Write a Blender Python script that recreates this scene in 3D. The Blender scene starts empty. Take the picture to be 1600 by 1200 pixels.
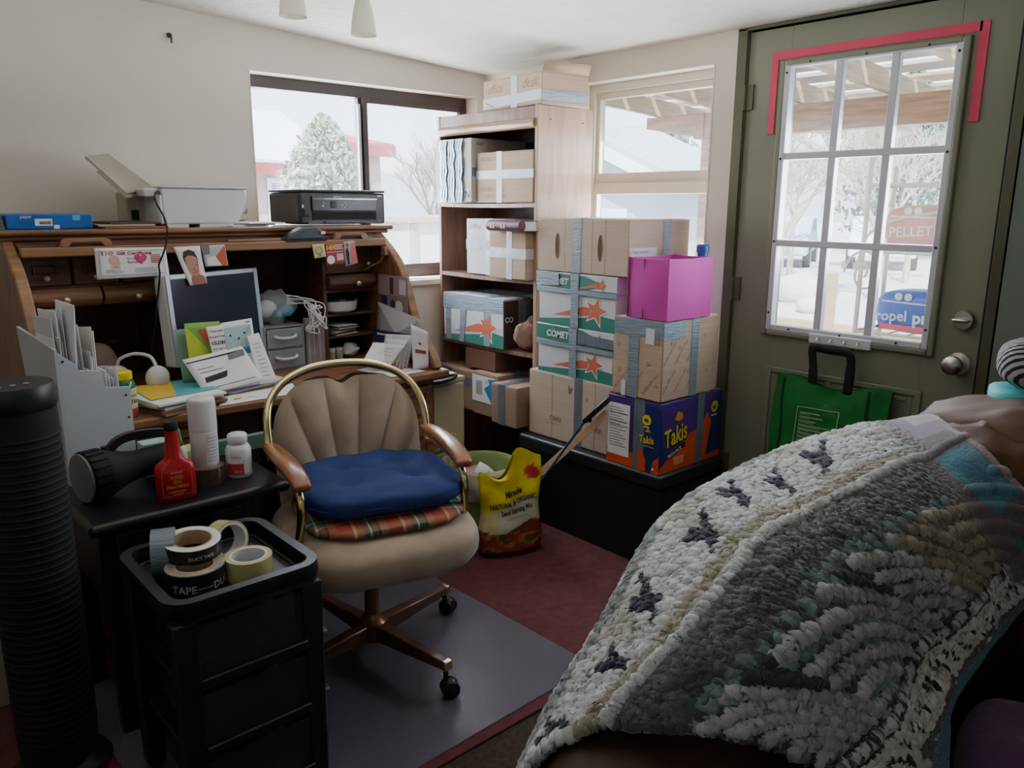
import bpy, math, random
import numpy as np
from math import sin, cos, pi, radians as R
from mathutils import Vector, Matrix, Euler, noise as mnoise
random.seed(7)
C = bpy.context.scene.collection
ZL = (0, 0, 0)

# ---------------------------------------------------------------- materials
def srgb(c):
    if isinstance(c, str):
        c = [int(c[i:i + 2], 16) / 255 for i in (0, 2, 4)]
    return tuple(x / 12.92 if x <= .04045 else ((x + .055) / 1.055) ** 2.4 for x in c) + (1,)

def mat(name, col, rough=.6, metal=0., var=.08, vs=6., bump=0., bs=60., stretch=None, alpha=1., trans=0., coat=0., emit=0., col2=None, thresh=None, sheen=0., spec=None, detail=4):
    m = bpy.data.materials.new(name); m.use_nodes = True
    nt = m.node_tree; n = nt.nodes; l = nt.links
    b = n['Principled BSDF']
    c = srgb(col)
    b.inputs['Roughness'].default_value = rough
    b.inputs['Metallic'].default_value = metal
    b.inputs['Coat Weight'].default_value = coat
    b.inputs['Sheen Weight'].default_value = sheen
    if spec is not None: b.inputs['Specular IOR Level'].default_value = spec
    if alpha < 1: b.inputs['Alpha'].default_value = alpha
    if trans: b.inputs['Transmission Weight'].default_value = trans
    tc = n.new('ShaderNodeTexCoord'); mp = n.new('ShaderNodeMapping')
    l.new(tc.outputs['Object'], mp.inputs['Vector'])
    if stretch: mp.inputs['Scale'].default_value = stretch
    nz = n.new('ShaderNodeTexNoise'); nz.inputs['Scale'].default_value = vs; nz.inputs['Detail'].default_value = detail
    l.new(mp.outputs[0], nz.inputs['Vector'])
    rp = n.new('ShaderNodeValToRGB')
    lo, hi = (thresh or (.3, .7))
    rp.color_ramp.elements[0].position = lo; rp.color_ramp.elements[1].position = hi
    if col2: c2 = srgb(col2); rp.color_ramp.elements[0].color = c2; rp.color_ramp.elements[1].color = c
    else:
        rp.color_ramp.elements[0].color = tuple(x * (1 - var) for x in c[:3]) + (1,)
        rp.color_ramp.elements[1].color = tuple(min(1, x * (1 + var)) for x in c[:3]) + (1,)
    l.new(nz.outputs['Fac'], rp.inputs['Fac']); l.new(rp.outputs['Color'], b.inputs['Base Color'])
    if emit:
        l.new(rp.outputs['Color'], b.inputs['Emission Color']); b.inputs['Emission Strength'].default_value = emit
    if bump:
        n2 = n.new('ShaderNodeTexNoise'); n2.inputs['Scale'].default_value = bs; n2.inputs['Detail'].default_value = 5
        l.new(mp.outputs[0], n2.inputs['Vector'])
        bp = n.new('ShaderNodeBump'); bp.inputs['Strength'].default_value = bump; bp.inputs['Distance'].default_value = .01
        l.new(n2.outputs['Fac'], bp.inputs['Height']); l.new(bp.outputs[0], b.inputs['Normal'])
    return m

def wood(name, c1, c2, rough=.45, axis='x', sc=1.):
    s = {'x': (1.2, 14, 14), 'y': (14, 1.2, 14), 'z': (14, 14, 1.2)}[axis]
    return mat(name, c1, rough=rough, col2=c2, vs=3.2 * sc, stretch=s, thresh=(.32, .68), bump=.08, bs=12, detail=6, coat=.12)

def vcol_mat(name, rough=.8, bump=0., bs=200., sheen=0.):
    m = bpy.data.materials.new(name); m.use_nodes = True
    n = m.node_tree.nodes; l = m.node_tree.links; b = n['Principled BSDF']
    a = n.new('ShaderNodeVertexColor'); a.layer_name = 'Col'
    nz = n.new('ShaderNodeTexNoise'); nz.inputs['Scale'].default_value = bs
    mx = n.new('ShaderNodeMix'); mx.data_type = 'RGBA'; mx.blend_type = 'MULTIPLY'; mx.inputs[0].default_value = .35
    l.new(a.outputs['Color'], mx.inputs[6]); l.new(nz.outputs['Color'], mx.inputs[7])
    l.new(a.outputs['Color'], b.inputs['Base Color'])
    b.inputs['Roughness'].default_value = rough; b.inputs['Sheen Weight'].default_value = sheen
    if bump:
        bp = n.new('ShaderNodeBump'); bp.inputs['Strength'].default_value = bump; bp.inputs['Distance'].default_value = .004
        l.new(nz.outputs['Fac'], bp.inputs['Height']); l.new(bp.outputs[0], b.inputs['Normal'])
    return m

def glass_mat(name, tint=(1, 1, 1), refl=.06, haze=.0):
    m = bpy.data.materials.new(name); m.use_nodes = True
    n = m.node_tree.nodes; l = m.node_tree.links; n.clear()
    o = n.new('ShaderNodeOutputMaterial'); t = n.new('ShaderNodeBsdfTransparent'); g = n.new('ShaderNodeBsdfGlossy')
    t.inputs[0].default_value = tuple(tint) + (1,); g.inputs['Roughness'].default_value = .02
    mx = n.new('ShaderNodeMixShader'); mx.inputs[0].default_value = refl
    nz = n.new('ShaderNodeTexNoise'); nz.inputs['Scale'].default_value = 3
    d = n.new('ShaderNodeBsdfTranslucent'); d.inputs[0].default_value = (.9, .93, 1, 1)
    m2 = n.new('ShaderNodeMixShader'); mr = n.new('ShaderNodeMath'); mr.operation = 'MULTIPLY'; mr.inputs[1].default_value = haze * 2
    l.new(nz.outputs['Fac'], mr.inputs[0]); l.new(mr.outputs[0], m2.inputs[0])
    l.new(t.outputs[0], mx.inputs[1]); l.new(g.outputs[0], mx.inputs[2])
    l.new(mx.outputs[0], m2.inputs[1]); l.new(d.outputs[0], m2.inputs[2]); l.new(m2.outputs[0], o.inputs[0])
    return m

# ---------------------------------------------------------------- mesh builder
class MB:
    def __init__(s): s.v = []; s.f = []; s.m = []; s.c = None
    def add(s, vs, fs, m=0, M=None):
        k = len(s.v)
        if M is not None: vs = [M @ Vector(p) for p in vs]
        s.v += [tuple(p) for p in vs]; s.f += [tuple(i + k for i in f) for f in fs]; s.m += [m] * len(fs)
        return s
    def box(s, x0, x1, y0, y1, z0, z1, m=0, M=None):
        vs = [(x, y, z) for z in (z0, z1) for y in (y0, y1) for x in (x0, x1)]
        return s.add(vs, [(0, 2, 3, 1), (4, 5, 7, 6), (0, 1, 5, 4), (2, 6, 7, 3), (0, 4, 6, 2), (1, 3, 7, 5)], m, M)
    def quad(s, a, b, c, d, m=0): return s.add([a, b, c, d], [(0, 1, 2, 3)], m)
    def lathe(s, prof, n=28, m=0, c=(0, 0, 0), M=None, cap=True, sx=1, sy=1):
        vs = []; fs = []
        for r, z in prof:
            for i in range(n):
                a = 2 * pi * i / n; vs.append((c[0] + r * cos(a) * sx, c[1] + r * sin(a) * sy, c[2] + z))
        for j in range(len(prof) - 1):
            for i in range(n):
                k = (i + 1) % n; fs.append((j * n + i, j * n + k, (j + 1) * n + k, (j + 1) * n + i))
        if cap:
            fs.append(tuple(reversed(range(n)))); q = (len(prof) - 1) * n; fs.append(tuple(q + i for i in range(n)))
        return s.add(vs, fs, m, M)
    def cyl(s, a, b, r, r2=None, n=20, m=0, cap=True):
        a = Vector(a); b = Vector(b); d = b - a; M = Matrix.Translation(a) @ d.to_track_quat('Z', 'Y').to_matrix().to_4x4()
        return s.lathe([(r, 0), (r if r2 is None else r2, d.length)], n, m, M=M, cap=cap)
    def sweep(s, pts, sec, m=0, closed=False, cap=True, up=(0, 0, 1), scl=None):
        pts = [Vector(p) for p in pts]; n = len(pts); k = len(sec); vs = []; up = Vector(up); px = None
        for i, p in enumerate(pts):
            if closed: t = pts[(i + 1) % n] - pts[i - 1]
            else: t = pts[min(i + 1, n - 1)] - pts[max(i - 1, 0)]
            t.normalize()
            if px is None:
                x = t.cross(up)
                if x.length < 1e-3: x = t.cross(Vector((1, 0, 0)))
            else: x = px - t * px.dot(t)
            x.normalize(); px = x; y = x.cross(t) * -1
            q = scl[i] if scl else 1
            for a, b in sec: vs.append(p + x * a * q + y * b * q)
        fs = []
        for i in range(n if closed else n - 1):
            j = (i + 1) % n
            for a in range(k):
                b = (a + 1) % k; fs.append((i * k + a, i * k + b, j * k + b, j * k + a))
        if cap and not closed: fs.append(tuple(reversed(range(k)))); fs.append(tuple((n - 1) * k + i for i in range(k)))
        return s.add(vs, fs, m)
    def tube(s, pts, r, n=10, m=0, closed=False, scl=None):
        return s.sweep(pts, [(r * cos(2 * pi * i / n), r * sin(2 * pi * i / n)) for i in range(n)], m, closed, scl=scl)
    def prism(s, poly, ax, a, b, m=0, M=None):
        def P(u, v, w): return {'x': (w, u, v), 'y': (u, w, v), 'z': (u, v, w)}[ax]
        n = len(poly); vs = [P(u, v, a) for u, v in poly] + [P(u, v, b) for u, v in poly]
        fs = [tuple(range(n))[::-1], tuple(range(n, 2 * n))] + [(i, (i + 1) % n, n + (i + 1) % n, n + i) for i in range(n)]
        return s.add(vs, fs, m, M)
    def grid(s, fn, nu, nv, m=0, wrap=False):
        vs = [fn(i / nu, j / nv) for j in range(nv + 1) for i in range(nu + 1)]
        fs = [(j * (nu + 1) + i, j * (nu + 1) + i + 1, (j + 1) * (nu + 1) + i + 1, (j + 1) * (nu + 1) + i) for j in range(nv) for i in range(nu)]
        return s.add(vs, fs, m)
    def ell(s, c, r, n=20, k=12, m=0, M=None, e=1.):
        vs = []; fs = []
        def pw(x): return math.copysign(abs(x) ** e, x)
        for j in range(k + 1):
            t = -pi / 2 + pi * j / k
            for i in range(n):
                a = 2 * pi * i / n; vs.append((c[0] + r[0] * pw(cos(t)) * pw(cos(a)), c[1] + r[1] * pw(cos(t)) * pw(sin(a)), c[2] + r[2] * pw(sin(t))))
        for j in range(k):
            for i in range(n):
                b = (i + 1) % n; fs.append((j * n + i, j * n + b, (j + 1) * n + b, (j + 1) * n + i))
        return s.add(vs, fs, m, M)
    def build(s, name, mats, parent=None, loc=ZL, rot=ZL, bevel=0., seg=2, smooth=True, sub=0, ang=35, solid=0., merge=False):
        me = bpy.data.meshes.new(name); me.from_pydata(s.v, [], s.f)
        if not isinstance(mats, (list, tuple)): mats = [mats]
        for q in mats: me.materials.append(q)
        me.polygons.foreach_set('material_index', s.m)
        if merge:
            import bmesh
            b = bmesh.new(); b.from_mesh(me); bmesh.ops.remove_doubles(b, verts=b.verts, dist=1e-5); b.to_mesh(me); b.free()
        if smooth:
            me.polygons.foreach_set('use_smooth', [True] * len(me.polygons))
            if not sub: me.set_sharp_from_angle(angle=R(ang))
        me.update(); me.validate()
        o = bpy.data.objects.new(name, me); C.objects.link(o); o.location = loc; o.rotation_euler = rot
        if parent is not None: o.parent = parent
        if solid: q = o.modifiers.new('s', 'SOLIDIFY'); q.thickness = solid
        if bevel:
            q = o.modifiers.new('b', 'BEVEL'); q.width = bevel; q.segments = seg; q.limit_method = 'ANGLE'; q.angle_limit = R(40); q.harden_normals = False
        if sub: q = o.modifiers.new('u', 'SUBSURF'); q.levels = sub; q.render_levels = sub
        return o

def tag(o, label=None, cat=None, group=None, kind=None):
    if label: o['label'] = label
    if cat: o['category'] = cat
    if group: o['group'] = group
    if kind: o['kind'] = kind
    return o
def thing(name, label, cat, loc=ZL, rz=0., group=None, rot=None):
    o = bpy.data.objects.new(name, None); C.objects.link(o); o.location = loc; o.rotation_euler = rot or (0, 0, rz)
    o.empty_display_size = .05
    return tag(o, label, cat, group)
def struct(mb, name, m, **k):
    o = mb.build(name, m, **k); o['kind'] = 'structure'; return o
def copy_tree(o, parent=None):
    c = o.copy(); C.objects.link(c)
    if parent is not None: c.parent = parent
    for ch in list(o.children): copy_tree(ch, c)
    return c

def frame(o, ux, uy):
    ux = Vector(ux).normalized(); uy = Vector(uy).normalized(); uz = ux.cross(uy)
    M = Matrix((ux, uy, uz)).transposed().to_4x4(); M.translation = Vector(o); return M
FX = ((0, -1, 0), (0, 0, 1))      # readable on a face turned to -X
FY = ((1, 0, 0), (0, 0, 1))       # readable on a face turned to -Y
def text_into(mb, s, size, o, f, m=0, bold=0., shear=0., align='LEFT', sx=1., lift=.0008, thick=0., rot=0.):
    cu = bpy.data.curves.new('t', 'FONT'); cu.body = s; cu.size = size; cu.shear = shear; cu.offset = bold * size; cu.extrude = thick
    cu.align_x = align; cu.resolution_u = 2; cu.fill_mode = 'FRONT' if not thick else 'BOTH'
    ob = bpy.data.objects.new('t', cu); C.objects.link(ob)
    dg = bpy.context.evaluated_depsgraph_get(); dg.update()
    me = bpy.data.meshes.new_from_object(ob.evaluated_get(dg))
    M = frame(o, *f) @ Matrix.Translation((0, 0, lift)) @ Matrix.Rotation(rot, 4, 'Z') @ Matrix.Diagonal((sx, 1, 1, 1))
    mb.add([tuple(v.co) for v in me.vertices], [tuple(p.vertices) for p in me.polygons], m, M)
    bpy.data.objects.remove(ob); bpy.data.curves.remove(cu); bpy.data.meshes.remove(me)
    return mb
def flat(mb, poly, o, f, m=0, lift=.0006):
    M = frame(o, *f) @ Matrix.Translation((0, 0, lift)); mb.add([(x, y, 0) for x, y in poly], [tuple(range(len(poly)))], m, M); return mb
def rect(mb, x0, y0, x1, y1, o, f, m=0, lift=.0006): return flat(mb, [(x0, y0), (x1, y0), (x1, y1), (x0, y1)], o, f, m, lift)
def disc(mb, cx, cy, r, o, f, m=0, lift=.0006, n=24, ry=None): return flat(mb, [(cx + r * cos(2 * pi * i / n), cy + (ry or r) * sin(2 * pi * i / n)) for i in range(n)], o, f, m, lift)
def spline(pts, n=8, closed=False):
    pts = [Vector(p) for p in pts]; out = []; N = len(pts)
    for i in range(N if closed else N - 1):
        if closed: a, b, c, d = pts[i - 1], pts[i], pts[(i + 1) % N], pts[(i + 2) % N]
        else: a, b, c, d = pts[max(i - 1, 0)], pts[i], pts[i + 1], pts[min(i + 2, N - 1)]
        for k in range(n):
            t = k / n; out.append(.5 * ((2 * b) + (c - a) * t + (2 * a - 5 * b + 4 * c - d) * t * t + (3 * b - a - 3 * c + d) * t ** 3))
    if not closed: out.append(pts[-1])
    return out
def vcolor(o, cols):
    a = o.data.color_attributes.new('Col', 'FLOAT_COLOR', 'POINT'); a.data.foreach_set('color', np.asarray(cols, dtype=np.float32).ravel())

# ---------------------------------------------------------------- palette
M = {}
M['wall'] = mat('painted_wall', 'dad5cc', .85, var=.03, vs=2, bump=.05, bs=90)
M['wallB'] = mat('painted_wall_warm', 'd8d0c2', .85, var=.03, vs=2, bump=.05, bs=90)
M['white_trim'] = mat('cream_paint', 'ddd6c8', .6, var=.03)
M['ceil'] = mat('textured_ceiling', 'd8d4cc', .9, var=.05, vs=9, bump=.9, bs=22)
M['floor'] = mat('brown_carpet', '4a3a2c', .95, col2='2c2119', vs=60, bump=.5, bs=300)
M['rug'] = mat('maroon_rug', '5a2a30', .95, var=.25, vs=30, bump=.4, bs=300)
M['olive'] = mat('olive_door_paint', '7c7f6c', .5, var=.05, vs=3, bump=.04, bs=120)
M['olive_d'] = mat('dark_olive_paint', '55563f', .55, var=.3, vs=5, stretch=(1, 1, .4))
M['panel'] = mat('grey_green_panel', '6a756c', .6, var=.08, vs=3)
M['bronze'] = mat('bronze_frame', '4d4548', .45, metal=.3, var=.05)
M['whiteframe'] = mat('white_lite_frame', 'c9ccd4', .4, var=.04)
M['oak'] = wood('oak_wood', '94684a', '69452f', axis='x')
M['oakz'] = wood('oak_wood_upright', '8c6248', '654432', axis='z')
M['oakl'] = wood('light_oak_rail', '9a7454', '775539', axis='x')
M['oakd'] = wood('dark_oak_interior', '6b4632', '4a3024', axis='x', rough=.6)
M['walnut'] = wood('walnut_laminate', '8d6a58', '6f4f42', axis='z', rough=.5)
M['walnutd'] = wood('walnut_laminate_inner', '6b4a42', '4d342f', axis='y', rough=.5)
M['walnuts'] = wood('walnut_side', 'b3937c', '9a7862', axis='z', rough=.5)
M['card'] = mat('cardboard', 'b59c86', .85, var=.07, vs=4, stretch=(1, 1, 30), bump=.03, bs=40)
M['card2'] = mat('pale_cardboard', 'b8a594', .85, var=.06, vs=4, stretch=(1, 1, 30), bump=.03, bs=40)
M['cardd'] = mat('dark_cardboard', '967c69', .85, var=.08, vs=4, stretch=(1, 1, 30))
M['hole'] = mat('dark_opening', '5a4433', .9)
M['duct'] = mat('silver_duct_tape', '8fa0ae', .35, metal=.35, var=.14, vs=9, stretch=(1, 1, 8), bump=.3, bs=25)
M['ductb'] = mat('grey_duct_tape', '6f7a86', .4, metal=.25, var=.14, vs=9, stretch=(8, 8, 1), bump=.25, bs=25)
M['paper'] = mat('white_paper', 'e2e3e6', .8, var=.03)
M['paper2'] = mat('grey_white_paper', 'cccfd7', .8, var=.05)
M['white'] = mat('white_plastic', 'd2d4d8', .35, var=.02)
M['cream'] = mat('cream_enamel', 'b7b096', .4, var=.03)
M['black'] = mat('black_plastic', '1b1c20', .35, var=.1)
M['blackm'] = mat('matte_black', '0d0e10', .75, var=.1)
M['navyblk'] = mat('black_lacquer', '181a22', .3, var=.1)
M['leatherblk'] = mat('black_leatherette', '1a1c20', .42, var=.15, vs=5, bump=.12, bs=160)
M['ink'] = mat('black_ink', '22222a', .7)
M['greyink'] = mat('grey_ink', '77777c', .8)
M['red'] = mat('red_plastic', 'b01a20', .3, var=.05)
M['redink'] = mat('red_ink', 'b04050', .7)
M['green'] = mat('green_plastic', '1f8038', .35)
M['yellow'] = mat('yellow_plastic', 'e0c41a', .4)
M['brass'] = mat('polished_brass', 'dccb98', .18, metal=1., var=.03)
M['chrome'] = mat('chrome', 'c9c9c9', .15, metal=1.)
M['nickel'] = mat('satin_nickel', 'c4c2bd', .3, metal=1.)
M['knob'] = mat('clear_knob', 'd8c4a8', .15, metal=.6)
M['taupe'] = mat('taupe_microsuede', 'a08e7b', .8, var=.2, vs=9, bump=.05, bs=50, sheen=.3)
M['navy'] = mat('navy_canvas', '16306c', .85, var=.12, vs=8, bump=.12, bs=30, sheen=.0)
M['brownl'] = mat('brown_leather', '583726', .6, var=.14, vs=4, bump=.12, bs=14, spec=.3)
M['brownb'] = mat('brown_leather_shaded', '3c281d', .5, var=.14, vs=4, bump=.12, bs=14)  # darker copy of the sofa leather, foreground dimness put into the colour
M['browndk'] = mat('dark_brown_leather', '2d2119', .45, var=.14, vs=4, bump=.12, bs=14)
M['glass'] = glass_mat('window_glass', (.97, .985, 1), .035, .012)
M['clear'] = mat('clear_plastic', 'c8d0d4', .2, alpha=.38)
M['smoke'] = mat('smoky_plastic', '3c4044', .22, alpha=.5)
# ================================================================ ROOM
def wall_x(name, x0, x1, y0, y1, z0, z1, holes, m):      # wall slab normal to x with rectangular holes (y0,y1,z0,z1)
    mb = MB(); ys = sorted({y0, y1, *[h[0] for h in holes], *[h[1] for h in holes]}); zs = sorted({z0, z1, *[h[2] for h in holes], *[h[3] for h in holes]})
    for a, b in zip(ys, ys[1:]):
        for c, d in zip(zs, zs[1:]):
            if any(h[0] <= a and b <= h[1] and h[2] <= c and d <= h[3] for h in holes): continue
            mb.box(x0, x1, a, b, c, d)
    return struct(mb, name, m)
def wall_y(name, y0, y1, x0, x1, z0, z1, holes, m):
    mb = MB(); xs = sorted({x0, x1, *[h[0] for h in holes], *[h[1] for h in holes]}); zs = sorted({z0, z1, *[h[2] for h in holes], *[h[3] for h in holes]})
    for a, b in zip(xs, xs[1:]):
        for c, d in zip(zs, zs[1:]):
            if any(h[0] <= a and b <= h[1] and h[2] <= c and d <= h[3] for h in holes): continue
            mb.box(a, b, y0, y1, c, d)
    return struct(mb, name, m)
struct(MB().box(-4.4, .16, -5.2, .16, -.12, 0), 'floor', M['floor'])
wall_y('wall_left', 0, .16, -4.4, .16, 0, 2.6, [(-1.276, -.052, 1.03, 1.943)], M['wall'])
wall_x('wall_right', 0, .14, -5.2, 0, 0, 2.6, [(-1.398, -.669, .86, 1.943), (-2.49, -1.512, 0, 2.036)], M['wallB'])
wall_y('wall_rear', -5.3, -5.2, -4.4, .16, 0, 2.6, [], M['wall'])
wall_x('wall_near', -4.5, -4.4, -5.2, .16, 0, 2.6, [], M['wall'])
cz = lambda x: 2.048 - .055 * x
mb = MB(); mb.add([(-4.6, -5.4, cz(-4.6)), (.16, -5.4, cz(.16)), (.16, .16, cz(.16)), (-4.6, .16, cz(-4.6)), (-4.6, -5.4, 2.75), (.5, -5.4, 2.7), (.5, .5, 2.7), (-4.6, .5, 2.75)],
    [(0, 3, 2, 1), (4, 5, 6, 7), (0, 1, 5, 4), (1, 2, 6, 5), (2, 3, 7, 6), (3, 0, 4, 7)])
struct(mb, 'ceiling', M['ceil'])
# panelling to the right of the door
struct(MB().box(-.012, -.0005, -5.2, -2.49, 0, 2.04).box(-.022, -.012, -3.75, -3.70, 0, 2.04), 'trim_1', M['panel'], bevel=.002)
# reveal liners
def liner(name, ax, a0, a1, z0, z1, d0, d1, m, t=.006):
    mb = MB()
    for (p, q, r, s_) in ((a0, a0 + t, z0, z1), (a1 - t, a1, z0, z1), (a0 + t, a1 - t, z1 - t, z1), (a0 + t, a1 - t, z0, z0 + t)):
        if ax == 'y': mb.box(p, q, d0, d1, r, s_)
        else: mb.box(d0, d1, p, q, r, s_)
    return struct(mb, name, m)
liner('trim_2', 'y', -1.276, -.052, 1.03, 1.943, -.002, .16, M['white_trim'])
liner('trim_3', 'x', -1.398, -.669, .86, 1.943, -.002, .14, M['white_trim'])
struct(MB().box(-1.29, -.04, -.03, -.002, 1.0, 1.03), 'trim_4', M['white_trim'], bevel=.004)
# --- window 1: bronze slider
def ring(mb, ax, a0, a1, z0, z1, w, d0, d1, m=0, wt=None, wb=None):
    wt = wt or w; wb = wb or w
    for (p, q, r, s_) in ((a0, a0 + w, z0, z1), (a1 - w, a1, z0, z1), (a0 + w, a1 - w, z1 - wt, z1), (a0 + w, a1 - w, z0, z0 + wb)):
        if ax == 'y': mb.box(p, q, d0, d1, r, s_, m)
        else: mb.box(d0, d1, p, q, r, s_, m)
    return mb
w1 = thing('window_1', None, None, (0, 0, 0)); w1['kind'] = 'structure'
mb = ring(MB(), 'y', -1.27, -.058, 1.036, 1.937, .022, .085, .14, wt=.05, wb=.045)
mb.box(-.70, -.655, .10, .13, 1.07, 1.90)
mb.build('window_frame', M['bronze'], w1, bevel=.002)
mb = ring(MB(), 'y', -.685, -.08, 1.075, 1.892, .026, .082, .10); mb.build('sash_frame', M['bronze'], w1, bevel=.002)
MB().box(-.71, -.695, .088, .10, 1.35, 1.86).box(-.712, -.70, .08, .09, 1.40, 1.85).build('weather_strip', M['whiteframe'], w1)
MB().box(-1.25, -.70, .118, .122, 1.08, 1.89).build('pane', M['glass'], w1)
MB().box(-.66, -.105, .090, .093, 1.10, 1.868).build('pane', M['glass'], w1)
mb = MB(); mb.tube(spline([(-.10, .075, 1.80), (-.118, .06, 1.835), (-.105, .055, 1.862), (-.088, .06, 1.84), (-.09, .07, 1.80)]), .006, 8); mb.box(-.115, -.08, .07, .082, 1.785, 1.81); mb.build('window_latch', M['bronze'], w1)
# --- window 2: cream single hung
w2 = thing('window_2', None, None, (0, 0, 0)); w2['kind'] = 'structure'
mb = ring(MB(), 'x', -1.392, -.675, .866, 1.937, .03, .07, .13, wt=.035); ring(mb, 'x', -1.362, -.705, 1.50, 1.902, .022, .085, .12, wt=.03, wb=.045)
ring(mb, 'x', -1.362, -.705, .896, 1.50, .022, .075, .11, wt=.05, wb=.04); mb.build('window_frame', M['white_trim'], w2, bevel=.002)
MB().box(.100, .103, -1.34, -.727, 1.545, 1.872).build('pane', M['glass'], w2)
MB().box(.090, .093, -1.34, -.727, .936, 1.45).build('pane', M['glass'], w2)
# --- door
d = thing('door_1', None, None, (0, 0, 0)); d['kind'] = 'structure'
Y0, Y1, ZA, ZB = -2.285, -1.718, .95, 1.893
mb = MB()
for a, b, c, e in ((-2.455, Y0, .01, 2.03), (Y1, -1.545, .01, 2.03), (Y0, Y1, ZB, 2.03), (Y0, Y1, .01, ZA)): mb.box(.004, .048, a, b, c, e)
mb.build('door_slab', M['olive'], d, bevel=.0015)
mb = MB()
ring(mb, 'x', -2.322, -1.683, .912, 1.914, .022, -.010, .006)
mb.build('lite_moulding', M['olive'], d, bevel=.006, seg=3)
mb = MB()
for (a, b) in ((-2.30, -2.03), (-1.98, -1.715)):
    for (w, dx) in ((.0, .007), (.03, .002)): ring(mb, 'x', a + w, b - w, .15 + w, .79 - w, .018, .004 - dx, .01)
ring(mb, 'x', -2.30, -1.715, .15, .79, .022, -.004, .01)
mb.build('raised_panels', M['olive'], d, bevel=.004, seg=2)
mb = ring(MB(), 'x', Y0 - .017, Y1 + .017, ZA - .017, ZB + .017, .022, -.008, .03)
for k in (1, 2):
    y = Y0 + (Y1 - Y0) * k / 3; mb.box(-.004, .026, y - .0135, y + .0135, ZA, ZB)
    z = ZA + (ZB - ZA) * k / 3; mb.box(-.005, .027, Y0, Y1, z - .0125, z + .0125)
mb.build('muntin_grid', M['whiteframe'], d, bevel=.003)
mb = MB()
for z in (1.00, 1.27, 1.57, 1.87):
    for y in (Y0 - .006, Y1 + .006): mb.cyl((-.008, y, z), (-.011, y, z), .004, n=8)
for y in (-1.8, -2.0, -2.2):
    for z in (ZA - .006, ZB + .006): mb.cyl((-.008, y, z), (-.011, y, z), .004, n=8)
mb.build('screws', M['blackm'], d)
MB().box(.012, .015, Y0, Y1, ZA, ZB).build('pane', M['glass'], d)
kn = MB(); kn.lathe([(.034, 0), (.036, .006), (.014, .012), (.012, .03), (.024, .038), (.031, .052), (.030, .066), (.018, .076), (.002, .078)], 28, M=frame((.004, -2.400, .902), (0, -1, 0), (0, 0, 1)))
kn.build('door_knob', M['nickel'], d)
db = MB(); db.lathe([(.032, 0), (.033, .01), (.028, .018), (.002, .02)], 28, M=frame((.004, -2.402, 1.045), (0, -1, 0), (0, 0, 1)))
db.ell((-.028, -2.400, 1.045), (.012, .026, .008), 16, 8, e=.8); db.build('deadbolt', M['nickel'], d)
for z in (1.80, 1.08, .35):
    mb = MB(); mb.cyl((-.006, -1.542, z - .045), (-.006, -1.542, z + .045), .007, n=10); mb.box(-.004, .004, -1.575, -1.544, z - .045, z + .045); mb.build('hinge', M['olive_d'], d)
mb = MB(); mb.box(-.012, .14, -1.542, -1.500, 0, 2.045).box(-.012, .14, -2.50, -2.462, 0, 2.045).box(-.012, .14, -2.50, -1.50, 2.036, 2.047)
mb.box(-.004, .01, -1.545, -1.541, 0, 2.03); struct(mb, 'trim_5', M['olive_d'], bevel=.003)
struct(MB().box(.05, .06, -2.465, -1.54, .0, .03).box(.0, .14, -2.465, -1.54, 0, .012), 'trim_6', M['bronze'])
struct(MB().box(-.0105, -.0012, -2.4625, -2.4565, 0.012, 2.03), 'gap_shade', M['blackm'])  # black strip standing in for the shade in the gap beside the door
# red tape on the door
mb = MB(); mb.box(-.0002, .0036, -2.345, -1.644, 1.920, 1.948).box(-.0002, .0036, -1.670, -1.644, 1.661, 1.920).box(-.0002, .0036, -2.366, -2.338, 1.658, 1.948)
tag(mb.build('masking_tape', mat('red_tape', 'd2405f', .6)), 'red masking tape stuck in three strips around the top of the door glass', 'tape')
# hooks on door
h = thing('hook_rail', 'white hook rail screwed on the door below its glass', 'hook rail', (-.001, -2.002, .905))
MB().box(-.014, .004, -.115, .115, 0, .036).build('backboard', M['white'], h, bevel=.003)
for y in (.075, .025, -.025, -.075):
    MB().tube(spline([(-.014, y, .022), (-.028, y, .020), (-.036, y, .010), (-.034, y, -.002), (-.026, y, -.004)], 4), .0028, 8).build('hook', M['nickel'], h)
# nail hook + switch-like plate on left wall
mb = MB(); mb.tube(spline([(-1.585, -.001, 2.03), (-1.585, -.018, 2.03), (-1.585, -.024, 2.015), (-1.585, -.02, 2.0)], 4), .004, 8); mb.cyl((-1.585, 0, 2.03), (-1.585, -.006, 2.03), .010, n=12)
tag(mb.build('wall_hook', M['bronze']), 'tiny dark hook in the bare wall above the white printer', 'hook')
tag(MB().box(-1.42, -1.335, -.008, -.0005, 1.33, 1.45).build('wall_plate', M['white_trim'], bevel=.003), 'cream outlet plate on the wall left of the slider window', 'wall plate')

# ================================================================ OUTSIDE
snow = mat('sunlit_gravel', 'cfc8bd', .95, var=.1, vs=1.2, bump=.2, bs=12)
G = -.3
mb = MB(); mb.grid(lambda u, v: (-40 + 120 * u, -50 + 120 * v, G), 8, 8); struct(mb, 'ground', snow)
hill = mat('hazy_hill', 'b9bfc6', 1., var=.06, vs=.03)
def ridge(name, pts, h0, m):
    mb = MB(); n = len(pts)
    mb.add([(x, y, G) for x, y, z in pts] + [(x, y, z) for x, y, z in pts], [(i, i + 1, n + i + 1, n + i) for i in range(n - 1)]); struct(mb, name, m)
rp = [(-20 + 4 * i, 75 - .5 * i, 7.5 + 2.2 * sin(i * .7) + 1.2 * sin(i * 1.9)) for i in range(26)] + [(84 - 1. * i, 60 - 4 * i, 7 + 1.6 * sin(i * .6) + 1. * sin(i * 1.7)) for i in range(30)]
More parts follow.
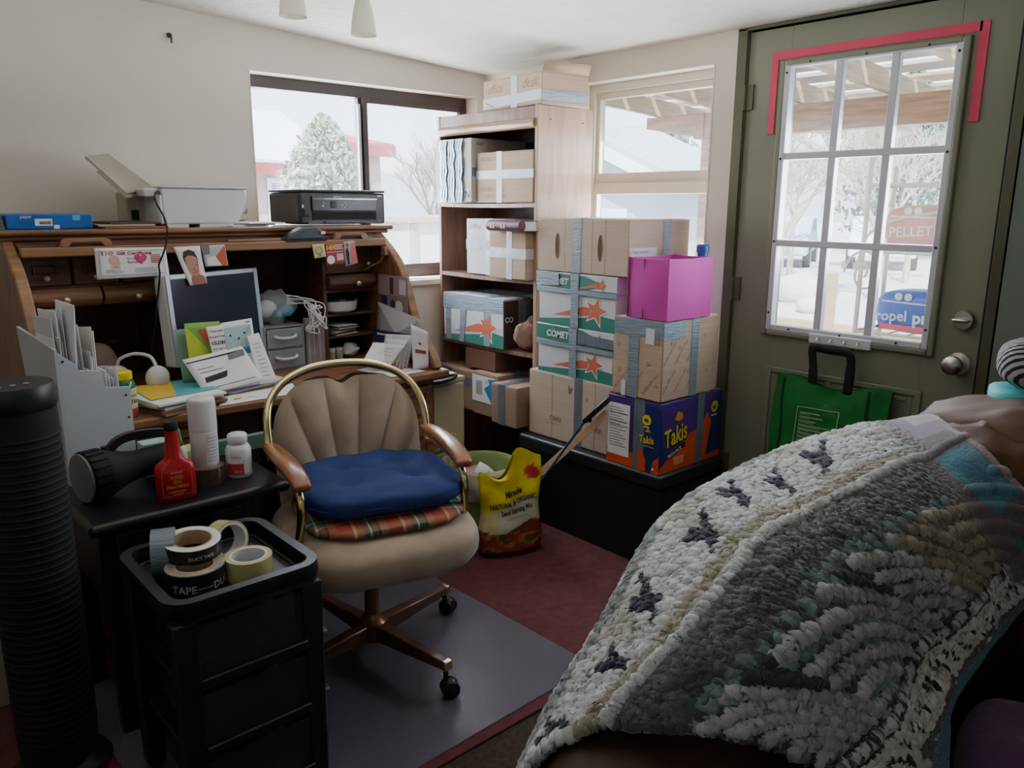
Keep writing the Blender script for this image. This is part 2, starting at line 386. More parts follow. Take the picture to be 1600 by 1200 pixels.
ridge('hills', rp, 0, hill)
pale = {}
def pm(n, c, **k):
    if n not in pale: pale[n] = mat(n, c, .8, **k)
    return pale[n]
def house(x0, x1, y0, y1, h, roof, wallc, trimc, label, wins=(), loc=ZL, ridge_ax='y', rh=1.2, over=.4):
    t = thing('house', label, 'house', (x0, y0, G)); W = x1 - x0; D = y1 - y0
    mb = MB()
    if ridge_ax == 'y': mb.prism([(0, 0), (W, 0), (W, h), (W / 2, h + rh), (0, h)], 'y', 0, D)
    else: mb.prism([(0, 0), (D, 0), (D, h), (D / 2, h + rh), (0, h)], 'x', 0, W)
    mb.build('house_wall', pm('hw' + wallc, wallc), t)
    L = W if ridge_ax == 'y' else D; s_ = rh / (L / 2); th = .16
    for sgn in (0, 1):
        a, b = (-over, h - over * s_), (L / 2, h + rh)
        if sgn: a, b = (L + over, h - over * s_), (L / 2, h + rh)
        poly = [a, b, (b[0], b[1] + th), (a[0], a[1] + th)]
        mb = MB(); mb.prism(poly if not sgn else poly[::-1], ridge_ax, -over, (D if ridge_ax == 'y' else W) + over); mb.build('roof', pm('hr' + roof, roof), t)
        mb = MB(); fa = [(a[0], a[1] - .12), (b[0], b[1] - .12), (b[0], b[1] + .06), (a[0], a[1] + .06)]
        mb.prism(fa if not sgn else fa[::-1], ridge_ax, -over - .05, -over); mb.build('fascia', pm('hf' + trimc, trimc), t)
        mb = MB(); q = (D if ridge_ax == 'y' else W) + over
        if ridge_ax == 'y': mb.box(a[0] - .04, a[0] + .04, -over, q, a[1] - .12, a[1] + .1)
        else: mb.box(-over, q, a[0] - .04, a[0] + .04, a[1] - .12, a[1] + .1)
        mb.build('gutter', pm('hf' + trimc, trimc), t)
    for (ax, p, q, r, s2) in wins:
        mb = MB(); g = MB()
        if ax == 'y': ring(mb, 'y', p, q, r, s2, .09, -.05, .02); g.box(p, q, -.02, 0.01, r, s2)
        else: ring(mb, 'x', p, q, r, s2, .09, -.05, .02); g.box(-.02, .01, p, q, r, s2)
        f = mb.build('window_frame', pm('wf', 'f2f2f0'), t); g.build('pane', pm('wp', '98a4ae'), f)
    return t
house(2.6, 5.4, 12, 16, 2.55, 'f4f4f2', 'c2a89c', 'b04a48', 'snow roofed house with red eaves left of the big conifer', [('y', 1.75, 2.5, 1.2, 2.2)], ridge_ax='x', rh=1.0, over=.35)
house(6.3, 7.4, 12.6, 17, 2.9, 'c05a58', 'b99f92', 'b04a48', 'pinkish house with red eaves right of the big conifer', [('y', .25, .75, 2.0, 2.75)], ridge_ax='x', rh=.35, over=.25)
t = thing('shed', 'small white shed seen low in the slider window', 'shed', (4.35, 7.0, G))
MB().box(0, 1.6, 0, 1.2, 0, 1.42).build('shed_wall', pm('shedw', 'ecebe8'), t, bevel=.01); MB().box(-.1, 1.7, -.1, 1.3, 1.42, 1.52).build('shed_roof', pm('shedr', 'c9b9a6'), t, bevel=.01)
MB().box(-.02, .12, -.03, .02, 0, 1.4).build('shed_post', pm('shedp', 'b8c2c4'), t)
# garage with wide gable seen through window 2
house(7.0, 8.6, 4.35, 7.65, 2.2, 'b9bec2', 'a4abb2', 'f0f0ee', 'grey garage with white gable trim seen through the cream window', [], ridge_ax='x', rh=.68, over=.35)
tag(MB().box(6.93, 6.99, 4.9, 6.9, G, 1.35).box(6.90, 6.93, 5.75, 5.82, G, 1.3).build('garage_door', pm('gdoor', 'dfe2e6'), bevel=.01), 'white garage door on the grey garage wall', 'garage door')
# trees
def bare_tree(x, y, h, label, m, seed, spread=.5, group=None, depth=5):
    rnd = random.Random(seed); mb = MB()
    def br(p, d, L, r, k):
        q = p + d * L; mb.cyl(p, q, r, r * .65, n=5, cap=False)
        if k == 0: return
        for i in range(3 if k > 1 else 4):
            nd = (d + Vector((rnd.uniform(-1, 1), rnd.uniform(-1, 1), rnd.uniform(-.35, .7))) * spread * 1.3).normalized()
            br(p + d * L * rnd.uniform(.55, 1), nd, L * rnd.uniform(.6, .85), r * .6, k - 1)
    br(Vector((0, 0, 0)), Vector((0, 0, 1)), h * .28, h * .018, depth)
    o = mb.build('bare_tree', m, loc=(x, y, G)); return tag(o, label, 'tree', group)
tw = mat('pale_twigs', 'b5aa98', .9, var=.1)
for x_, y_, h_, s_ in ((17, 7.9, 4.6, 21), (16, 4.2, 4.8, 22), (18.5, 5.8, 5.2, 23), (15, 2.4, 4.4, 24)): bare_tree(x_, y_, h_, {21: 'farthest left pale bare tree beyond the cars in the door glass', 22: 'pale bare tree between the conifer and the tall bare tree', 23: 'pale bare tree rising behind the white car', 24: 'pale bare tree behind the orange pellet bag'}[s_], tw, s_, .6, depth=6)
bare_tree(6.9, 9.7, 4.0, 'pale bare tree behind the white shed in the slider window', tw, 3)
bare_tree(13.5, 5.7, 4.6, 'wide bare tree in the left column of the door glass', tw, 5, .6, depth=6)
bare_tree(12.3, 3.3, 5.0, 'tall bare tree in the middle column of the door glass', tw, 9, .6, depth=6)
bare_tree(15.5, 9.6, 5.0, 'bare tree right of the garage gable', tw, 12, .5)
def leafy(x, y, h, w, label, cols, seed, cone=.0, n=5200, z0=.12, name='conifer_tree'):
    rnd = random.Random(seed); t = thing(name, label, 'tree', (x, y, G))
    MB().cyl((0, 0, 0), (0, 0, h * .9), w * .06, w * .015, 8).build('trunk', mat('bark', '8a7a68', .9), t)
    mb = MB()
    for i in range(n):
        u = rnd.random(); zz = z0 + (1 - z0) * u; rad = w * ((1 - zz) ** .8 * cone + (1 - cone) * (max(0, sin(pi * min(1, .12 + zz * .88))) ** .6))
        a = rnd.uniform(0, 2 * pi); rr = rad * (rnd.random() ** .35) * (1 + .25 * sin(a * 5 + zz * 17)) * .95
        p = Vector((rr * cos(a), rr * sin(a), zz * h)); s_ = rnd.uniform(.03, .075) * (h / 3)
        q = Euler((rnd.uniform(0, 6), rnd.uniform(0, 6), rnd.uniform(0, 6))).to_matrix()
        mb.add([p + q @ Vector(c) * s_ for c in ((-1, -.45, 0), (1, -.3, .2), (.9, .5, 0), (-.7, .4, -.2))], [(0, 1, 2, 3)], rnd.randrange(len(cols)))
    o = mb.build('crown', cols, t, smooth=False); return t
gl = [mat('leaf_pale_a', 'a8b294', .9), mat('leaf_pale_b', '8f9c7c', .9), mat('leaf_pale_c', 'bfc6a8', .9)]
gd = [mat('leaf_dark_a', '6f7f66', .9), mat('leaf_dark_b', '8b9880', .9), mat('leaf_dark_c', '5d6d58', .9)]
leafy(3.45, 8.0, 3.0, .85, 'big pale green conifer in the middle of the slider window', gl, 2, .35, 6500)
leafy(5.1, 6.25, 1.0, .5, 'low green shrub in front of the white shed', gl, 4, .0, 1400, name='garden_shrub')
leafy(27, 9.0, 6.4, 2.6, 'dark conifer beyond the street in the door glass', gd, 6, .8, 3800)
leafy(25, 5.0, 6.6, 2.6, 'tall dark conifer behind the orange bag in the door glass', gd, 8, .85, 3800)
leafy(22, 15.5, 4.8, 2.0, 'grey green tree beyond the garage', gd, 10, .6, 2600)
# cars
def car(x, y, rz, m, label):
    t = thing('parked_car', label, 'car', (x, y, G), rz, 'cars parked beyond the yard')
    mb = MB(); prof = [(-2.1, .35), (-2.1, .75), (-1.9, .95), (-1.3, 1.0), (-.8, 1.4), (.7, 1.42), (1.35, 1.0), (2.0, .85), (2.15, .6), (2.1, .35)]
    mb.prism(prof, 'y', -.85, .85); mb.build('car_body', m, t, bevel=.08, seg=3)
    MB().prism([(-1.12, 1.02), (-.74, 1.33), (.62, 1.35), (1.12, 1.02)], 'y', -.86, .86).build('car_windows', pm('carglass', '6d7a86'), t)
    for sx in (-1.3, 1.35):
        for sy in (-.8, .8):
            w = MB(); w.cyl((sx, sy - .1, .33), (sx, sy + .1, .33), .33, n=20); w.build('wheel', M['black'], t)
car(19.5, 9.3, R(24), pm('car_silver', 'b9c4cc'), 'silver car parked behind the pale boulder')
car(20.8, 6.9, R(24), pm('car_white', 'eceef0'), 'white car with a red tail light parked right of the silver one')
# rocks
def rock(x, y, s_, label, seed):
    rnd = random.Random(seed); mb = MB(); mb.ell((0, 0, 0), (s_, s_ * .75, s_ * .5), 20, 12)
    mb.v = [tuple(c * (1 + .22 * mnoise.noise(Vector((p[0], p[1], p[2])) * 2.2 + Vector((seed * 3, 0, 0)))) for c in p) for p in mb.v]
    return tag(mb.build('boulder', pm('rock', 'd8cfc4', var=.12), loc=(x, y, G + s_ * .32)), label, 'rock', 'boulders in the yard')
rock(10.9, 4.0, .62, 'large pale boulder in front of the silver car', 1)
rock(9.6, 3.0, .35, 'medium pale boulder in the middle column of the door glass', 2)
rock(6.6, 2.5, .38, 'pale boulder low in the left column of the door glass', 3)
# wooden fence posts and rails
def fence(pts, label):
    t = thing('rail_fence', label, 'fence', (pts[0][0], pts[0][1], G))
    p0 = Vector((pts[0][0], pts[0][1], 0)); V = [Vector((x, y, 0)) - p0 for x, y in pts]
    for v in V: MB().box(v.x - .06, v.x + .06, v.y - .06, v.y + .06, 0, .95).build('fence_post', pm('fencew', 'b99a78'), t)
    for a, b in zip(V, V[1:]):
        for z in (.35, .75): MB().cyl((a.x, a.y, z), (b.x, b.y, z), .04, n=6).build('fence_rail', pm('fencew', 'b99a78'), t)
fence([(13, 1.6), (13.4, .2), (13.6, -1.6)], 'wooden rail fence beyond the yard')
tag(MB().box(-.05, .05, -.05, .05, 0, .9).build('timber_post', pm('fencew', 'b99a78'), loc=(6.6, 1.3, G)), 'short orange timber post standing in the yard', 'post')
tag(MB().box(-.1, .1, -1.6, 1.6, 0, .18).build('timber_edging', pm('fencew', 'b99a78'), loc=(7.3, 1.0, G)), 'long timber lying flat behind the post', 'timber')
# pergola
pg = thing('patio_roof', 'reddish timber patio roof with beams and pale boards', 'patio roof', (0, 0, G))
cedar = wood('cedar_timber', 'b98a68', '96684c', axis='y'); cedl = wood('pale_roof_board', 'cbb596', 'ab9474', axis='x')
MB().box(2.5, 2.64, -4.6, .50, 2.20, 2.385).build('beam', cedar, pg, bevel=.006)
mb = MB(); mb.prism([(2.2, .42), (2.38, .42), (2.38, .95), (2.30, .95), (2.2, .80)], 'x', 2.5, 2.64)
MB().prism([(.40, 2.20), (.95, 2.30), (.95, 2.385), (.40, 2.385)], 'x', 2.49, 2.65).build('beam_end', cedar, pg, bevel=.004)
for y in (.36, -4.4): MB().box(2.5, 2.62, y - .06, y + .06, 0, 2.2).build('post', cedar, pg, bevel=.006)
for k in range(9):
    y = .9 - k * .62; MB().prism([(.16, 2.52), (4.5, 2.30), (4.5, 2.42), (.16, 2.66)], 'y', y - .02, y + .02).build('rafter', cedl, pg)
for k in range(12):
    x = .2 + k * .38; MB().box(x, x + .30, -4.8, 1.3, 2.68 - (x) * .052, 2.70 - x * .052).build('roof_board', cedl if k % 3 else pm('roofpanel', 'b9b3ac'), pg)
tag(MB().box(.16, 4.2, -4.6, 1.3, -.14, 0).build('patio_slab', pm('patio', 'b8aea2'), loc=(0, 0, G + .16)), 'pale concrete patio slab outside the door', 'patio')
# plant stand with two bags
ps = thing('garden_rack', 'cream metal rack with scrolled ends outside the door', 'rack', (1.28, -1.95, G + .16))
ir = pm('creammetal', 'cfc6b4')
for x in (-.14, .14):
    for y in (-.42, .42): MB().cyl((x, y, 0), (x, y, 1.78), .012, n=8).build('leg', ir, ps)
for z in (.45, .93, 1.325, 1.64):
    mb = MB(); mb.tube([(-.14, -.42, z), (.14, -.42, z), (.14, .42, z), (-.14, .42, z)], .009, 6, closed=True)
    for k in range(9): mb.cyl((-.14, -.36 + .09 * k, z), (.14, -.36 + .09 * k, z), .004, n=5)
    mb.build('shelf', ir, ps)
for s_ in (1, -1):
    mb = MB(); mb.tube([(-.15, .42 + .10 * (1 - k / 34) * cos(k * .32) - .02, 1.08 + .19 * s_ * 0 + (1.22 + .12 * (1 - k / 40) * sin(k * .32) - 1.08)) for k in range(34)], .006, 6) if s_ > 0 else mb.tube(spline([(-.15, .44, 1.25), (-.15, .36, 1.44), (-.15, 0, 1.52), (-.15, -.36, 1.44), (-.15, -.44, 1.25)]), .006, 6)
    mb.build('scroll', ir, ps)
def pellet(z, c1, c2, label, words, w=.66):
    t = thing('pellet_bag', label, 'bag', (1.26, -1.93, z))
    mb = MB(); mb.ell((0, 0, .11), (.13, w / 2, .105), 28, 14, e=.45); b = mb.build('bag_body', c1, t)
    mb = MB(); XF = -.1315
    mb.add([(XF, w * .42, .022), (XF, -w * .42, .022), (XF, -w * .42, .050), (XF, w * .42, .050)], [(0, 1, 2, 3)], 1)
    mb.add([(XF, w * .42, .156), (XF, -w * .42, .144), (XF, -w * .42, .150), (XF, w * .42, .164)], [(0, 1, 2, 3)], 0)
    for (s2, sz, y, zz, mm, bd) in words: text_into(mb, s2, sz, (XF, y, zz + .004), FX, mm, bold=bd, rot=R(3))
    for cy in (-.20, -.155): disc(mb, cy + .02 * 0, .185, .018, (XF, 0, 0), FX, 0)
    mb.build('bag_print', [M['white'], c2, pm('bagblue', '5a6fb8')], t)
pellet(.795, mat('blue_bag', '3f5fb8', .4, emit=0), mat('pink_band', 'd8556a', .5), 'blue and white pellet bag on the rack beside the door glass', [('ropel', .070, .30, .060, 0, .02), ('pro', .078, .125, .060, 0, .04)])
pellet(1.195, mat('orange_bag', 'c9733a', .4), mat('pink_band2', 'c75a7a', .5), 'orange pellet bag on the rack above the blue one', [('PELLET', .065, .28, .06, 0, .01), ('PRO', .085, .06, .06, 0, .03)])
# ================================================================ ROLL TOP DESK
def tw(name, label, cat, base, group=None): return thing(name, label, cat, base, 0, group)
def wb(mb, name, mats, t, **k): return mb.build(name, mats, t, loc=-Vector(t.location), **k)
desk = tw('roll_top_desk', 'oak roll top desk with its shutter rolled up, under the slider window', 'desk', (-1.6, -.46, 0))
curve = [(-.40, 1.286), (-.449, 1.262), (-.52, 1.215), (-.587, 1.155), (-.630, 1.08), (-.655, 1.02), (-.685, .955), (-.735, .885), (-.80, .82), (-.835, .765)]
cs = [(p.x, p.y) for p in spline([(a, b, 0) for a, b in curve], 4)]
for x0, x1, nm in ((-2.302, -2.27, 0), (-.962, -.93, 1)):
    mb = MB(); mb.prism([(-.06, .76), (-.06, 1.286)] + cs[::1], 'x', x0, x1); wb(mb, 'side_panel', M['oakz'], desk)
    xm = (x0 + x1) / 2; mb = MB(); mb.sweep([(xm, a, b) for a, b in cs], [(-.024, -.010), (.024, -.010), (.024, .010), (-.024, .010)], up=(1, 0, 0)) if 0 else mb.sweep([(xm, a, b) for a, b in cs], [(-.0175, -.012), (.0175, -.012), (.0175, .012), (-.0175, .012)], up=(0, 0, 1))
    wb(mb, 'curved_rail', M['oakl'], desk, bevel=.005)
wb(MB().box(-2.34, -.885, -.455, -.03, 1.297, 1.315).box(-2.325, -.90, -.44, -.03, 1.282, 1.297), 'desk_top', M['oak'], desk, bevel=.007, seg=3)
wb(MB().box(-2.27, -.962, -.42, -.405, 1.235, 1.284), 'top_apron', M['oak'], desk, bevel=.003)
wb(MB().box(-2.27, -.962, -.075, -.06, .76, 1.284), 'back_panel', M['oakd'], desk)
mb = MB()
for k in range(9): mb.box(-2.268, -.964, -.50 + k * .011 + .006, -.50 + k * .011 + .015, 1.262 + .0012 * k, 1.272 + .0012 * k)
wb(mb, 'tambour', M['oakd'], desk)
tb = wb(MB().box(-2.268, -.964, -.516, -.488, 1.234, 1.264), 'tambour_bar', M['oakl'], desk, bevel=.004)
for xa, xb in ((-2.158, -2.004), (-1.20, -1.046)):
    mb = MB(); mb.prism([(xa, 1.264), (xa + .006, 1.284), (xa + .02, 1.290), (xb - .02, 1.290), (xb - .006, 1.284), (xb, 1.264), (xb - .025, 1.264), (xb - .035, 1.278), (xa + .035, 1.278), (xa + .025, 1.264)], 'y', -.514, -.498)
    q = mb.build('lift_handle', M['oakl'], tb, bevel=.002)
wb(MB().box(-2.325, -.905, -.862, -.06, .732, .762), 'work_surface', M['oak'], desk, bevel=.008, seg=3)
# pedestals
def pedestal(x0, x1):
    wb(MB().box(x0, x1, -.80, -.06, .0085, .732), 'pedestal', M['oakz'], desk, bevel=.003)
    zs = [.06, .34, .53, .71]
    for a, b in zip(zs, zs[1:]):
        mb = MB(); mb.box(x0 + .03, x1 - .03, -.822, -.80, a + .008, b - .008); ring(mb, 'y', x0 + .03, x1 - .03, a + .008, b - .008, .03, -.830, -.82)
        mb.box(x0 + .085, x1 - .085, -.829, -.82, a + .06, b - .06)
        dr = wb(mb, 'drawer', M['oak'], desk, bevel=.004)
        k = MB(); k.box((x0 + x1) / 2 - .05, (x0 + x1) / 2 + .05, -.845, -.829, (a + b) / 2 - .012, (a + b) / 2 + .012); k.build('drawer_pull', M['brass'], dr, bevel=.003)
pedestal(-2.29, -1.84); pedestal(-1.36, -.94)
def knob(x, y, z, par, r=.009):
    mb = MB(); mb.lathe([(.004, 0), (.004, .008), (r, .013), (r, .019), (.003, .024)], 14, M=frame((x, y, z), (1, 0, 0), (0, 0, 1))); return mb.build('knob', M['knob'], par)
# left pigeonhole block
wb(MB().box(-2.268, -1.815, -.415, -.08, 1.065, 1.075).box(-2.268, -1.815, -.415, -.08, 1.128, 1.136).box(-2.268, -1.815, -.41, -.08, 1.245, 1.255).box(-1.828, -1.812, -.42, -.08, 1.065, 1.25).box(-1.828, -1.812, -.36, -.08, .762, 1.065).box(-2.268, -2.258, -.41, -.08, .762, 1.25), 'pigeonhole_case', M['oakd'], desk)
for k in range(3):
    x0 = -2.256 + k * .145; mb = MB(); mb.box(x0 + .003, x0 + .140, -.425, -.40, 1.138, 1.243); ring(mb, 'y', x0 + .03, x0 + .10, 1.175, 1.205, .006, -.43, -.42)
    dr = wb(mb, 'small_drawer', M['oakd'], desk, bevel=.003)
    if k < 2: knob(x0 + .066, -.426, 1.163, dr)
def curved_drawer(x0, x1, z0, z1, kx, m):
    H = z1 - z0; prof = [(-.40, z0), (-.415, z0), (-.438, z0 + .12 * H), (-.452, z0 + .4 * H), (-.450, z0 + .7 * H), (-.432, z1), (-.40, z1)]
    mb = MB(); mb.prism(prof, 'x', x0, x1); dr = wb(mb, 'curved_drawer', m, desk, bevel=.002, ang=50); knob(kx, -.450, z0 + .42 * H, dr, .010)
curved_drawer(-2.256, -2.035, 1.066, 1.128, -2.145, M['oak']); curved_drawer(-2.028, -1.816, 1.066, 1.128, -1.925, M['oak'])
# right pigeonhole block
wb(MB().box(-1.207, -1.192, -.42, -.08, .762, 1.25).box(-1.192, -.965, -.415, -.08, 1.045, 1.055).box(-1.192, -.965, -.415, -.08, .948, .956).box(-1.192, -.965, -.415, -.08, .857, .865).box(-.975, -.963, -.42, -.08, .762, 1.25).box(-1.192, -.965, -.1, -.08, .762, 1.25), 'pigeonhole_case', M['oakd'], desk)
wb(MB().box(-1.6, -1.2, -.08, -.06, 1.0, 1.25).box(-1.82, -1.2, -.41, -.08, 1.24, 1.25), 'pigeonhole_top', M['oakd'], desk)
curved_drawer(-1.19, -.977, 1.056, 1.118, -1.068, M['oakd'])
mb = MB(); mb.box(-1.19, -.977, -.42, -.40, 1.122, 1.235); dr = wb(mb, 'small_drawer', M['oakd'], desk, bevel=.003); knob(-1.0, -.421, 1.158, dr)
wb(MB().box(-.985, -.962, -.535, -.505, 1.195, 1.232), 'rail_stop', M['oakl'], desk, bevel=.003)
mb = MB(); mb.tube(spline([(-.975, -.52, 1.20), (-.985, -.50, 1.17), (-1.01, -.47, 1.15), (-1.02, -.43, 1.13)]), .004, 6); wb(mb, 'pull_strap', M['oakl'], desk)

# ================================================================ SHEETS OF PAPER
def sheet(name, label, cat, P4, m=None, prints=(), mats=(), bend=0., group=None, th=.0007, nu=8, nv=8, curl=None, cut=None):
    TL, TR, BR, BL = [Vector(p) for p in P4]; ux = BR - BL; uy = TL - BL; nn = ux.cross(uy).normalized()
    t = Vector(BL)
    def P(u, v):
        p = (BL * (1 - u) + BR * u) * (1 - v) + (TL * (1 - u) + TR * u) * v
        k = bend * sin(pi * u) + (curl * (1 - v) ** 2 if curl else 0)
        return p + nn * k - t
    mb = MB(); mb.grid(P, nu, nv)
    o = mb.build(name, m or M['paper'], loc=t, solid=th); tag(o, label, cat, group)
    if prints:
        W = ((BR - BL).length + (TR - TL).length) / 2; H = ((TL - BL).length + (TR - BR).length) / 2
        tm = MB()
        f = ((1, 0, 0), (0, 1, 0))
        for qi, q in enumerate(prints):
            k = q[0]; nv0 = len(tm.v)
            if k == 'r': tm.add([(x, y, 0) for x, y in ((q[1], q[2]), (q[3], q[2]), (q[3], q[4]), (q[1], q[4]))], [(0, 1, 2, 3)], q[5])
            elif k == 'p': tm.add([(x, y, 0) for x, y in q[1]], [tuple(range(len(q[1])))], q[2])
            elif k == 'd': tm.add([(q[1] + q[3] / W * cos(i * pi / 10), q[2] + q[3] / H * sin(i * pi / 10) * (q[5] if len(q) > 5 else 1), 0) for i in range(20)], [tuple(range(20))], q[4])
            elif k == 't':
                a = MB(); text_into(a, q[1], q[2], (0, 0, 0), f, 0, bold=q[6] if len(q) > 6 else 0, lift=0, align=q[7] if len(q) > 7 else 'LEFT', sx=q[8] if len(q) > 8 else 1)
                tm.add([(q[3] + v[0] / W, q[4] + v[1] / H, 0) for v in a.v], a.f, q[5])
            tm.v[nv0:] = [(v[0], v[1], qi * .00003) for v in tm.v[nv0:]]
        vs = []
        for i, v in enumerate(tm.v):
            p = P(min(1, max(0, v[0])), min(1, max(0, v[1]))) + nn * (.0008 + v[2]); vs.append(tuple(p))
        pm_ = MB(); pm_.v = vs; pm_.f = tm.f; pm_.m = tm.m; pm_.build('printing', list(mats), o, smooth=False)
    return o
def lines(x0, x1, y0, y1, n, mi, seed=1, h=.010):
    rnd = random.Random(seed); out = []
    for k in range(n):
        y = y1 - (y1 - y0) * k / max(1, n - 1); out.append(('r', x0, y, x0 + (x1 - x0) * rnd.uniform(.6, 1), y + h, mi))
    return out
ink, gink, redi = M['ink'], M['greyink'], M['redink']
pinkm = mat('pink_print', 'c8447a', .7); palep = mat('pale_red_print', 'd8a8a8', .8); teal = mat('teal_print', '4fa3ac', .7); ylw = mat('yellow_print', 'd8c23c', .7); lime = mat('lime_print', 'b4c83a', .7)
navyp = mat('navy_print', '2a2f52', .6); skin = mat('face_print', 'b88878', .8); skin2 = mat('shaded_face_print', '9c6a5c', .8); hairp = mat('hair_print', '4a382e', .8); lblue = mat('light_blue_print', 'a8c4cc', .8); orangep = mat('orange_print', 'c8604a', .8)
# gift certificate
heart = [(.62 + .092 * 16 * sin(t) ** 3 / 16, .62 + .2 * (13 * cos(t) - 5 * cos(2 * t) - 2 * cos(3 * t) - cos(4 * t)) / 16) for t in [i * pi / 20 for i in range(40)]][::-1]
pr = [('r', .05, .10, .95, .112, 1), ('r', .05, .90, .95, .912, 1), ('r', .05, .10, .055, .912, 1), ('r', .945, .10, .95, .912, 1),
      ('t', 'S I O  Gift Certificate', .0148, .08, .77, 2, .035, 'LEFT', 1.22), ('p', heart, 0)]
pr += [('d', .25, .60, .016, 3), ('d', .27, .50, .014, 3), ('t', 'The Shop', .008, .19, .33, 1), ('t', 'Best wishes', .008, .43, .62, 1), ('t', 'Barbara', .013, .43, .48, 1)] + lines(.12, .42, .18, .27, 3, 1, 3, .012) + lines(.52, .92, .17, .30, 4, 1, 4, .01) + lines(.76, .93, .48, .72, 5, 2, 5, .03)
sheet('gift_certificate', 'white gift certificate with a pink heart clipped to the desk rail', 'certificate', [(-2.0622, -.518, 1.2582), (-1.8425, -.518, 1.2555), (-1.8363, -.518, 1.1606), (-2.0631, -.518, 1.1585)], prints=pr, mats=[pinkm, ink, redi, palep])
# portrait print
face = [('p', [(.5 + .27 * cos(a), .50 + .30 * sin(a)) for a in [i * pi / 12 for i in range(24)]], 0), ('p', [(.18, .0), (.98, .0), (.95, .18), (.72, .26), (.70, .45), (.32, .45), (.34, .26), (.22, .16)], 1),
        ('p', [(.5 + .27 * cos(a), .48 + .30 * sin(a)) for a in [i * pi / 12 for i in range(24)]], 0),
        ('p', [(.22, .55), (.20, .72), (.30, .87), (.52, .92), (.72, .86), (.80, .70), (.78, .55), (.74, .70), (.62, .76), (.42, .76), (.28, .70)], 2),
        ('r', .25, .56, .48, .582, 3), ('r', .54, .56, .77, .582, 3), ('r', .28, .46, .48, .470, 3), ('r', .54, .46, .74, .470, 3), ('r', .26, .46, .285, .57, 3), ('r', .46, .46, .48, .57, 3), ('r', .54, .46, .56, .57, 3), ('r', .735, .46, .76, .57, 3), ('r', .48, .52, .54, .53, 3),
        ('r', .34, .50, .42, .522, 3), ('r', .60, .50, .68, .522, 3), ('p', [(.48, .50), (.54, .50), (.57, .38), (.46, .38)], 1), ('r', .40, .30, .64, .322, 1)]
sheet('portrait_print', 'curled photo print of a man with glasses hanging from the desk rail', 'photo', [(-1.8155, -.519, 1.2547), (-1.7265, -.519, 1.2563), (-1.7148, -.519, 1.1272), (-1.7753, -.519, 1.122)], prints=face, mats=[skin, skin2, hairp, ink], curl=.012)
sheet('postcard', 'small postcard with grey and red patches clipped beside the portrait print', 'postcard', [(-1.7217, -.518, 1.2561), (-1.6378, -.518, 1.2581), (-1.6296, -.518, 1.1835), (-1.7121, -.518, 1.1828)], m=mat('pale_blue_card', 'b4c0c4', .8),
      prints=[('p', [(.0, .55), (.0, 1), (.35, 1), (.3, .6)], 0), ('p', [(.5, .45), (.98, .95), (.98, .02), (.75, .02)], 1), ('p', [(.1, .05), (.15, .45), (.5, .5), (.7, .05)], 2)], mats=[gink, orangep, M['paper']])
sheet('small_portrait_card', 'small beige card with a sketched head on the desk rail', 'card', [(-1.3013, -.523, 1.2485), (-1.2496, -.523, 1.2495), (-1.244, -.523, 1.2003), (-1.2935, -.523, 1.195)], m=mat('beige_card', 'c9bf9c', .8),
      prints=[('d', .5, .52, .0155, 0), ('d', .48, .55, .011, 1), ('r', .35, .1, .65, .2, 0)], mats=[mat('olive_print', '8a8a5c', .8), mat('tan_print', 'bdb084', .8)])
sheet('coupon', 'red restaurant coupon clipped in the middle of the right rail', 'coupon', [(-1.2458, -.519, 1.2493), (-1.1586, -.519, 1.2568), (-1.1543, -.519, 1.1666), (-1.242, -.519, 1.1656)], m=mat('coupon_red', '9c4a40', .8),
      prints=[('t', '14X', .024, .04, .70, 0, .04), ('r', .48, .86, .95, .89, 1), ('r', .48, .78, .85, .81, 1), ('r', .48, .70, .95, .73, 1), ('r', .05, .58, .95, .60, 1), ('d', .25, .25, .017, 1), ('r', .55, .2, .9, .5, 2)], mats=[ylw, M['paper'], palep])
sheet('leaflet', 'narrow pink and grey leaflet at the right end of the clipped papers', 'leaflet', [(-1.165, -.522, 1.2545), (-1.116, -.522, 1.2582), (-1.1024, -.522, 1.1694), (-1.1581, -.522, 1.1593)], m=mat('leaflet_grey', 'a9b0b4', .8),
      prints=[('p', [(.45, .02), (.98, .05), (.98, .9), (.75, .95), (.5, .6)], 0), ('p', [(.15, .05), (.35, .05), (.4, .5), (.3, .8), (.1, .6)], 1), ('d', .3, .86, .008, 2)], mats=[mat('salmon_print', 'cc6a70', .8), ink, redi])

# ================================================================ ON THE DESK TOP
t = tw('paper_ream', 'blue wrapped ream of printer paper on the left end of the desk top', 'paper ream', (-2.14, -.25, 1.315))
wb(MB().box(-2.268, -2.016, -.36, -.14, 1.315, 1.364), 'wrapper', mat('blue_wrapper', '1f5fb4', .35, var=.18, vs=14, bump=.15, bs=30), t, bevel=.004)
mb = MB(); rect(mb, .08, .012, .13, .034, (-2.268, -.36, 1.315), FY, 0); rect(mb, .133, .002, .15, .014, (-2.268, -.36, 1.315), FY, 0); rect(mb, .19, .028, .213, .046, (-2.268, -.36, 1.315), FY, 2)
for k in range(14): rect(mb, .093 + k * .0024, .016, .0945 + k * .0024, .026, (-2.268, -.36, 1.315), FY, 1, .0009)
text_into(mb, 'paper', .014, (-2.268 + .04, -.36, 1.315 + .036), FY, 0); wb(mb, 'printing', [M['paper'], ink, mat('cyan_print', '4fb0d8', .5)], t, smooth=False)
t = tw('magazine', 'teal and red magazines beside the blue ream', 'magazine', (-2.29, -.3, 1.315))
mb = MB()
for k in range(4): mb.box(-2.303 + .003 * k, -2.272 - .002 * k, -.36, -.14, 1.315 + .011 * k, 1.325 + .011 * k, k % 2)
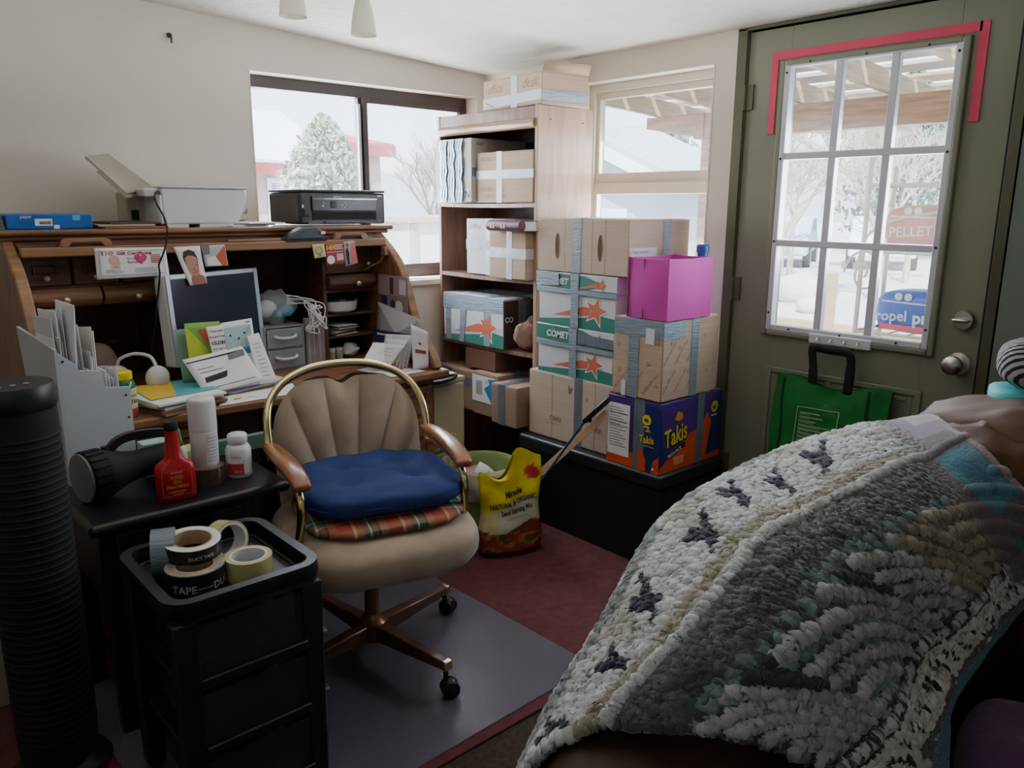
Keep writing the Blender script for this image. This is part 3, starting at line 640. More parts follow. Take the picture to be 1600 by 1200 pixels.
wb(mb, 'pages', [mat('teal_cover', '3f6a72', .6), mat('rust_cover', '7a4a48', .6)], t, bevel=.001)
for i, (x0, x1, y0, z, a) in enumerate([(-2.0, -1.79, -.42, 1.3155, .05), (-2.01, -1.83, -.40, 1.3225, -.06), (-1.97, -1.80, -.38, 1.3295, .1)]):
    mb = MB(); mb.box(-(x1 - x0) / 2, (x1 - x0) / 2, 0, .22, 0, .0065)
    tag(mb.build('folder', mat('folder%d' % i, ['7a5a48', 'b0a088', '4a3c34'][i], .7), loc=((x0 + x1) / 2, y0, z), rot=(0, 0, a), bevel=.001), ['brown folder under the white printer tray, bottom of three', 'tan folder in the middle of three by the blue ream', 'dark folder lying on top of the tan one'][i], 'folder')
for i, (x0, y0, z, a) in enumerate([(-1.555, -.40, 1.3155, .1), (-1.53, -.37, 1.3205, -.12), (-1.50, -.42, 1.3255, .05)]):
    tag(MB().box(0, .15, 0, .2, 0, .0045).build('envelope', [M['paper'], mat('lilac_paper', 'a8a4b8', .8), M['paper2']][i], loc=(x0, y0, z), rot=(0, 0, a)), ['white envelope lowest of three between the two printers', 'lilac envelope in the middle of three between the printers', 'grey envelope on top of the three between the printers'][i], 'envelope')
# white printer
t = tw('printer', 'white printer with a raised rear paper tray, on the desk top', 'printer', (-1.65, -.25, 1.315))
mb = MB(); mb.prism([(-1.785, 1.325), (-1.79, 1.455), (-1.475, 1.450), (-1.475, 1.415), (-1.515, 1.325)], 'y', -.36, -.08)
wb(mb, 'printer_body', M['white'], t, bevel=.008, seg=3)
wb(MB().box(-1.792, -1.472, -.365, -.075, 1.452, 1.459), 'lid', mat('printer_lid', 'c4c6cc', .4), t, bevel=.003)
wb(MB().box(-1.84, -1.785, -.34, -.10, 1.42, 1.452).box(-1.80, -1.785, -.36, -.10, 1.325, 1.43), 'hinge_block', M['white'], t, bevel=.008)
wb(MB().box(-1.86, -1.78, -.20, -.08, 1.317, 1.44), 'rear_housing', M['cream'], t, bevel=.006)
wb(MB().box(-1.845, -1.82, -.205, -.199, 1.34, 1.375), 'port', M['blackm'], t)
wb(MB().box(-1.78, -1.70, -.36, -.1, 1.315, 1.326).box(-1.66, -1.53, -.36, -.1, 1.315, 1.326), 'foot', M['white'], t)
mb = MB(); TP = [(-2.016, -.34, 1.5446), (-1.8979, -.34, 1.4262), (-1.7275, -.10, 1.4483), (-1.8799, -.10, 1.5683)]
mb.add(TP + [(a + .004, b, c + .007) for a, b, c in TP], [(0, 1, 2, 3), (7, 6, 5, 4), (0, 4, 5, 1), (1, 5, 6, 2), (2, 6, 7, 3), (3, 7, 4, 0)])
TQ = [(-1.985, -.345, 1.500), (-1.90, -.345, 1.415), (-1.78, -.18, 1.425), (-1.88, -.18, 1.52)]
mb.add(TQ + [(a + .003, b, c + .006) for a, b, c in TQ], [(0, 1, 2, 3), (7, 6, 5, 4), (0, 4, 5, 1), (1, 5, 6, 2), (2, 6, 7, 3), (3, 7, 4, 0)])
wb(mb, 'paper_tray', mat('tray_shadowed', '857d70', .6), t)  # tray colour darkened, its shadow is put into the base colour
mb = MB(); mb.prism([(-1.494, 1.362), (-1.478, 1.362), (-1.478, 1.382)], 'y', -.363, -.36); wb(mb, 'triangle_mark', gink, t)
cord = tw('power_cord', 'thin black cord hanging from the white printer across the gift certificate', 'cord', (-1.80, -.37, 1.315))
mb = MB(); mb.tube(spline([(-1.79, -.352, 1.436), (-1.80, -.38, 1.436), (-1.825, -.41, 1.430), (-1.832, -.44, 1.40), (-1.827, -.49, 1.35), (-1.835, -.53, 1.30), (-1.852, -.53, 1.24), (-1.87, -.526, 1.20), (-1.872, -.528, 1.16), (-1.885, -.52, 1.08), (-1.90, -.50, .96), (-1.93, -.50, .84), (-1.91, -.46, .772)], 6), .003, 6)
wb(mb, 'wire', M['blackm'], cord); wb(MB().cyl((-1.795, -.355, 1.436), (-1.815, -.392, 1.434), .007, .005, 10), 'plug', M['blackm'], cord)
# black inkjet printer
t = tw('inkjet_printer', 'black all in one inkjet printer in front of the slider window', 'printer', (-1.1, -.28, 1.315))
x0, x1, y0, y1, z0 = -1.262, -.866, -.365, -.09, 1.319
bm_ = mat('printer_black', '26282c', .3, var=.08); bg_ = mat('printer_side', '34322f', .5, var=.08)
wb(MB().box(x0, x1, y0, y1, z0, z0 + .126), 'printer_body', bm_, t, bevel=.008, seg=3)
wb(MB().box(x0 - .002, x0 + .002, y0 + .012, y1 - .01, z0 + .01, z0 + .115), 'side_cover', bg_, t, bevel=.001)
wb(MB().box(x0 - .003, x1 + .003, y0 + .002, y1, z0 + .127, z0 + .137), 'scanner_lid', mat('lid_edge', '3a3c40', .35), t, bevel=.004)
wb(MB().box(x0 + .05, x1 - .045, y0 - .008, y0, z0 + .052, z0 + .112), 'control_panel', mat('panel_grey', '34373c', .25), t, bevel=.003)
wb(MB().box(x0 + .05, x1 - .045, y0 - .010, y0 - .0005, z0 + .100, z0 + .1015), 'panel_line', M['chrome'], t)
wb(MB().box(x0 + .052, x1 - .047, y0 - .003, y0 + .05, z0 + .018, z0 + .05), 'paper_slot', M['blackm'], t)
wb(MB().box(x0 + .10, x1 - .10, y0 - .018, y0 + .01, z0 + .004, z0 + .013).box(x0 + .03, x1 - .02, y0 - .006, y0, z0, z0 + .012), 'output_tray', mat('tray_dark', '4a4d52', .35), t, bevel=.002)
wb(MB().box(x0 + .130, x0 + .160, y0 - .0095, y0 - .007, z0 + .064, z0 + .092), 'display', mat('lcd', '0c1014', .1), t)
mb = MB(); o_ = (x0, y0 - .009, z0); text_into(mb, 'EPSON', .013, (x0 + .145, y0 - .0085, z0 + .103), FY, 0, bold=.02, align='LEFT')
for (u, v) in ((.185, .078), (.205, .078), (.195, .088), (.195, .068), (.22, .085), (.22, .07), (.235, .085), (.10, .085)): disc(mb, u, v, .0025, o_, FY, 0)
rect(mb, .008, .066, .016, .077, (x0, y0 - .0006, z0), FY, 0); rect(mb, .092, .070, .1, .076, o_, FY, 0); text_into(mb, 'XP-420', .007, (x0 + .265, y0 - .009, z0 + .073), FY, 0); text_into(mb, 'XP', .008, (x1 - .035, y0 - .0006, z0 + .012), FY, 0)
rect(mb, x1 - x0 - .04, .112, x1 - x0 - .015, .117, (x0, y0 - .0006, z0), FY, 0)
wb(mb, 'printing', [mat('print_white', 'c4c6ca', .5)], t, smooth=False)
wb(MB().box(x0 + .006, x0 + .035, y0 - .004, y0 + .01, z0 + .03, z0 + .04).box(x0 + .012, x0 + .02, y0 - .002, y0 + .002, z0 + .04, z0 + .062), 'card_slot', M['blackm'], t)
# grey wedge device on the rail
t = tw('phone_handset', 'dark grey desk phone wedge propped in front of the black printer', 'phone', (-1.32, -.44, 1.315))
mb = MB(); mb.prism([(-1.40, 1.266), (-1.245, 1.266), (-1.245, 1.298), (-1.28, 1.318), (-1.33, 1.313), (-1.375, 1.292)], 'y', -.52, -.46)
wb(mb, 'phone_body', mat('slate_plastic', '3a424c', .4), t, bevel=.008, seg=3); wb(MB().box(-1.262, -1.2455, -.53, -.46, 1.287, 1.298), 'phone_edge', M['paper2'], t)
wb(MB().box(-1.402, -1.235, -.523, -.42, 1.262, 1.2685), 'phone_base', M['blackm'], t)
tag(MB().box(-.10, .10, -.008, .008, 0, .008).build('wooden_ruler', M['oakl'], loc=(-1.52, -.502, 1.266), rot=(0, 0, .02), bevel=.001), 'short pale wooden ruler lying on the desk rail', 'ruler')

# ================================================================ ON THE WORK SURFACE
ZS = .7625
mon = thing('monitor', 'flat grey monitor with a silver frame, switched off on the desk', 'monitor', (-1.668, -.49, ZS), R(20))
mon.rotation_euler = (0, 0, R(20))
T_ = Matrix.Translation((0, 0, .085)) @ Matrix.Rotation(R(-4), 4, 'X')
mb = MB(); mb.box(-.205, .205, -.006, .048, 0, .315, 0, T_); mb.build('monitor_shell', M['white'], mon, bevel=.006)
mb = MB(); 
for (a, b, c, e) in ((-.205, -.187, .0, .315), (.187, .205, .0, .315), (-.187, .187, .299, .315), (-.187, .187, .0, .034)): mb.box(a, b, -.014, -.006, c, e, 0, T_)
mb.build('bezel', mat('silver_bezel', 'b4bfcc', .35, metal=.2), mon, bevel=.002)
mb = MB(); mb.box(-.187, .187, -.009, -.0065, .034, .299, 0, T_); mb.build('screen', mat('dark_screen', '1c2836', .16, var=.1), mon)
MB().box(-.03, .03, .03, .05, 0, .20).build('stand_neck', M['white'], mon); MB().lathe([(.11, 0), (.11, .008), (.02, .014)], 28, sy=.8).build('stand_foot', M['white'], mon)
sheet('green_folder', 'pale green folder leaning behind the lime card', 'folder', [(-1.862, -.600, .985), (-1.805, -.600, .985), (-1.805, -.62, .80), (-1.858, -.62, .80)], m=mat('sage_card', '7fa58c', .7))
sheet('greeting_card', 'lime and green greeting card leaning against the monitor', 'greeting card', [(-1.8399, -.625, 1.007), (-1.7200, -.625, 1.0038), (-1.7100, -.645, .84), (-1.8372, -.645, .84)], m=mat('green_card', '7cae4e', .7), prints=[('p', [(.0, .08), (.0, .97), (.9, .08)], 0), ('p', [(.35, .85), (.65, .88), (.62, .55), (.5, .6)], 1)], mats=[lime, orangep])
sheet('birthday_card', 'white rounded card reading about getting older', 'greeting card', [(-1.7765, -.6465, .9912), (-1.7167, -.6465, .9942), (-1.7158, -.662, .86), (-1.7607, -.662, .86)], prints=[('t', 'You may', .012, .15, .84, 0), ('t', 'be getting', .012, .1, .70, 0), ('t', 'OLDER', .0165, .12, .52, 0, .03), ('t', "but we're", .012, .15, .38, 0), ('t', 'not yet', .012, .2, .22, 0)], mats=[ink])
sheet('picture_card', 'white card with a teal and blue landscape picture', 'postcard', [(-1.7233, -.640, .9987), (-1.6063, -.630, 1.0048), (-1.6040, -.655, .84), (-1.7180, -.660, .84)],
      prints=[('r', .08, .40, .92, .88, 0), ('r', .08, .28, .92, .42, 1), ('p', [(.08, .5), (.92, .75), (.92, .88), (.5, .6)], 2), ('d', .25, .7, .004, 3), ('d', .5, .62, .004, 3), ('d', .7, .72, .004, 3), ('r', .78, .93, .92, .95, 3)], mats=[lblue, mat('azure_print', '3c90b4', .7), mat('mist_print', '9cb4ac', .8), ink])
sheet('window_envelope', 'large white envelope with black bars lying against the cards', 'envelope', [(-1.8708, -.668, .8934), (-1.6631, -.668, .9149), (-1.6200, -.730, .80), (-1.8300, -.74, .78)],
      prints=[('p', [(.02, .86), (.98, .88), (.98, .93), (.02, .89)], 0), ('p', [(.66, .72), (.70, .90), (.98, .92), (.96, .76)], 1), ('p', [(.12, .28), (.15, .42), (.55, .48), (.48, .32)], 0), ('t', 'Get It Today', .010, .17, .33, 2, .02)] + lines(.12, .5, .55, .65, 2, 1, 8, .02) + [('r', .1, .12, .9, .135, 0)], mats=[ink, gink, M['paper']])
sheet('bank_letter', 'folded letter standing at the right of the big envelope', 'letter', [(-1.638, -.655, .9465), (-1.5946, -.655, .9544), (-1.5683, -.725, .785), (-1.6357, -.725, .785)], prints=lines(.3, .8, .15, .8, 9, 0, 2), mats=[gink])
rnd = random.Random(5)
def pile(name, labels, cat, cx, cy, w, h, z, cols, rz=0., group=None, th=.004):
    for i, (lb, c) in enumerate(zip(labels, cols)):
        o = MB().box(-w / 2, w / 2, -h / 2, h / 2, 0, th).build(name, c, loc=(cx + rnd.uniform(-.012, .012), cy + rnd.uniform(-.012, .012), z), rot=(0, 0, rz + rnd.uniform(-.12, .12)), bevel=.0008)
        tag(o, lb, cat, group); z += th + .0003
    return z
z = pile('letter', ['opened letter at the bottom of the pile before the monitor', 'letter second in the pile before the monitor', 'letter third in the pile before the monitor', 'dark edged letter topmost of the pile before the monitor'], 'letter', -1.64, -.64, .26, .10, ZS, [M['paper'], M['paper2'], mat('grey_card', '8c8c90', .8), M['paper']], .25, th=.0035)
sheet('calculator_note', 'white sheet with an orange stamp at the front edge of the desk', 'paper', [(-1.78, -.735, ZS + .002), (-1.50, -.70, ZS + .002), (-1.55, -.85, ZS + .002), (-1.83, -.855, ZS + .002)], prints=[('d', .22, .45, .016, 0), ('p', [(.35, .4), (.5, .25), (.5, .27), (.35, .42)], 1)], mats=[mat('orange_stamp', 'd09a30', .7), ink])
z = pile('magazine', ['magazine at the bottom of the pile left on the desk', 'brown catalogue second in the left pile', 'magazine third in the left pile', 'white catalogue fourth in the left pile', 'catalogue right under the yellow and teal folder'], 'magazine', -1.93, -.72, .23, .24, ZS, [mat('mag_a', '9c7a5c', .7), mat('mag_b', '6a5040', .7), M['paper2'], mat('mag_c', 'b8b0a4', .7), M['paper']], .3, th=.0075)
sheet('pocket_folder', 'yellow and teal folder on top of the left pile', 'folder', [(-2.015, -.56, z + .002), (-1.83, -.555, z + .002), (-1.79, -.77, z + .002), (-2.02, -.80, z + .002)], m=teal, prints=[('p', [(.0, .0), (.35, .0), (.72, .95), (.0, .98)], 0), ('d', .5, .8, .02, 1)], mats=[mat('folder_yellow', 'd0b43c', .7), mat('orange_dab', 'c89030', .7)])
# round white ear pads with band, dark cushion bag
t = tw('headphones', 'white headphones with round pads lying at the back left of the desk', 'headphones', (-1.945, -.55, ZS))
for (x, y) in ((-1.925, -.575), (-2.025, -.49)):
    mb = MB(); mb.ell((x, y, .825), (.040, .022, .042), 20, 12); wb(mb, 'ear_pad', M['white'], t)
mb = MB(); mb.tube(spline([(-1.925, -.57, .865), (-1.935, -.545, .895), (-1.975, -.52, .905), (-2.015, -.50, .89), (-2.025, -.49, .865)]), .006, 8); wb(mb, 'headband', M['white'], t)
wb(MB().lathe([(.03, 0), (.03, .022)], 14, c=(-1.925, -.575, ZS)).lathe([(.03, 0), (.03, .022)], 14, c=(-2.025, -.49, ZS)), 'pad_rim', M['white'], t)
mb = MB(); mb.ell((0, 0, .085), (.075, .05, .085), 24, 14)
mb.v = [(v[0] * (1 + .15 * mnoise.noise(Vector(v) * 18)), v[1] * (1 + .1 * mnoise.noise(Vector(v) * 22)), v[2]) for v in mb.v]
tag(mb.build('paper_bag', mat('taupe_bag', '8f7d74', .85, bump=.3, bs=40), loc=(-2.06, -.37, ZS)), 'crumpled taupe bag at the back left of the desk', 'bag')
# drawer organiser with mask bag
t = tw('desk_organizer', 'small clear plastic drawer organizer right of the monitor', 'organizer', (-1.395, -.36, ZS))
wb(ring(MB(), 'y', -1.478, -1.312, .763, .935, .006, -.44, -.26).box(-1.478, -1.312, -.27, -.262, .763, .935).box(-1.472, -1.318, -.44, -.27, .845, .849), 'organizer_case', mat('clear_case', 'b8bcc0', .2, alpha=.5), t)
for a in (.769, .851):
    dr = wb(MB().box(-1.470, -1.320, -.446, -.442, a, a + .074).box(-1.470, -1.320, -.442, -.28, a, a + .004), 'organizer_drawer', mat('clear_drawer', 'a9b0b6', .2, alpha=.5), t, bevel=.002)
    mb = MB(); mb.tube(spline([(-1.44, -.446, a + .045), (-1.425, -.462, a + .04), (-1.395, -.466, a + .038), (-1.365, -.462, a + .04), (-1.35, -.446, a + .045)]), .006, 8); mb.build('drawer_pull', M['paper2'], dr)
    mb = MB(); mb.ell((-1.40, -.36, a + .03), (.05, .05, .022), 14, 8); mb.build('drawer_contents', mat('grey_contents', '74777c', .7), dr)
mb = MB(); mb.ell((0, 0, 0), (.088, .06, .062), 40, 20)
mb.v = [(v[0] * (1 + .35 * mnoise.noise(Vector(v) * 30)) + .004 * mnoise.noise(Vector(v) * 90), v[1] * (1 + .35 * mnoise.noise(Vector(v) * 35)), v[2] * (1 + .4 * mnoise.noise(Vector(v) * 24))) for v in mb.v]
t = tw('plastic_bag', 'clear plastic bag of blue face masks on the desk organizer', 'bag', (-1.40, -.36, .936))
b = mb.build('bag_film', mat('film', 'c4ccd2', .15, alpha=.30, bump=.6, bs=25), t, loc=(0, 0, .068))
MB().ell((.045, -.03, .055), (.030, .02, .030), 14, 8).ell((.0, -.035, .04), (.02, .02, .02), 14, 8).build('face_masks', mat('mask_blue', '5aa0b4', .7), t)
MB().ell((-.03, .0, .06), (.045, .04, .035), 14, 8).build('white_masks', M['paper'], t)
t = tw('cable_bundle', 'tangle of white cord hanging over the right of the mask bag', 'cord', (-1.29, -.42, .95))
mb = MB(); rnd = random.Random(11)
for k in range(7):
    a = Vector((-1.36, -.40, 1.05 - k * .006)); pts = [a, a + Vector((.04 + .01 * k, -.04, -.01))]
    for j in range(6): pts.append(Vector((-1.27 + rnd.uniform(-.045, .045), -.47 + rnd.uniform(-.015, .015), .985 + rnd.uniform(-.06, .05) - .006 * k)))
    mb.tube(spline(pts, 6), .0022, 6)
wb(mb, 'wire', M['paper'], t)
t = tw('pouch', 'upright clear zip pouch of papers beside the organizer', 'pouch', (-1.27, -.42, ZS))
wb(MB().box(-1.300, -1.215, -.435, -.405, .763, .955), 'pouch_film', mat('pouch_film', 'b4aeb0', .2, alpha=.5), t, bevel=.006)
mb = MB(); [mb.box(-1.29 + .012 * k, -1.284 + .012 * k, -.432, -.408, .765, .93 - .008 * (k % 3), k % 2) for k in range(6)]; wb(mb, 'pouch_contents', [M['paper2'], mat('brown_card', '7a5c50', .8)], t)
# right cubbies
t = tw('serving_bowl', 'white bowl with dark contents in the top right cubby', 'bowl', (-1.11, -.36, .956))
mb = MB(); mb.lathe([(.055, 0), (.078, .012), (.085, .05), (.081, .05), (.074, .016), (.0, .012)], 32, c=(-1.11, -.355, .957), cap=False); wb(mb, 'bowl_shell', M['white'], t)
mb = MB(); mb.ell((-1.11, -.355, 1.005), (.074, .074, .028), 20, 8); wb(mb, 'bowl_contents', M['black'], t)
for k in range(7):
    rnd = random.Random(k + 30)
    tag(MB().box(-.055, .055, -.08, .08, 0, .0035).build('receipt', [M['paper2'], mat('rc%d' % k, '6f6558', .8)][k % 2], loc=(-1.11 + rnd.uniform(-.02, .02), -.33, .8665 + k * .0062), rot=(rnd.uniform(-.02, .02), rnd.uniform(-.03, .03), rnd.uniform(-.3, .3))), 'folded receipt in the loose pile in the middle right cubby', 'receipt', 'receipts in the middle right cubby')
for i, x in enumerate((-1.16, -1.125)):
    t = tw('small_jar', ['small white jar at the left in the lowest right cubby', 'small white jar beside the crumpled paper in the lowest cubby'][i], 'jar', (x, -.38, ZS))
    wb(MB().lathe([(.014, 0), (.016, .004), (.016, .032), (.012, .036)], 16, c=(x, -.38, ZS)), 'jar_body', mat('jar%d' % i, 'a8ae9c', .3), t); wb(MB().lathe([(.015, .036), (.015, .048)], 16, c=(x, -.38, ZS)), 'jar_lid', M['white'], t)
mb = MB(); mb.ell((0, 0, .028), (.04, .03, .028), 20, 12); mb.v = [tuple(c * (1 + .35 * mnoise.noise(Vector(v) * 45)) for c in v) for v in mb.v]
tag(mb.build('crumpled_paper', M['paper2'], loc=(-1.065, -.37, ZS)), 'crumpled white paper in the lowest right cubby', 'paper')
# papers leaning on the right side panel
XR = -.9665
def xr(y0, y1, z0, z1, dx=.0, lean=.02): return [(XR - dx, y0, z1), (XR - dx, y1, z1), (XR - dx - lean, y1, z0), (XR - dx - lean, y0, z0)]
sheet('wall_calendar', 'dark floral calendar standing highest against the right desk side', 'calendar', xr(-.455, -.67, .90, 1.115, 0, .004), m=mat('mauve_paper', '8c7478', .8), prints=[('r', .0, .62, .98, .98, 0), ('r', .40, .64, .52, .96, 1), ('r', .72, .66, .94, .94, 2), ('r', .1, .3, .3, .6, 3), ('d', .7, .4, .03, 2), ('d', .5, .45, .02, 1)], mats=[mat('mauve_light', 'a08a8e', .8), mat('mauve_dark', '4a3038', .8), M['paper2'], navyp])
sheet('manila_envelope', 'big lilac white envelope slanting down the right desk side', 'envelope', [(XR - .008, -.455, 1.00), (XR - .008, -.77, .955), (XR - .03, -.77, .80), (XR - .03, -.46, .80)], m=mat('lilac_white', 'aaa4ae', .8), prints=[('p', [(0, .98), (.98, .98), (.45, .45)], 0), ('d', .9, .9, .003, 1)], mats=[M['paper2'], ink])
sheet('bank_booklet', 'navy and white booklet in front of the big lilac envelope', 'booklet', [(XR - .034, -.46, .885), (XR - .034, -.755, .897), (XR - .06, -.74, .766), (XR - .06, -.46, .766)], prints=[('p', [(.0, .55), (.0, 1), (.95, 1), (.6, .75), (.3, .6)], 0), ('r', .1, .84, .4, .90, 1)] + lines(.5, .95, .1, .6, 8, 2, 5), mats=[navyp, M['paper'], gink])
for k in range(5):
    sheet('folded_statement', 'folded statement standing in the row behind the scissors', 'statement', [(XR - .07 - .012 * k, -.60 - .02 * k, .885 - .006 * k), (XR - .06 - .012 * k, -.765 - .008 * k, .90 - .008 * k), (XR - .085 - .02 * k, -.75, .766), (XR - .095 - .02 * k, -.62, .766)], m=[M['paper'], M['paper2']][k % 2], prints=lines(.2, .8, .2, .8, 6, 0, k + 3), mats=[gink], group='folded statements behind the scissors')
sheet('red_stripe_envelope', 'white envelope with a red bar at the front right corner of the desk', 'envelope', [(-1.03, -.775, .945), (-.972, -.81, .912), (-.972, -.81, .766), (-1.03, -.785, .766)], prints=[('r', .2, .38, .85, .47, 0), ('d', .5, .62, .006, 1)], mats=[redi, gink])
sheet('notebook', 'white notebook propped on the papers behind the pink scissors', 'notebook', [(-1.129, -.66, .868), (-.985, -.66, .845), (-1.04, -.72, .790), (-1.2186, -.72, .809)], prints=[('p', [(.86, .15), (.97, .15), (.97, .95), (.86, .95)], 0)] + lines(.3, .5, .45, .65, 3, 1, 2), mats=[mat('maroon_print', '8c2c50', .7), gink], th=.006)
sheet('blotter_sheet', 'white sheet under the scissors on the right of the desk', 'paper', [(-1.20, -.64, ZS + .001), (-1.04, -.60, ZS + .001), (-1.0, -.83, ZS + .001), (-1.16, -.84, ZS + .001)])
sc = thing('scissors', 'pink handled scissors resting on the white notebook', 'scissors', (-1.08, -.74, .79), 0, rot=(R(62), 0, R(20)))
pk = mat('pink_plastic', 'd8409a', .35)
for s_, rz in ((1, R(12)), (-1, R(-14))):
    mb = MB(); Mr = Matrix.Rotation(rz, 4, 'Z')
    pts = [Mr @ Vector((.045 + .036 * cos(a), s_ * .014 + .020 * sin(a) + .006, 0)) for a in [k * pi / 10 for k in range(20)]]
    mb.tube(pts, .006, 8, closed=True); mb.cyl(Mr @ Vector((.012, 0, 0)), Mr @ Vector((-.012, -s_ * .002, 0)), .006, .004, 8); mb.build('handle', pk, sc, loc=(0, 0, .004 * s_))
    mb = MB(); mb.prism([(-.01, -.005), (-.085, -.001), (-.085, .001), (-.01, .006)], 'z', -.001, .001, M=Mr); mb.build('blade', M['chrome'], sc, loc=(0, 0, .004 * s_))
# ================================================================ MAROON RUG, CHAIR MAT
o = MB().box(-4.0, -.02, -1.895, -.02, .0005, .008).build('area_rug', M['rug'], bevel=.003); tag(o, 'maroon rug covering the floor under the chair and the desk', 'rug')
P = []
def rr(cx, cy, w, h, r, n=6):
    out = []
    for sx, sy, a0 in ((1, 1, 0), (-1, 1, 90), (-1, -1, 180), (1, -1, 270)):
        for k in range(n + 1): a = R(a0 + 90 * k / n); out.append((cx + sx * (w / 2 - r) + r * cos(a), cy + sy * (h / 2 - r) + r * sin(a)))
    return out
o = MB().prism(rr(0, 0, 1.22, .96, .05), 'z', 0, .003).build('chair_mat', mat('mat_vinyl', '706e7c', .26, alpha=.48, bump=.12, bs=90, var=.06), loc=(-1.735, -1.385, .0085), rot=(0, 0, R(1.5)), bevel=.001)
tag(o, 'translucent grey vinyl chair mat with rounded corners on the maroon rug', 'chair mat')

# ================================================================ CHAIR
ch = thing('swivel_chair', 'padded tan swivel chair with a brass hoop back and oak armrests', 'chair', (-1.592, -1.35, .0115), R(-15))
# star base
cap = M['brass']; wd = mat('brown_star_base', '5a3d2e', .35, var=.15, vs=10, coat=.3)
MB().lathe([(.040, .06), (.044, .075), (.044, .12), (.030, .135), (.026, .145)], 24).lathe([(.024, .14), (.024, .34), (.05, .36), (.05, .375)], 24).build('pedestal_post', mat('bronze_post', '8a6448', .3, metal=.6), ch)
MB().box(-.10, .10, -.11, .09, .362, .378).box(-.03, .03, -.06, .06, .33, .365).build('seat_plate', M['blackm'], ch, bevel=.004)
for k, a in enumerate((-67, 24, 112, 204)):
    L = .325; A = Matrix.Rotation(R(a), 4, 'Z')
    mb = MB(); mb.add([(.02, -.022, .062), (.02, .022, .062), (.02, .022, .118), (.02, -.022, .118), (L, -.014, .082), (L, .014, .082), (L, .014, .108), (L, -.014, .108)], [(0, 1, 2, 3), (7, 6, 5, 4), (0, 4, 5, 1), (1, 5, 6, 2), (2, 6, 7, 3), (3, 7, 4, 0)], 0, A)
    lg = mb.build('base_arm', wd, ch, bevel=.005)
    mb = MB(); mb.box(L - .008, L + .010, -.015, .015, .080, .110, 0, A); mb.build('end_cap', cap, lg, bevel=.004)
    mb = MB(); c = A @ Vector((L - .005, 0, 0)); mb.cyl((c.x, c.y, .055), (c.x, c.y, .085), .008, n=10)
    q = A @ Vector((L + .012, 0, 0)); T2 = A @ Matrix.Rotation(R(35), 4, 'Z')
    d = (A @ Matrix.Rotation(R(60 + 40 * k), 4, 'Z')) @ Vector((0, 1, 0))
    for s_ in (-1, 1):
        p = Vector((q.x, q.y, .027)) + d * .012 * s_; mb.cyl(p - d * .008, p + d * .008, .0265, n=20)
    mb.ell((q.x, q.y, .036), (.024, .024, .024), 14, 8)
    mb.build('caster', M['black'], lg, bevel=.002)
# seat
mb = MB(); mb.ell((0, -.045, .435), (.285, .292, .078), 48, 24, e=.62)
def seatw(v):
    x, y, z = v; z += .006 * sin(x * 60) * max(0, -(y + .2)) * 3 + .005 * mnoise.noise(Vector(v) * 9)
    if y > .05: x *= 1 - .35 * (y - .05) ** 1.2
    return (x, y, z)
mb.v = [seatw(v) for v in mb.v]; mb.build('seat', M['taupe'], ch, ang=80)
0 and MB().tube([(.272 * math.copysign(abs(cos(a)) ** .62, cos(a)), -.045 + .28 * math.copysign(abs(sin(a)) ** .62, sin(a)), .365) for a in [i * pi / 30 for i in range(60)]], .006, 6, closed=True)
# hoop back
hp = spline([(-.250, .150, .635), (-.252, .165, .68), (-.250, .19, .745), (-.232, .222, .80), (-.182, .250, .850), (-.10, .272, .880), (0, .278, .889), (.10, .272, .880), (.182, .250, .850), (.232, .222, .80), (.250, .19, .745), (.252, .165, .68), (.250, .150, .635)], 6)
MB().tube(hp, .0125, 14).build('brass_hoop', M['brass'], ch)
def backp(u, v, side=1):
    # u -1..1, v 0..1
    z = .40 + .450 * v
    hw = .236 - .008 * (1 - v) ** 2 if v < .55 else .236 * max(.02, 1 - ((v - .55) / .52) ** 2.6) ** .5
    x = u * hw
    y = .185 + .085 * v - .055 * u * u * (1 - .4 * v)
    if v > .80: z -= .022 * math.exp(-((x - .0) / .028) ** 2) * (v - .80) / .2
    z -= (.0 if abs(u) < .55 else 0)
    phi = math.atan2(x, (z - .30) * .9 + .02); c = abs(cos(phi * 13.5)) ** .5
    y -= side * (.012 + .030 * c * (.35 + .65 * min(1, v * 1.5)) * (1 - v ** 8)) * (1 - abs(u) ** 6)
    return (x, y, z)
mb = MB(); mb.grid(lambda a, b: backp(a * 2 - 1, b), 200, 70); mb.build('backrest', M['taupe'], ch, ang=180)
mb = MB(); mb.grid(lambda a, b: (lambda p: (p[0], .195 + .085 * b + .02 * (1 - abs(a * 2 - 1) ** 4) - .045 * (a * 2 - 1) ** 2, p[2]))(backp(a * 2 - 1, b, 0)), 24, 20); mb.build('back_shell', mat('back_lining', '5a4c40', .9), ch)
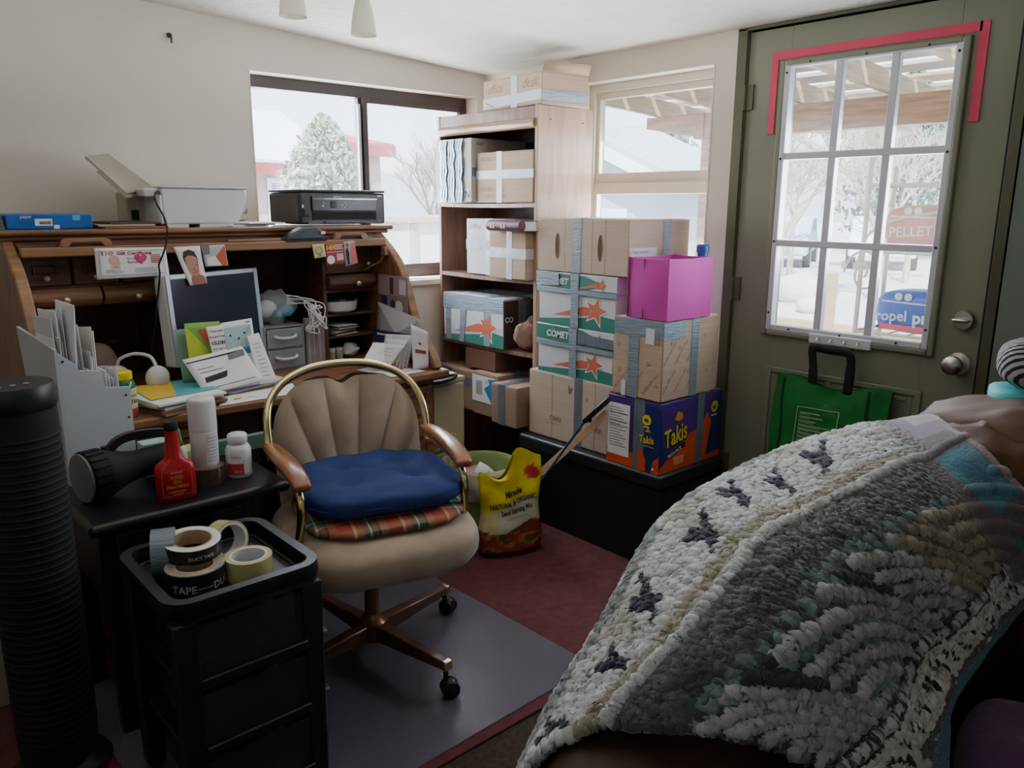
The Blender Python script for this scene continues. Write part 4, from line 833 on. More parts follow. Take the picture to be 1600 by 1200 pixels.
for s_ in (-1, 1):
    mb = MB(); mb.tube(spline([(s_ * .250, .155, .655), (s_ * .248, .05, .652), (s_ * .240, -.10, .65), (s_ * .236, -.165, .635), (s_ * .236, -.185, .59), (s_ * .240, -.17, .52), (s_ * .246, -.13, .45), (s_ * .250, -.08, .40)], 6), .0115, 12); mb.build('arm_tube', M['brass'], ch)
    mb = MB(); sp_ = spline([(s_ * .250, .165, .672), (s_ * .248, .06, .680), (s_ * .240, -.08, .680), (s_ * .234, -.17, .668), (s_ * .232, -.20, .652)], 6)
    n = len(sp_); mb.sweep(sp_, [(.027 * math.copysign(abs(cos(a)) ** .7, cos(a)), .015 * math.copysign(abs(sin(a)) ** .7, sin(a))) for a in [i * pi / 8 for i in range(16)]], scl=[.86 + .20 * sin(pi * min(1, i / n * 1.1)) if i < n - 3 else (.95, .82, .5)[i - n + 3] for i in range(n)])
    mb.build('armrest', M['oak'] if 0 else wood('arm_oak%d' % s_, 'a06a42', '74452a', axis='y', rough=.25), ch, ang=80)
# cushions
ci = thing('seat_pad', 'thin red and green plaid pad lying on the chair seat', 'cushion', (-1.590, -1.395, .533), R(-17))
pl = bpy.data.materials.new('plaid'); pl.use_nodes = True; nt = pl.node_tree; nn = nt.nodes; ll = nt.links; b = nn['Principled BSDF']; b.inputs['Roughness'].default_value = .9
tc = nn.new('ShaderNodeTexCoord'); sx_ = nn.new('ShaderNodeSeparateXYZ'); ll.new(tc.outputs['Object'], sx_.inputs[0])
def band(sock, f, ph, lo, cols):
    m1 = nn.new('ShaderNodeMath'); m1.operation = 'MULTIPLY_ADD'; m1.inputs[1].default_value = f; m1.inputs[2].default_value = ph; ll.new(sock, m1.inputs[0])
    m2 = nn.new('ShaderNodeMath'); m2.operation = 'FRACT'; ll.new(m1.outputs[0], m2.inputs[0]); r_ = nn.new('ShaderNodeValToRGB'); r_.color_ramp.interpolation = 'CONSTANT'
    el = r_.color_ramp.elements; el[0].position = 0; el[0].color = srgb(cols[0][1]); el[1].position = cols[1][0]; el[1].color = srgb(cols[1][1])
    for p_, c_ in cols[2:]: e_ = el.new(p_); e_.color = srgb(c_)
    ll.new(m2.outputs[0], r_.inputs[0]); return r_.outputs[0]
cols = [(0, 'a84440'), (.30, 'c8b89a'), (.36, 'b06050'), (.5, '2f6b5c'), (.62, 'd0d0c0'), (.66, '2f6b5c'), (.80, '24303c'), (.84, '9c7858')]
a_ = band(sx_.outputs['X'], 7.5, .2, 0, cols); b_ = band(sx_.outputs['Y'], 7.5, .5, 0, cols); mx = nn.new('ShaderNodeMix'); mx.data_type = 'RGBA'; mx.inputs[0].default_value = .45; ll.new(a_, mx.inputs[6]); ll.new(b_, mx.inputs[7]); ll.new(mx.outputs[2], b.inputs['Base Color'])
mb = MB(); mb.ell((0, 0, 0), (.238, .225, .020), 40, 16, e=.6); mb.v = [(v[0], v[1], v[2] + .004 * mnoise.noise(Vector(v) * 14)) for v in mb.v]; mb.build('pad_cover', pl, ci, ang=80)
cu = thing('navy_cushion', 'navy blue tufted cushion on top of the plaid pad', 'cushion', (-1.577, -1.375, .592), R(-17))
mb = MB(); mb.ell((0, 0, 0), (.236, .215, .041), 72, 28, e=.55)
def cw(v):
    x, y, z = v; k = 0
    for tx, ty in ((-.09, -.07), (.09, -.07), (-.09, .08), (.09, .08)): k += math.exp(-((x - tx) ** 2 + (y - ty) ** 2) / .0012)
    if z > 0: z = z * (1 - .62 * min(1, k)) + .010 * mnoise.noise(Vector((x * 11, y * 11, 3)))
    s_ = 1 + .02 * mnoise.noise(Vector((x * 12, y * 12, 9)))
    return (x * s_, y * s_, z + .004 * mnoise.noise(Vector(v) * 30))
mb.v = [cw(v) for v in mb.v]; mb.build('cushion_cover', M['navy'], cu, ang=180)
mb = MB(); mb.tube([(.232 * math.copysign(abs(cos(a)) ** .55, cos(a)), .211 * math.copysign(abs(sin(a)) ** .55, sin(a)), -.004) for a in [i * pi / 40 for i in range(80)]], .004, 6, closed=True); mb.build('piping', M['navy'], cu)

# ================================================================ BLACK SIDE TABLE WITH THINGS
ZT = .62
t = tw('side_table', 'black lacquered side table with rounded edges in front of the desk', 'table', (-2.05, -1.07, 0))
wb(MB().box(-2.335, -1.800, -1.275, -.885, .588, ZT), 'table_top', M['navyblk'], t, bevel=.014, seg=4)
wb(MB().box(-2.31, -1.90, -1.245, -.90, .40, .588), 'drawer_case', M['navyblk'], t, bevel=.004)
wb(MB().box(-2.27, -1.94, -1.252, -1.243, .42, .575), 'drawer', M['navyblk'], t, bevel=.004)
for x in (-2.30, -1.945):
    for y in (-1.24, -.94): wb(MB().box(x, x + .04, y, y + .04, 0, .41), 'leg', M['navyblk'], t, bevel=.004)
wb(MB().box(-2.27, -1.93, -1.22, -.92, .12, .14), 'lower_shelf', M['navyblk'], t, bevel=.004)
# letter sorter
t = thing('letter_sorter', 'tall white stepped letter sorter full of mail on the black table', 'letter holder', (-2.285, -.915, ZT), R(9))
wp = mat('white_board', 'aeb4bc', .5, var=.03)
Ls = .185
for y0, y1, zb in ((0, .008, 0), (.17, .178, .15)):
    mb = MB(); mb.prism([(0, zb), (Ls, zb), (Ls + .004, .255), (.118, .265), (.112, .315), (.05, .325), (.048, .34), (.012, .372), (0, .385)], 'y', y0, y1); mb.build('side_board', wp, t, bevel=.001)
mb = MB(); mb.prism([(0, 0), (.048, 0), (.048, .15), (.20, .15), (.25, .43), (0, .39)], 'x', -.006, .002); mb.build('back_board', wp, t)
for x, h in ((.06, .30), (.118, .245), (Ls - .004, .22)): MB().box(x, x + .005, .008, .17, .15, h).box(x, x + .005, .008, .046, 0, .15).build('divider', wp, t)
MB().box(.0, Ls, .0, .046, 0, .008).box(0, Ls, .04, .178, .146, .154).build('bottom_board', wp, t)
mb = MB(); f_ = ((0, 0, 0), FY)
for u, v in ((.012, .355), (.02, .02), (.042, .008), (Ls - .012, .232), (Ls - .01, .165)): disc(mb, u, v, .0035, *f_, lift=.0012)
mb.build('screw_heads', M['blackm'], t)
rnd = random.Random(21)
slots = [(.010, .050, .40, .53, 11), (.072, .112, .30, .47, 10), (.128, .172, .24, .34, 5)]
lab = ['white letter in the rear slot of the letter sorter', 'white letter in the middle slot of the letter sorter', 'white letter in the front slot of the letter sorter']
for si, (a, b, h0, h1, n) in enumerate(slots):
    for k in range(n):
        x = a + (b - a) * (k + .5) / n; h = rnd.uniform(h0, h1 - .02); tl = rnd.uniform(-.17, .14); q = (k / n - .3) * .12
        mb = MB(); T2 = Matrix.Translation((x, .09, .160)) @ Matrix.Rotation(tl, 4, 'X') @ Matrix.Rotation(q * .8, 4, 'Y')
        mb.box(-.0012, .0012, -.062, .058, 0, h - .16, 0, T2)
        Wm = Matrix.Translation(t.location) @ Matrix.Rotation(R(9), 4, 'Z'); mb.v = [tuple(Wm @ Vector(v)) for v in mb.v]; L0 = t.location
        mb.v = [(v[0] - L0[0], v[1] - L0[1], v[2] - L0[2]) for v in mb.v]
        o = mb.build('letter', [M['paper'], M['paper2'], mat('env%d%d' % (si, k), ['c9c6c0', 'b4b8c4'][k % 2], .8)][k % 3], loc=L0); tag(o, lab[si], 'letter', lab[si].replace('white letter', 'letters'))
# green jar with yellow lid
def jar(name, label, cat, x, y, z, body, lid, prof, lidprof, extra=None):
    t = tw(name, label, cat, (x, y, z)); wb(MB().lathe(prof, 28, c=(x, y, z)), 'bottle_body', body, t, ang=50); wb(MB().lathe(lidprof, 28, c=(x, y, z)), 'lid', lid, t, ang=50); return t
x, y = -2.095, -.79
t = jar('vitamin_jar', 'green jar with a yellow lid and fruit label behind the letter sorter', 'jar', x, y, ZS, mat('green_glass', '1d6a3a', .12), M['yellow'], [(.034, 0), (.037, .006), (.037, .095), (.030, .115), (.026, .12)], [(.029, .118), (.030, .120), (.030, .140), (.027, .142)])
lbm = MB()
def arc_label(mb, x, y, z, r, z0, z1, a0, a1, m=0, n=16):
    mb.add([(x + r * cos(a0 + (a1 - a0) * i / n), y + r * sin(a0 + (a1 - a0) * i / n), z + zz) for zz in (z0, z1) for i in range(n + 1)], [(i, i + 1, n + 2 + i, n + 1 + i) for i in range(n)], m)
def text_cyl(mb, s, size, x, y, z, r, ang, m=0, bold=.0):
    a = MB(); text_into(a, s, size, (0, 0, 0), ((1, 0, 0), (0, 1, 0)), 0, bold=bold, lift=0, align='CENTER')
    mb.add([(x + r * cos(ang + v[0] / r), y + r * sin(ang + v[0] / r), z + v[1]) for v in a.v], a.f, m)
va = math.atan2(-3.312 - y, -2.766 - x)
arc_label(lbm, x, y, ZS, .0375, .005, .092, va - 1.3, va + 1.6, 0); arc_label(lbm, x, y, ZS, .0378, .005, .03, va - 1.3, va + 1.6, 1); text_cyl(lbm, 'Turmeric', .016, x, y, ZS + .066, .0383, va + .75, 2); text_cyl(lbm, 'XTRA', .018, x, y, ZS + .045, .0383, va + .75, 2, .02)
wb(lbm, 'label_print', [mat('cream_label', 'c9c49c', .6), mat('red_fruit', 'b03a44', .6), mat('dark_green_ink', '24402c', .7)], t, smooth=False)
# big torch
t = thing('torch', 'large black handheld torch lying on the black table', 'torch', (-2.2, -1.06, ZT), R(12))
Mx_ = frame((0, 0, .068), (0, 1, 0), (0, 0, 1))
MB().lathe([(.060, -.095), (.068, -.085), (.068, -.04), (.060, -.02), (.045, .02), (.040, .05), (.040, .15), (.036, .165)], 32, M=Mx_).build('torch_body', M['blackm'], t, ang=50)
MB().lathe([(.066, -.100), (.0665, -.095)], 32, M=Mx_).build('lens_rim', mat('grey_rim', '6a6c70', .4), t)
mb = MB(); [mb.box(-.006, .006, .066, .071, -.09, -.045, 0, Mx_ @ Matrix.Rotation(k * pi / 10, 4, 'Z')) for k in range(20)]; mb.build('grip_ribs', M['blackm'], t)
mb = MB(); mb.sweep(spline([(-.025, 0, .115), (-.005, 0, .140), (.03, 0, .152), (.09, 0, .150), (.15, 0, .135), (.165, 0, .10)], 5), [(-.013, -.007), (.013, -.007), (.013, .007), (-.013, .007)], up=(0, 1, 0)); mb.build('handle', M['black'], t, bevel=.003)
MB().cyl((-.03, 0, .128), (-.03, 0, .14), .010, n=12).build('button', M['blackm'], t)
# red additive bottle
x, y = -2.098, -1.205
t = thing('additive_bottle', 'red flask of gas treatment with a black cap at the table edge', 'bottle', (x, y, ZT), R(-8))
mb = MB(); pr_ = [(0, .046, .020), (.004, .050, .024), (.080, .051, .025), (.098, .046, .023), (.108, .030, .020), (.118, .022, .018), (.175, .017, .016), (.195, .016, .015)]
n = 28; vs = []; fs = []
for z_, a, b in pr_:
    for i in range(n): an = 2 * pi * i / n; e_ = .55 if z_ < .11 else .9; vs.append((a * math.copysign(abs(cos(an)) ** e_, cos(an)), b * math.copysign(abs(sin(an)) ** e_, sin(an)), z_))
for j in range(len(pr_) - 1):
    for i in range(n): k = (i + 1) % n; fs.append((j * n + i, j * n + k, (j + 1) * n + k, (j + 1) * n + i))
fs.append(tuple(range(n))[::-1]); fs.append(tuple((len(pr_) - 1) * n + i for i in range(n)))
mb.add(vs, fs); mb.build('bottle_body', M['red'], t, ang=50)
MB().lathe([(.017, .192), (.018, .195), (.018, .213), (.016, .216)], 20).build('cap', M['blackm'], t)
mb = MB(); F_ = ((-.04, -.0252, .008), FY)
for (a, b, c, e_) in ((.002, .008, .078, .009), (.002, .077, .078, .078), (.002, .008, .003, .078), (.077, .008, .078, .078)): rect(mb, a, b, c, e_, *F_, m=1)
for s2, sz, z_, m_ in (('SUPER', .013, .055, 0), ('GAS', .013, .042, 0), ('TREATMENT', .0115, .029, 0)): text_into(mb, s2, sz, (0, -.0255, .008 + z_), FY, m_, bold=.025, align='CENTER', sx=.9)
rect(mb, .025, .070, .055, .074, *F_, m=1); rect(mb, .018, .018, .062, .021, *F_, m=1); rect(mb, .026, .012, .054, .014, *F_, m=1)
mb.build('label_print', [mat('gold_ink', 'c08a28', .5), mat('pink_ink', 'c86a70', .6)], t, smooth=False)
# spray can on tape roll
def tape_roll(name, label, c, r, w, ri, side, core, printm=None, rot=None, wrap=None, words=None, group=None, face=None):
    t = thing(name, label, 'tape roll', c, 0, group, rot=rot)
    MB().lathe([(ri + .004, 0), (r, 0), (r, w), (ri + .004, w), (ri + .004, 0)], 48, cap=False).build('tape_winding', side, t, ang=40)
    MB().lathe([(ri, .0005), (ri + .004, .0005), (ri + .004, w + .0005), (ri, w + .0005), (ri, .0005)], 40, cap=False).build('cardboard_core', core, t, ang=40)
    if wrap: MB().lathe([(r + .0006, .001), (r + .0006, w - .001)], 48, cap=False).build('wrapper', wrap, t)
    if face:
        mb = MB(); mb.lathe([(ri + .003, w + .001), (r - .001, w + .001)], 48, cap=False); mb.build('face_label', face, t)
    if words:
        mb = MB(); wmat = []
        for s2, sz, ang, zz, mm in words:
            if mm not in wmat: wmat.append(mm)
            text_cyl(mb, s2, sz, 0, 0, zz, r + .0012, ang, wmat.index(mm), .02)
        mb.build('printing', wmat, t, smooth=False)
    return t
dg_ = mat('dark_wrapper', '1e1e22', .3); silver = mat('silver_tape_face', 'cfd1d4', .35, metal=.1); brownt = mat('clear_brown_tape', '4a4038', .2, var=.3, vs=20); corem = mat('core_card', 'b39a80', .8)
tape_roll('parcel_tape', 'roll of dark clear parcel tape under the white spray can', (-1.985, -1.125, ZT), .050, .048, .036, brownt, corem)
t = tw('aerosol_can', 'tall white capped aerosol can standing on the parcel tape', 'can', (-1.985, -1.125, ZT + .049))
wb(MB().lathe([(.034, 0), (.037, .004), (.0375, .110), (.037, .111)], 32, c=(-1.985, -1.125, ZT + .049)), 'can_body', M['white'], t, ang=50)
wb(MB().lathe([(.0385, .108), (.038, .19), (.036, .197), (.033, .199)], 32, c=(-1.985, -1.125, ZT + .049)), 'cap', M['white'], t, ang=50)
va = math.atan2(-3.312 + 1.125, -2.766 + 1.985)
mb = MB(); arc_label(mb, -1.985, -1.125, ZT + .049, .0381, .01, .10, va + .1, va + 1.2, 0)
for k in range(8): arc_label(mb, -1.985, -1.125, ZT + .049, .0384, .02 + .0095 * k, .0225 + .0095 * k, va + .2, va + 1.1 - .1 * (k % 3), 1)
wb(mb, 'label_print', [M['paper2'], mat('pale_ink', '9a9ca8', .7)], t, smooth=False)
# pill bottle
x, y = -1.893, -1.135
t = jar('pill_bottle', 'small white pill bottle with a red label on the table edge', 'bottle', x, y, ZT, M['white'], M['white'], [(.032, 0), (.036, .004), (.0365, .082), (.030, .095), (.024, .099), (.024, .102)], [(.026, .100), (.028, .102), (.028, .124), (.024, .128)])
va = math.atan2(-3.312 - y, -2.766 - x); mb = MB(); arc_label(mb, x, y, ZT, .037, .012, .076, va - 1.0, va + 1.1, 2); arc_label(mb, x, y, ZT, .0374, .012, .046, va - 1.0, va + .35, 0)
mb.add([(x + .0374 * cos(va + q), y + .0374 * sin(va + q), ZT + z_) for q, z_ in ((-1.0, .046), (.35, .046), (.35, .056))], [(0, 1, 2)], 0)
text_cyl(mb, 'tablets', .011, x, y, ZT + .062, .0378, va - .2, 1); text_cyl(mb, '60 ct', .009, x, y, ZT + .02, .0378, va - .1, 2); wb(mb, 'label_print', [mat('red_label', 'b83a40', .5), gink, M['paper']], t, smooth=False)
# glue bottle
x, y = -2.02, -1.02
t = jar('glue_bottle', 'white glue bottle with a green nozzle behind the red flask', 'bottle', x, y, ZT, M['white'], M['green'], [(.018, 0), (.020, .004), (.020, .075), (.012, .09)], [(.011, .09), (.012, .093), (.010, .105), (.004, .140), (.002, .142)])
# tin and papers behind
t = tw('mint_tin', 'pale green and blue cardboard carton between the sorter and the glue', 'box', (-2.07, -.95, ZT)); wb(MB().box(-2.11, -2.02, -.985, -.93, ZT, ZT + .10), 'carton', mat('aqua_carton', '9cc0bc', .6), t, bevel=.002)
mb = MB(); rect(mb, .01, .05, .08, .09, (-2.11, -.985, ZT), FY, 0); text_into(mb, 'Mint', .02, (-2.10, -.9855, ZT + .06), FY, 1); wb(mb, 'label_print', [M['paper'], mat('teal_ink', '2c6a72', .7)], t, smooth=False)
tag(MB().box(-.07, .07, -.03, .03, 0, .055).build('tissue_packet', mat('lime_packet', 'b8c07c', .7), loc=(-1.95, -.93, ZT), rot=(0, 0, .2), bevel=.006), 'pale lime packet behind the aerosol can', 'packet')
tag(MB().box(-.12, .12, -.012, .012, 0, .05).build('storage_tray', mat('sage_tray', '6f8c84', .5), loc=(-1.80, -.915, ZT + .0), rot=(0, 0, 0), bevel=.003), 'sage green tray edge behind the pill bottle', 'tray')

# ================================================================ BLACK DRAWER CART
t = tw('drawer_cart', 'black plastic three drawer cart with smoky drawers in the foreground', 'drawer cart', (-2.135, -1.575, 0))
cx, cy_, w, h = -2.135, -1.575, .345, .36; cz0 = .555
mb = MB(); poly = rr(0, 0, w, h, .04); 
mb.prism(poly, 'z', cz0 - .012, cz0, M=Matrix.Translation((cx, cy_, 0))); wb(mb, 'tray_floor', M['black'], t)
ring_pts = [(cx + x, cy_ + y, cz0 + .012) for x, y in rr(0, 0, w - .012, h - .012, .045)]
wb(MB().sweep(ring_pts, [(-.012, -.026), (.012, -.026), (.014, .004), (.006, .012), (-.006, .012), (-.012, 0)], closed=True), 'tray_rim', M['black'], t, ang=50)
inner = [(cx + x, cy_ + y, cz0 + .002) for x, y in rr(0, 0, w - .055, h - .055, .03)]
wb(MB().tube(inner, .004, 8, closed=True), 'inner_ridge', M['black'], t)
for sx in (-1, 1):
    for sy in (-1, 1):
        mb = MB(); a = (cx + sx * (w / 2 - .028), cy_ + sy * (h / 2 - .028)); mb.add([(a[0] + dx * .022, a[1] + dy * .022, .03) for dx, dy in ((-1, -1), (1, -1), (1, 1), (-1, 1))] + [(a[0] + dx * .026, a[1] + dy * .026, cz0 - .01) for dx, dy in ((-1, -1), (1, -1), (1, 1), (-1, 1))], [(3, 2, 1, 0), (4, 5, 6, 7), (0, 1, 5, 4), (1, 2, 6, 5), (2, 3, 7, 6), (3, 0, 4, 7)]); wb(mb, 'post', M['black'], t, bevel=.006, seg=3)
        cst = MB(); cst.cyl((a[0] - .01, a[1], .0345), (a[0] + .01, a[1], .0345), .023, n=16); wb(cst, 'caster', M['blackm'], t)
for z_ in (.05, .215, .38):
    if z_ > .06: wb(MB().box(cx - .15, cx + .15, cy_ - .165, cy_ + .16, z_ - .012, z_ - .004), 'shelf_frame', M['black'], t, bevel=.003)
    mb = MB(); mb.box(cx - .122, cx + .122, cy_ - .172, cy_ - .168, z_ + .01, z_ + .148).box(cx - .122, cx + .122, cy_ + .14, cy_ + .144, z_ + .01, z_ + .148).box(cx - .122, cx - .118, cy_ - .17, cy_ + .14, z_ + .01, z_ + .148).box(cx + .118, cx + .122, cy_ - .17, cy_ + .14, z_ + .01, z_ + .148).box(cx - .12, cx + .12, cy_ - .17, cy_ + .14, z_ + .006, z_ + .01)
    dr = wb(mb, 'drawer', M['smoke'], t, bevel=.002)
    q = MB().box(cx - .125, cx + .125, cy_ - .186, cy_ - .172, z_ + .006, z_ + .028).build('drawer_lip', M['black'], dr, bevel=.004)
    q = MB(); q.ell((cx, cy_ - .01, z_ + .06), (.105, .12, .05), 20, 10, e=.6); q.v = [(v[0], v[1], v[2] + .012 * mnoise.noise(Vector(v) * 20)) for v in q.v]; q.build('drawer_contents', mat('murk', '5a564c', .8, var=.4, vs=12), dr)
# tape rolls in the tray
zt = cz0 + .002
clr = mat('clear_tape', 'c9c890', .15, var=.03, trans=.15, coat=.3); vm = math.atan2(-3.312 + 1.65, -2.766 + 2.1)
lite = mat('print_silver', 'b8bac0', .5)
tape_roll('duct_tape', 'black wrapped duct tape roll lying flat at the front of the cart tray', (-2.205, -1.618, zt), .064, .052, .040, M['ductb'], corem, wrap=dg_, face=mat('printed_wood_face', '8f8276', .5, var=.35, vs=30), words=[('TAPE', .024, vm - .35, .012, lite), ('DUCK', .024, vm + 1.15, .012, lite), ('DUCK TAPE', .006, vm + .35, .018, lite)])
tape_roll('duct_tape', 'silver faced duct tape roll resting on top of the black wrapped one', (-2.188, -1.560, zt + .055), .063, .036, .042, silver, corem, wrap=dg_, words=[('DUCT TAPE', .011, vm + .35, .012, lite)], rot=(R(5), 0, 0))
tape_roll('grey_duct_tape', 'bare grey duct tape roll standing on its edge at the back left of the tray', (-2.262, -1.515, zt + .058), .056, .05, .038, M['ductb'], mat('grey_core', '70685e', .8), rot=(R(90), 0, R(68)))
tape_roll('packing_tape', 'clear packing tape roll lying at the front right of the tray', (-2.092, -1.645, zt), .053, .050, .038, clr, M['white'], words=[('Scotch', .011, vm, .0515, gink)] if 0 else None)
tape_roll('packing_tape', 'clear packing tape roll tilted behind the silver faced one', (-2.105, -1.515, zt + .049), .047, .045, .038, clr, M['white'], rot=(R(80), 0, R(15)))
# grey bins by the cart
t = tw('storage_bin', 'grey lavender plastic bin stack standing against the right of the cart', 'bin', (-1.915, -1.46, 0))
lv = mat('lavender_plastic', '5c5c72', .35)
wb(MB().box(-1.955, -1.908, -1.64, -1.53, .011, .17).box(-1.958, -1.900, -1.645, -1.522, .165, .18), 'lower_bin', lv, t, bevel=.006); wb(MB().box(-1.952, -1.910, -1.637, -1.535, .181, .33).box(-1.958, -1.900, -1.645, -1.522, .325, .345), 'upper_bin', lv, t, bevel=.006)

# ================================================================ TOWER FAN, LEFT BINS
t = tw('tower_fan', 'black tower fan with a round base at the left edge', 'fan', (-2.44, -1.26, 0))
x, y = -2.455, -1.26
wb(MB().lathe([(.112, 0), (.116, .012), (.105, .028), (.06, .045), (.05, .06)], 40, c=(x, y, 0)), 'base', M['black'], t, ang=40)
wb(MB().lathe([(.085, .06), (.088, .09), (.088, .93), (.086, .945)], 40, c=(x, y, 0)), 'housing', M['blackm'], t, ang=40)
mb = MB(); [mb.lathe([(.0885, 0), (.0900, .003), (.0900, .006), (.0885, .009)], 36, c=(x, y, .12 + .018 * k), cap=False) for k in range(43)]; wb(mb, 'grille', M['blackm'], t)
wb(MB().lathe([(.089, .945), (.092, .955), (.092, .985), (.085, 1.0), (.03, 1.004), (0.001, 1.004)], 40, c=(x, y, 0)), 'top_cap', mat('slate_black', '16181d', .4), t, ang=40)
mb = MB(); mb.box(x - .055, x - .035, y - .01, y + .012, 1.004, 1.0055, 0); [mb.lathe([(.006, 0), (.006, .002)], 10, 1, c=(x - .03 + .028 * k, y - .05 + .006 * k, 1.003)) for k in range(3)]
wb(mb, 'controls', [mat('cyan_led', '2c8aa0', .4), mat('pale_button', '8c909c', .4)], t)
t = tw('white_bin', 'white plastic bin with orange cloth behind the tower fan', 'bin', (-2.68, -.75, 0))
mb = MB(); mb.add([(-2.80, -.88, 0), (-2.50, -.88, 0), (-2.50, -.60, 0), (-2.80, -.60, 0), (-2.83, -.91, .3), (-2.47, -.91, .3), (-2.47, -.57, .3), (-2.83, -.57, .3)], [(3, 2, 1, 0), (0, 1, 5, 4), (1, 2, 6, 5), (2, 3, 7, 6), (3, 0, 4, 7)]); wb(mb, 'bin_body', mat('offwhite_bin', '9a968c', .5), t, bevel=.01, solid=.004)
mb = MB(); mb.ell((-2.65, -.74, .29), (.14, .13, .06), 20, 12); mb.v = [(v[0], v[1], v[2] + .02 * mnoise.noise(Vector(v) * 14)) for v in mb.v]
tag(mb.build('orange_cloth', mat('orange_cloth', '9c6a3c', .9)), 'orange cloth heaped in the white bin behind the fan', 'cloth')
t = tw('white_box', 'white box standing behind the white bin at the left edge', 'box', (-2.7, -.35, 0)); wb(MB().box(-2.86, -2.50, -.50, -.16, 0, .46), 'box_body', M['paper2'], t, bevel=.005); wb(MB().box(-2.87, -2.49, -.51, -.15, .46, .50), 'box_lid', M['paper2'], t, bevel=.005)
# ================================================================ BOOKCASE
bc = tw('bookcase', 'walnut laminate bookcase full of taped boxes in the corner', 'bookcase', (-.18, -.41, 0))
BX0, BX1, BY0, BY1 = -.355, -.012, -.772, -.062
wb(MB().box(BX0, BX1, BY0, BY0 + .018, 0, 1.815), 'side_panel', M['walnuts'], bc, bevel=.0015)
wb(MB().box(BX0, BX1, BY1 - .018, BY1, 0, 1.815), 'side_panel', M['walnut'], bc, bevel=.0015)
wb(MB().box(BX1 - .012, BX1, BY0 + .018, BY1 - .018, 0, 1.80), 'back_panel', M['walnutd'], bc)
for z in (1.39, 1.055, .72, .385, .05):
    mb = MB(); mb.grid(lambda u, v: (BX0 + .001, BY0 + .018 + (BY1 - BY0 - .036) * u, z + .018 * v - .004 * sin(pi * u)), 10, 1)
    mb.grid(lambda u, v: (BX0 + .001 + v * .33, BY1 - .018 - (BY1 - BY0 - .036) * u, z + .018 - .004 * sin(pi * u)), 10, 1)
    mb.grid(lambda u, v: (BX0 + .001 + v * .33, BY0 + .018 + (BY1 - BY0 - .036) * u, z - .004 * sin(pi * u)), 10, 1)
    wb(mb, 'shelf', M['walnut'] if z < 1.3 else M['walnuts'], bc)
wb(MB().box(BX0 + .01, BX1, BY0 + .018, BY1 - .018, 1.78, 1.80), 'top_panel', M['walnut'], bc)
wb(MB().box(BX0 + .002, BX0 + .02, BY0 + .018, BY1 - .018, 1.755, 1.812), 'top_rail', M['walnut'], bc, bevel=.002)
mb = MB(); mb.cyl((BX0 + .008, BY0 + .018, 1.742), (BX0 + .008, BY1 - .018, 1.742), .022, n=20); wb(mb, 'rounded_moulding', mat('moulding_wood', 'a08064', .25, coat=.4, var=.1), bc)
wb(MB().box(BX0 + .02, BX0 + .03, BY0 + .018, BY1 - .018, 0, .05), 'toe_kick', M['walnutd'], bc)
mb = MB(); [mb.cyl((a, BY0 - .0005, b), (a, BY0 - .002, b), .004, n=8) for a, b in ((-.28, 1.76), (-.08, 1.755))]; wb(mb, 'screw_heads', M['hole'], bc)

# ================================================================ CARTONS
def carton(label, x0, x1, y0, y1, z0, z1, m=None, tapes=(), name='cardboard_box', cat='box', rz=0., group=None, tape_m=None, seam='x', seams=(), lean=0):
    cx, cy = (x0 + x1) / 2, (y0 + y1) / 2; X, Y, Z = (x1 - x0) / 2, (y1 - y0) / 2, z1 - z0
    t = thing(name, label, cat, (cx, cy, z0), rz, group)
    mb = MB(); mb.box(-X, X, -Y, Y, .0005, Z - .002); mb.build('box_body', m or M['card'], t, bevel=.004)
    mb = MB()
    if seam == 'y': mb.box(-X + .001, -.001, -Y + .001, Y - .001, Z - .0025, Z).box(.001, X - .001, -Y + .001, Y - .001, Z - .0025, Z)
    else: mb.box(-X + .001, X - .001, -Y + .001, -.001, Z - .0025, Z).box(-X + .001, X - .001, .001, Y - .001, Z - .0025, Z)
    mb.build('top_flaps', m or M['card'], t)
    if seams:
        [MB().box(-X - .0006, -X, y - .0012, y + .0012, .002, Z - .004).build('crease', M['cardd'], t) for y in seams]
    if tapes:
        mb = MB(); tm = []
        for q in tapes:
            ax, p, w = q[:3]; mi = q[3] if len(q) > 3 else 'duct'; h = w / 2; e_ = .0012; jj = random.random() * .0006; e_ += jj
            if mi not in tm: tm.append(mi)
            k = tm.index(mi)
            if ax == 'y': L = [(-X - e_, -e_ * 0), (-X - e_, Z + e_), (X + e_, Z + e_), (X + e_, 0)]; P3 = [lambda s_, c=c: (c[0], p + s_, c[1]) for c in L]
            elif ax == 'x': L = [(-Y - e_, 0), (-Y - e_, Z + e_), (Y + e_, Z + e_), (Y + e_, 0)]; P3 = [lambda s_, c=c: (p + s_, c[0], c[1]) for c in L]
            else: L = [(-X - e_, Y + e_), (-X - e_, -Y - e_), (X + e_, -Y - e_), (X + e_, Y + e_), (-X - e_, Y + e_)]; P3 = [lambda s_, c=c: (c[0], c[1], p + s_) for c in L]
            for a, b in zip(P3, P3[1:]):
                A0, A1, B0, B1 = Vector(a(-h)), Vector(a(h)), Vector(b(-h)), Vector(b(h)); n = 8
                mb.add([tuple(A0.lerp(B0, i / n)) for i in range(n + 1)] + [tuple(A1.lerp(B1, i / n)) for i in range(n + 1)], [(i, i + 1, n + 2 + i, n + 1 + i) for i in range(n)], k)
        mb.build('tape', [M[q] for q in tm], t, smooth=False)
    return t, X, Y, Z
def printing(t, fn, mats, name='printing'):
    mb = MB(); fn(mb); return mb.build(name, mats, t, smooth=False)
wt = mat('white_tape', 'c4c9d4', .3, var=.06, vs=9, bump=.3, bs=20); M['wtape'] = wt
marker = mat('marker_pen', '8a7462', .8)
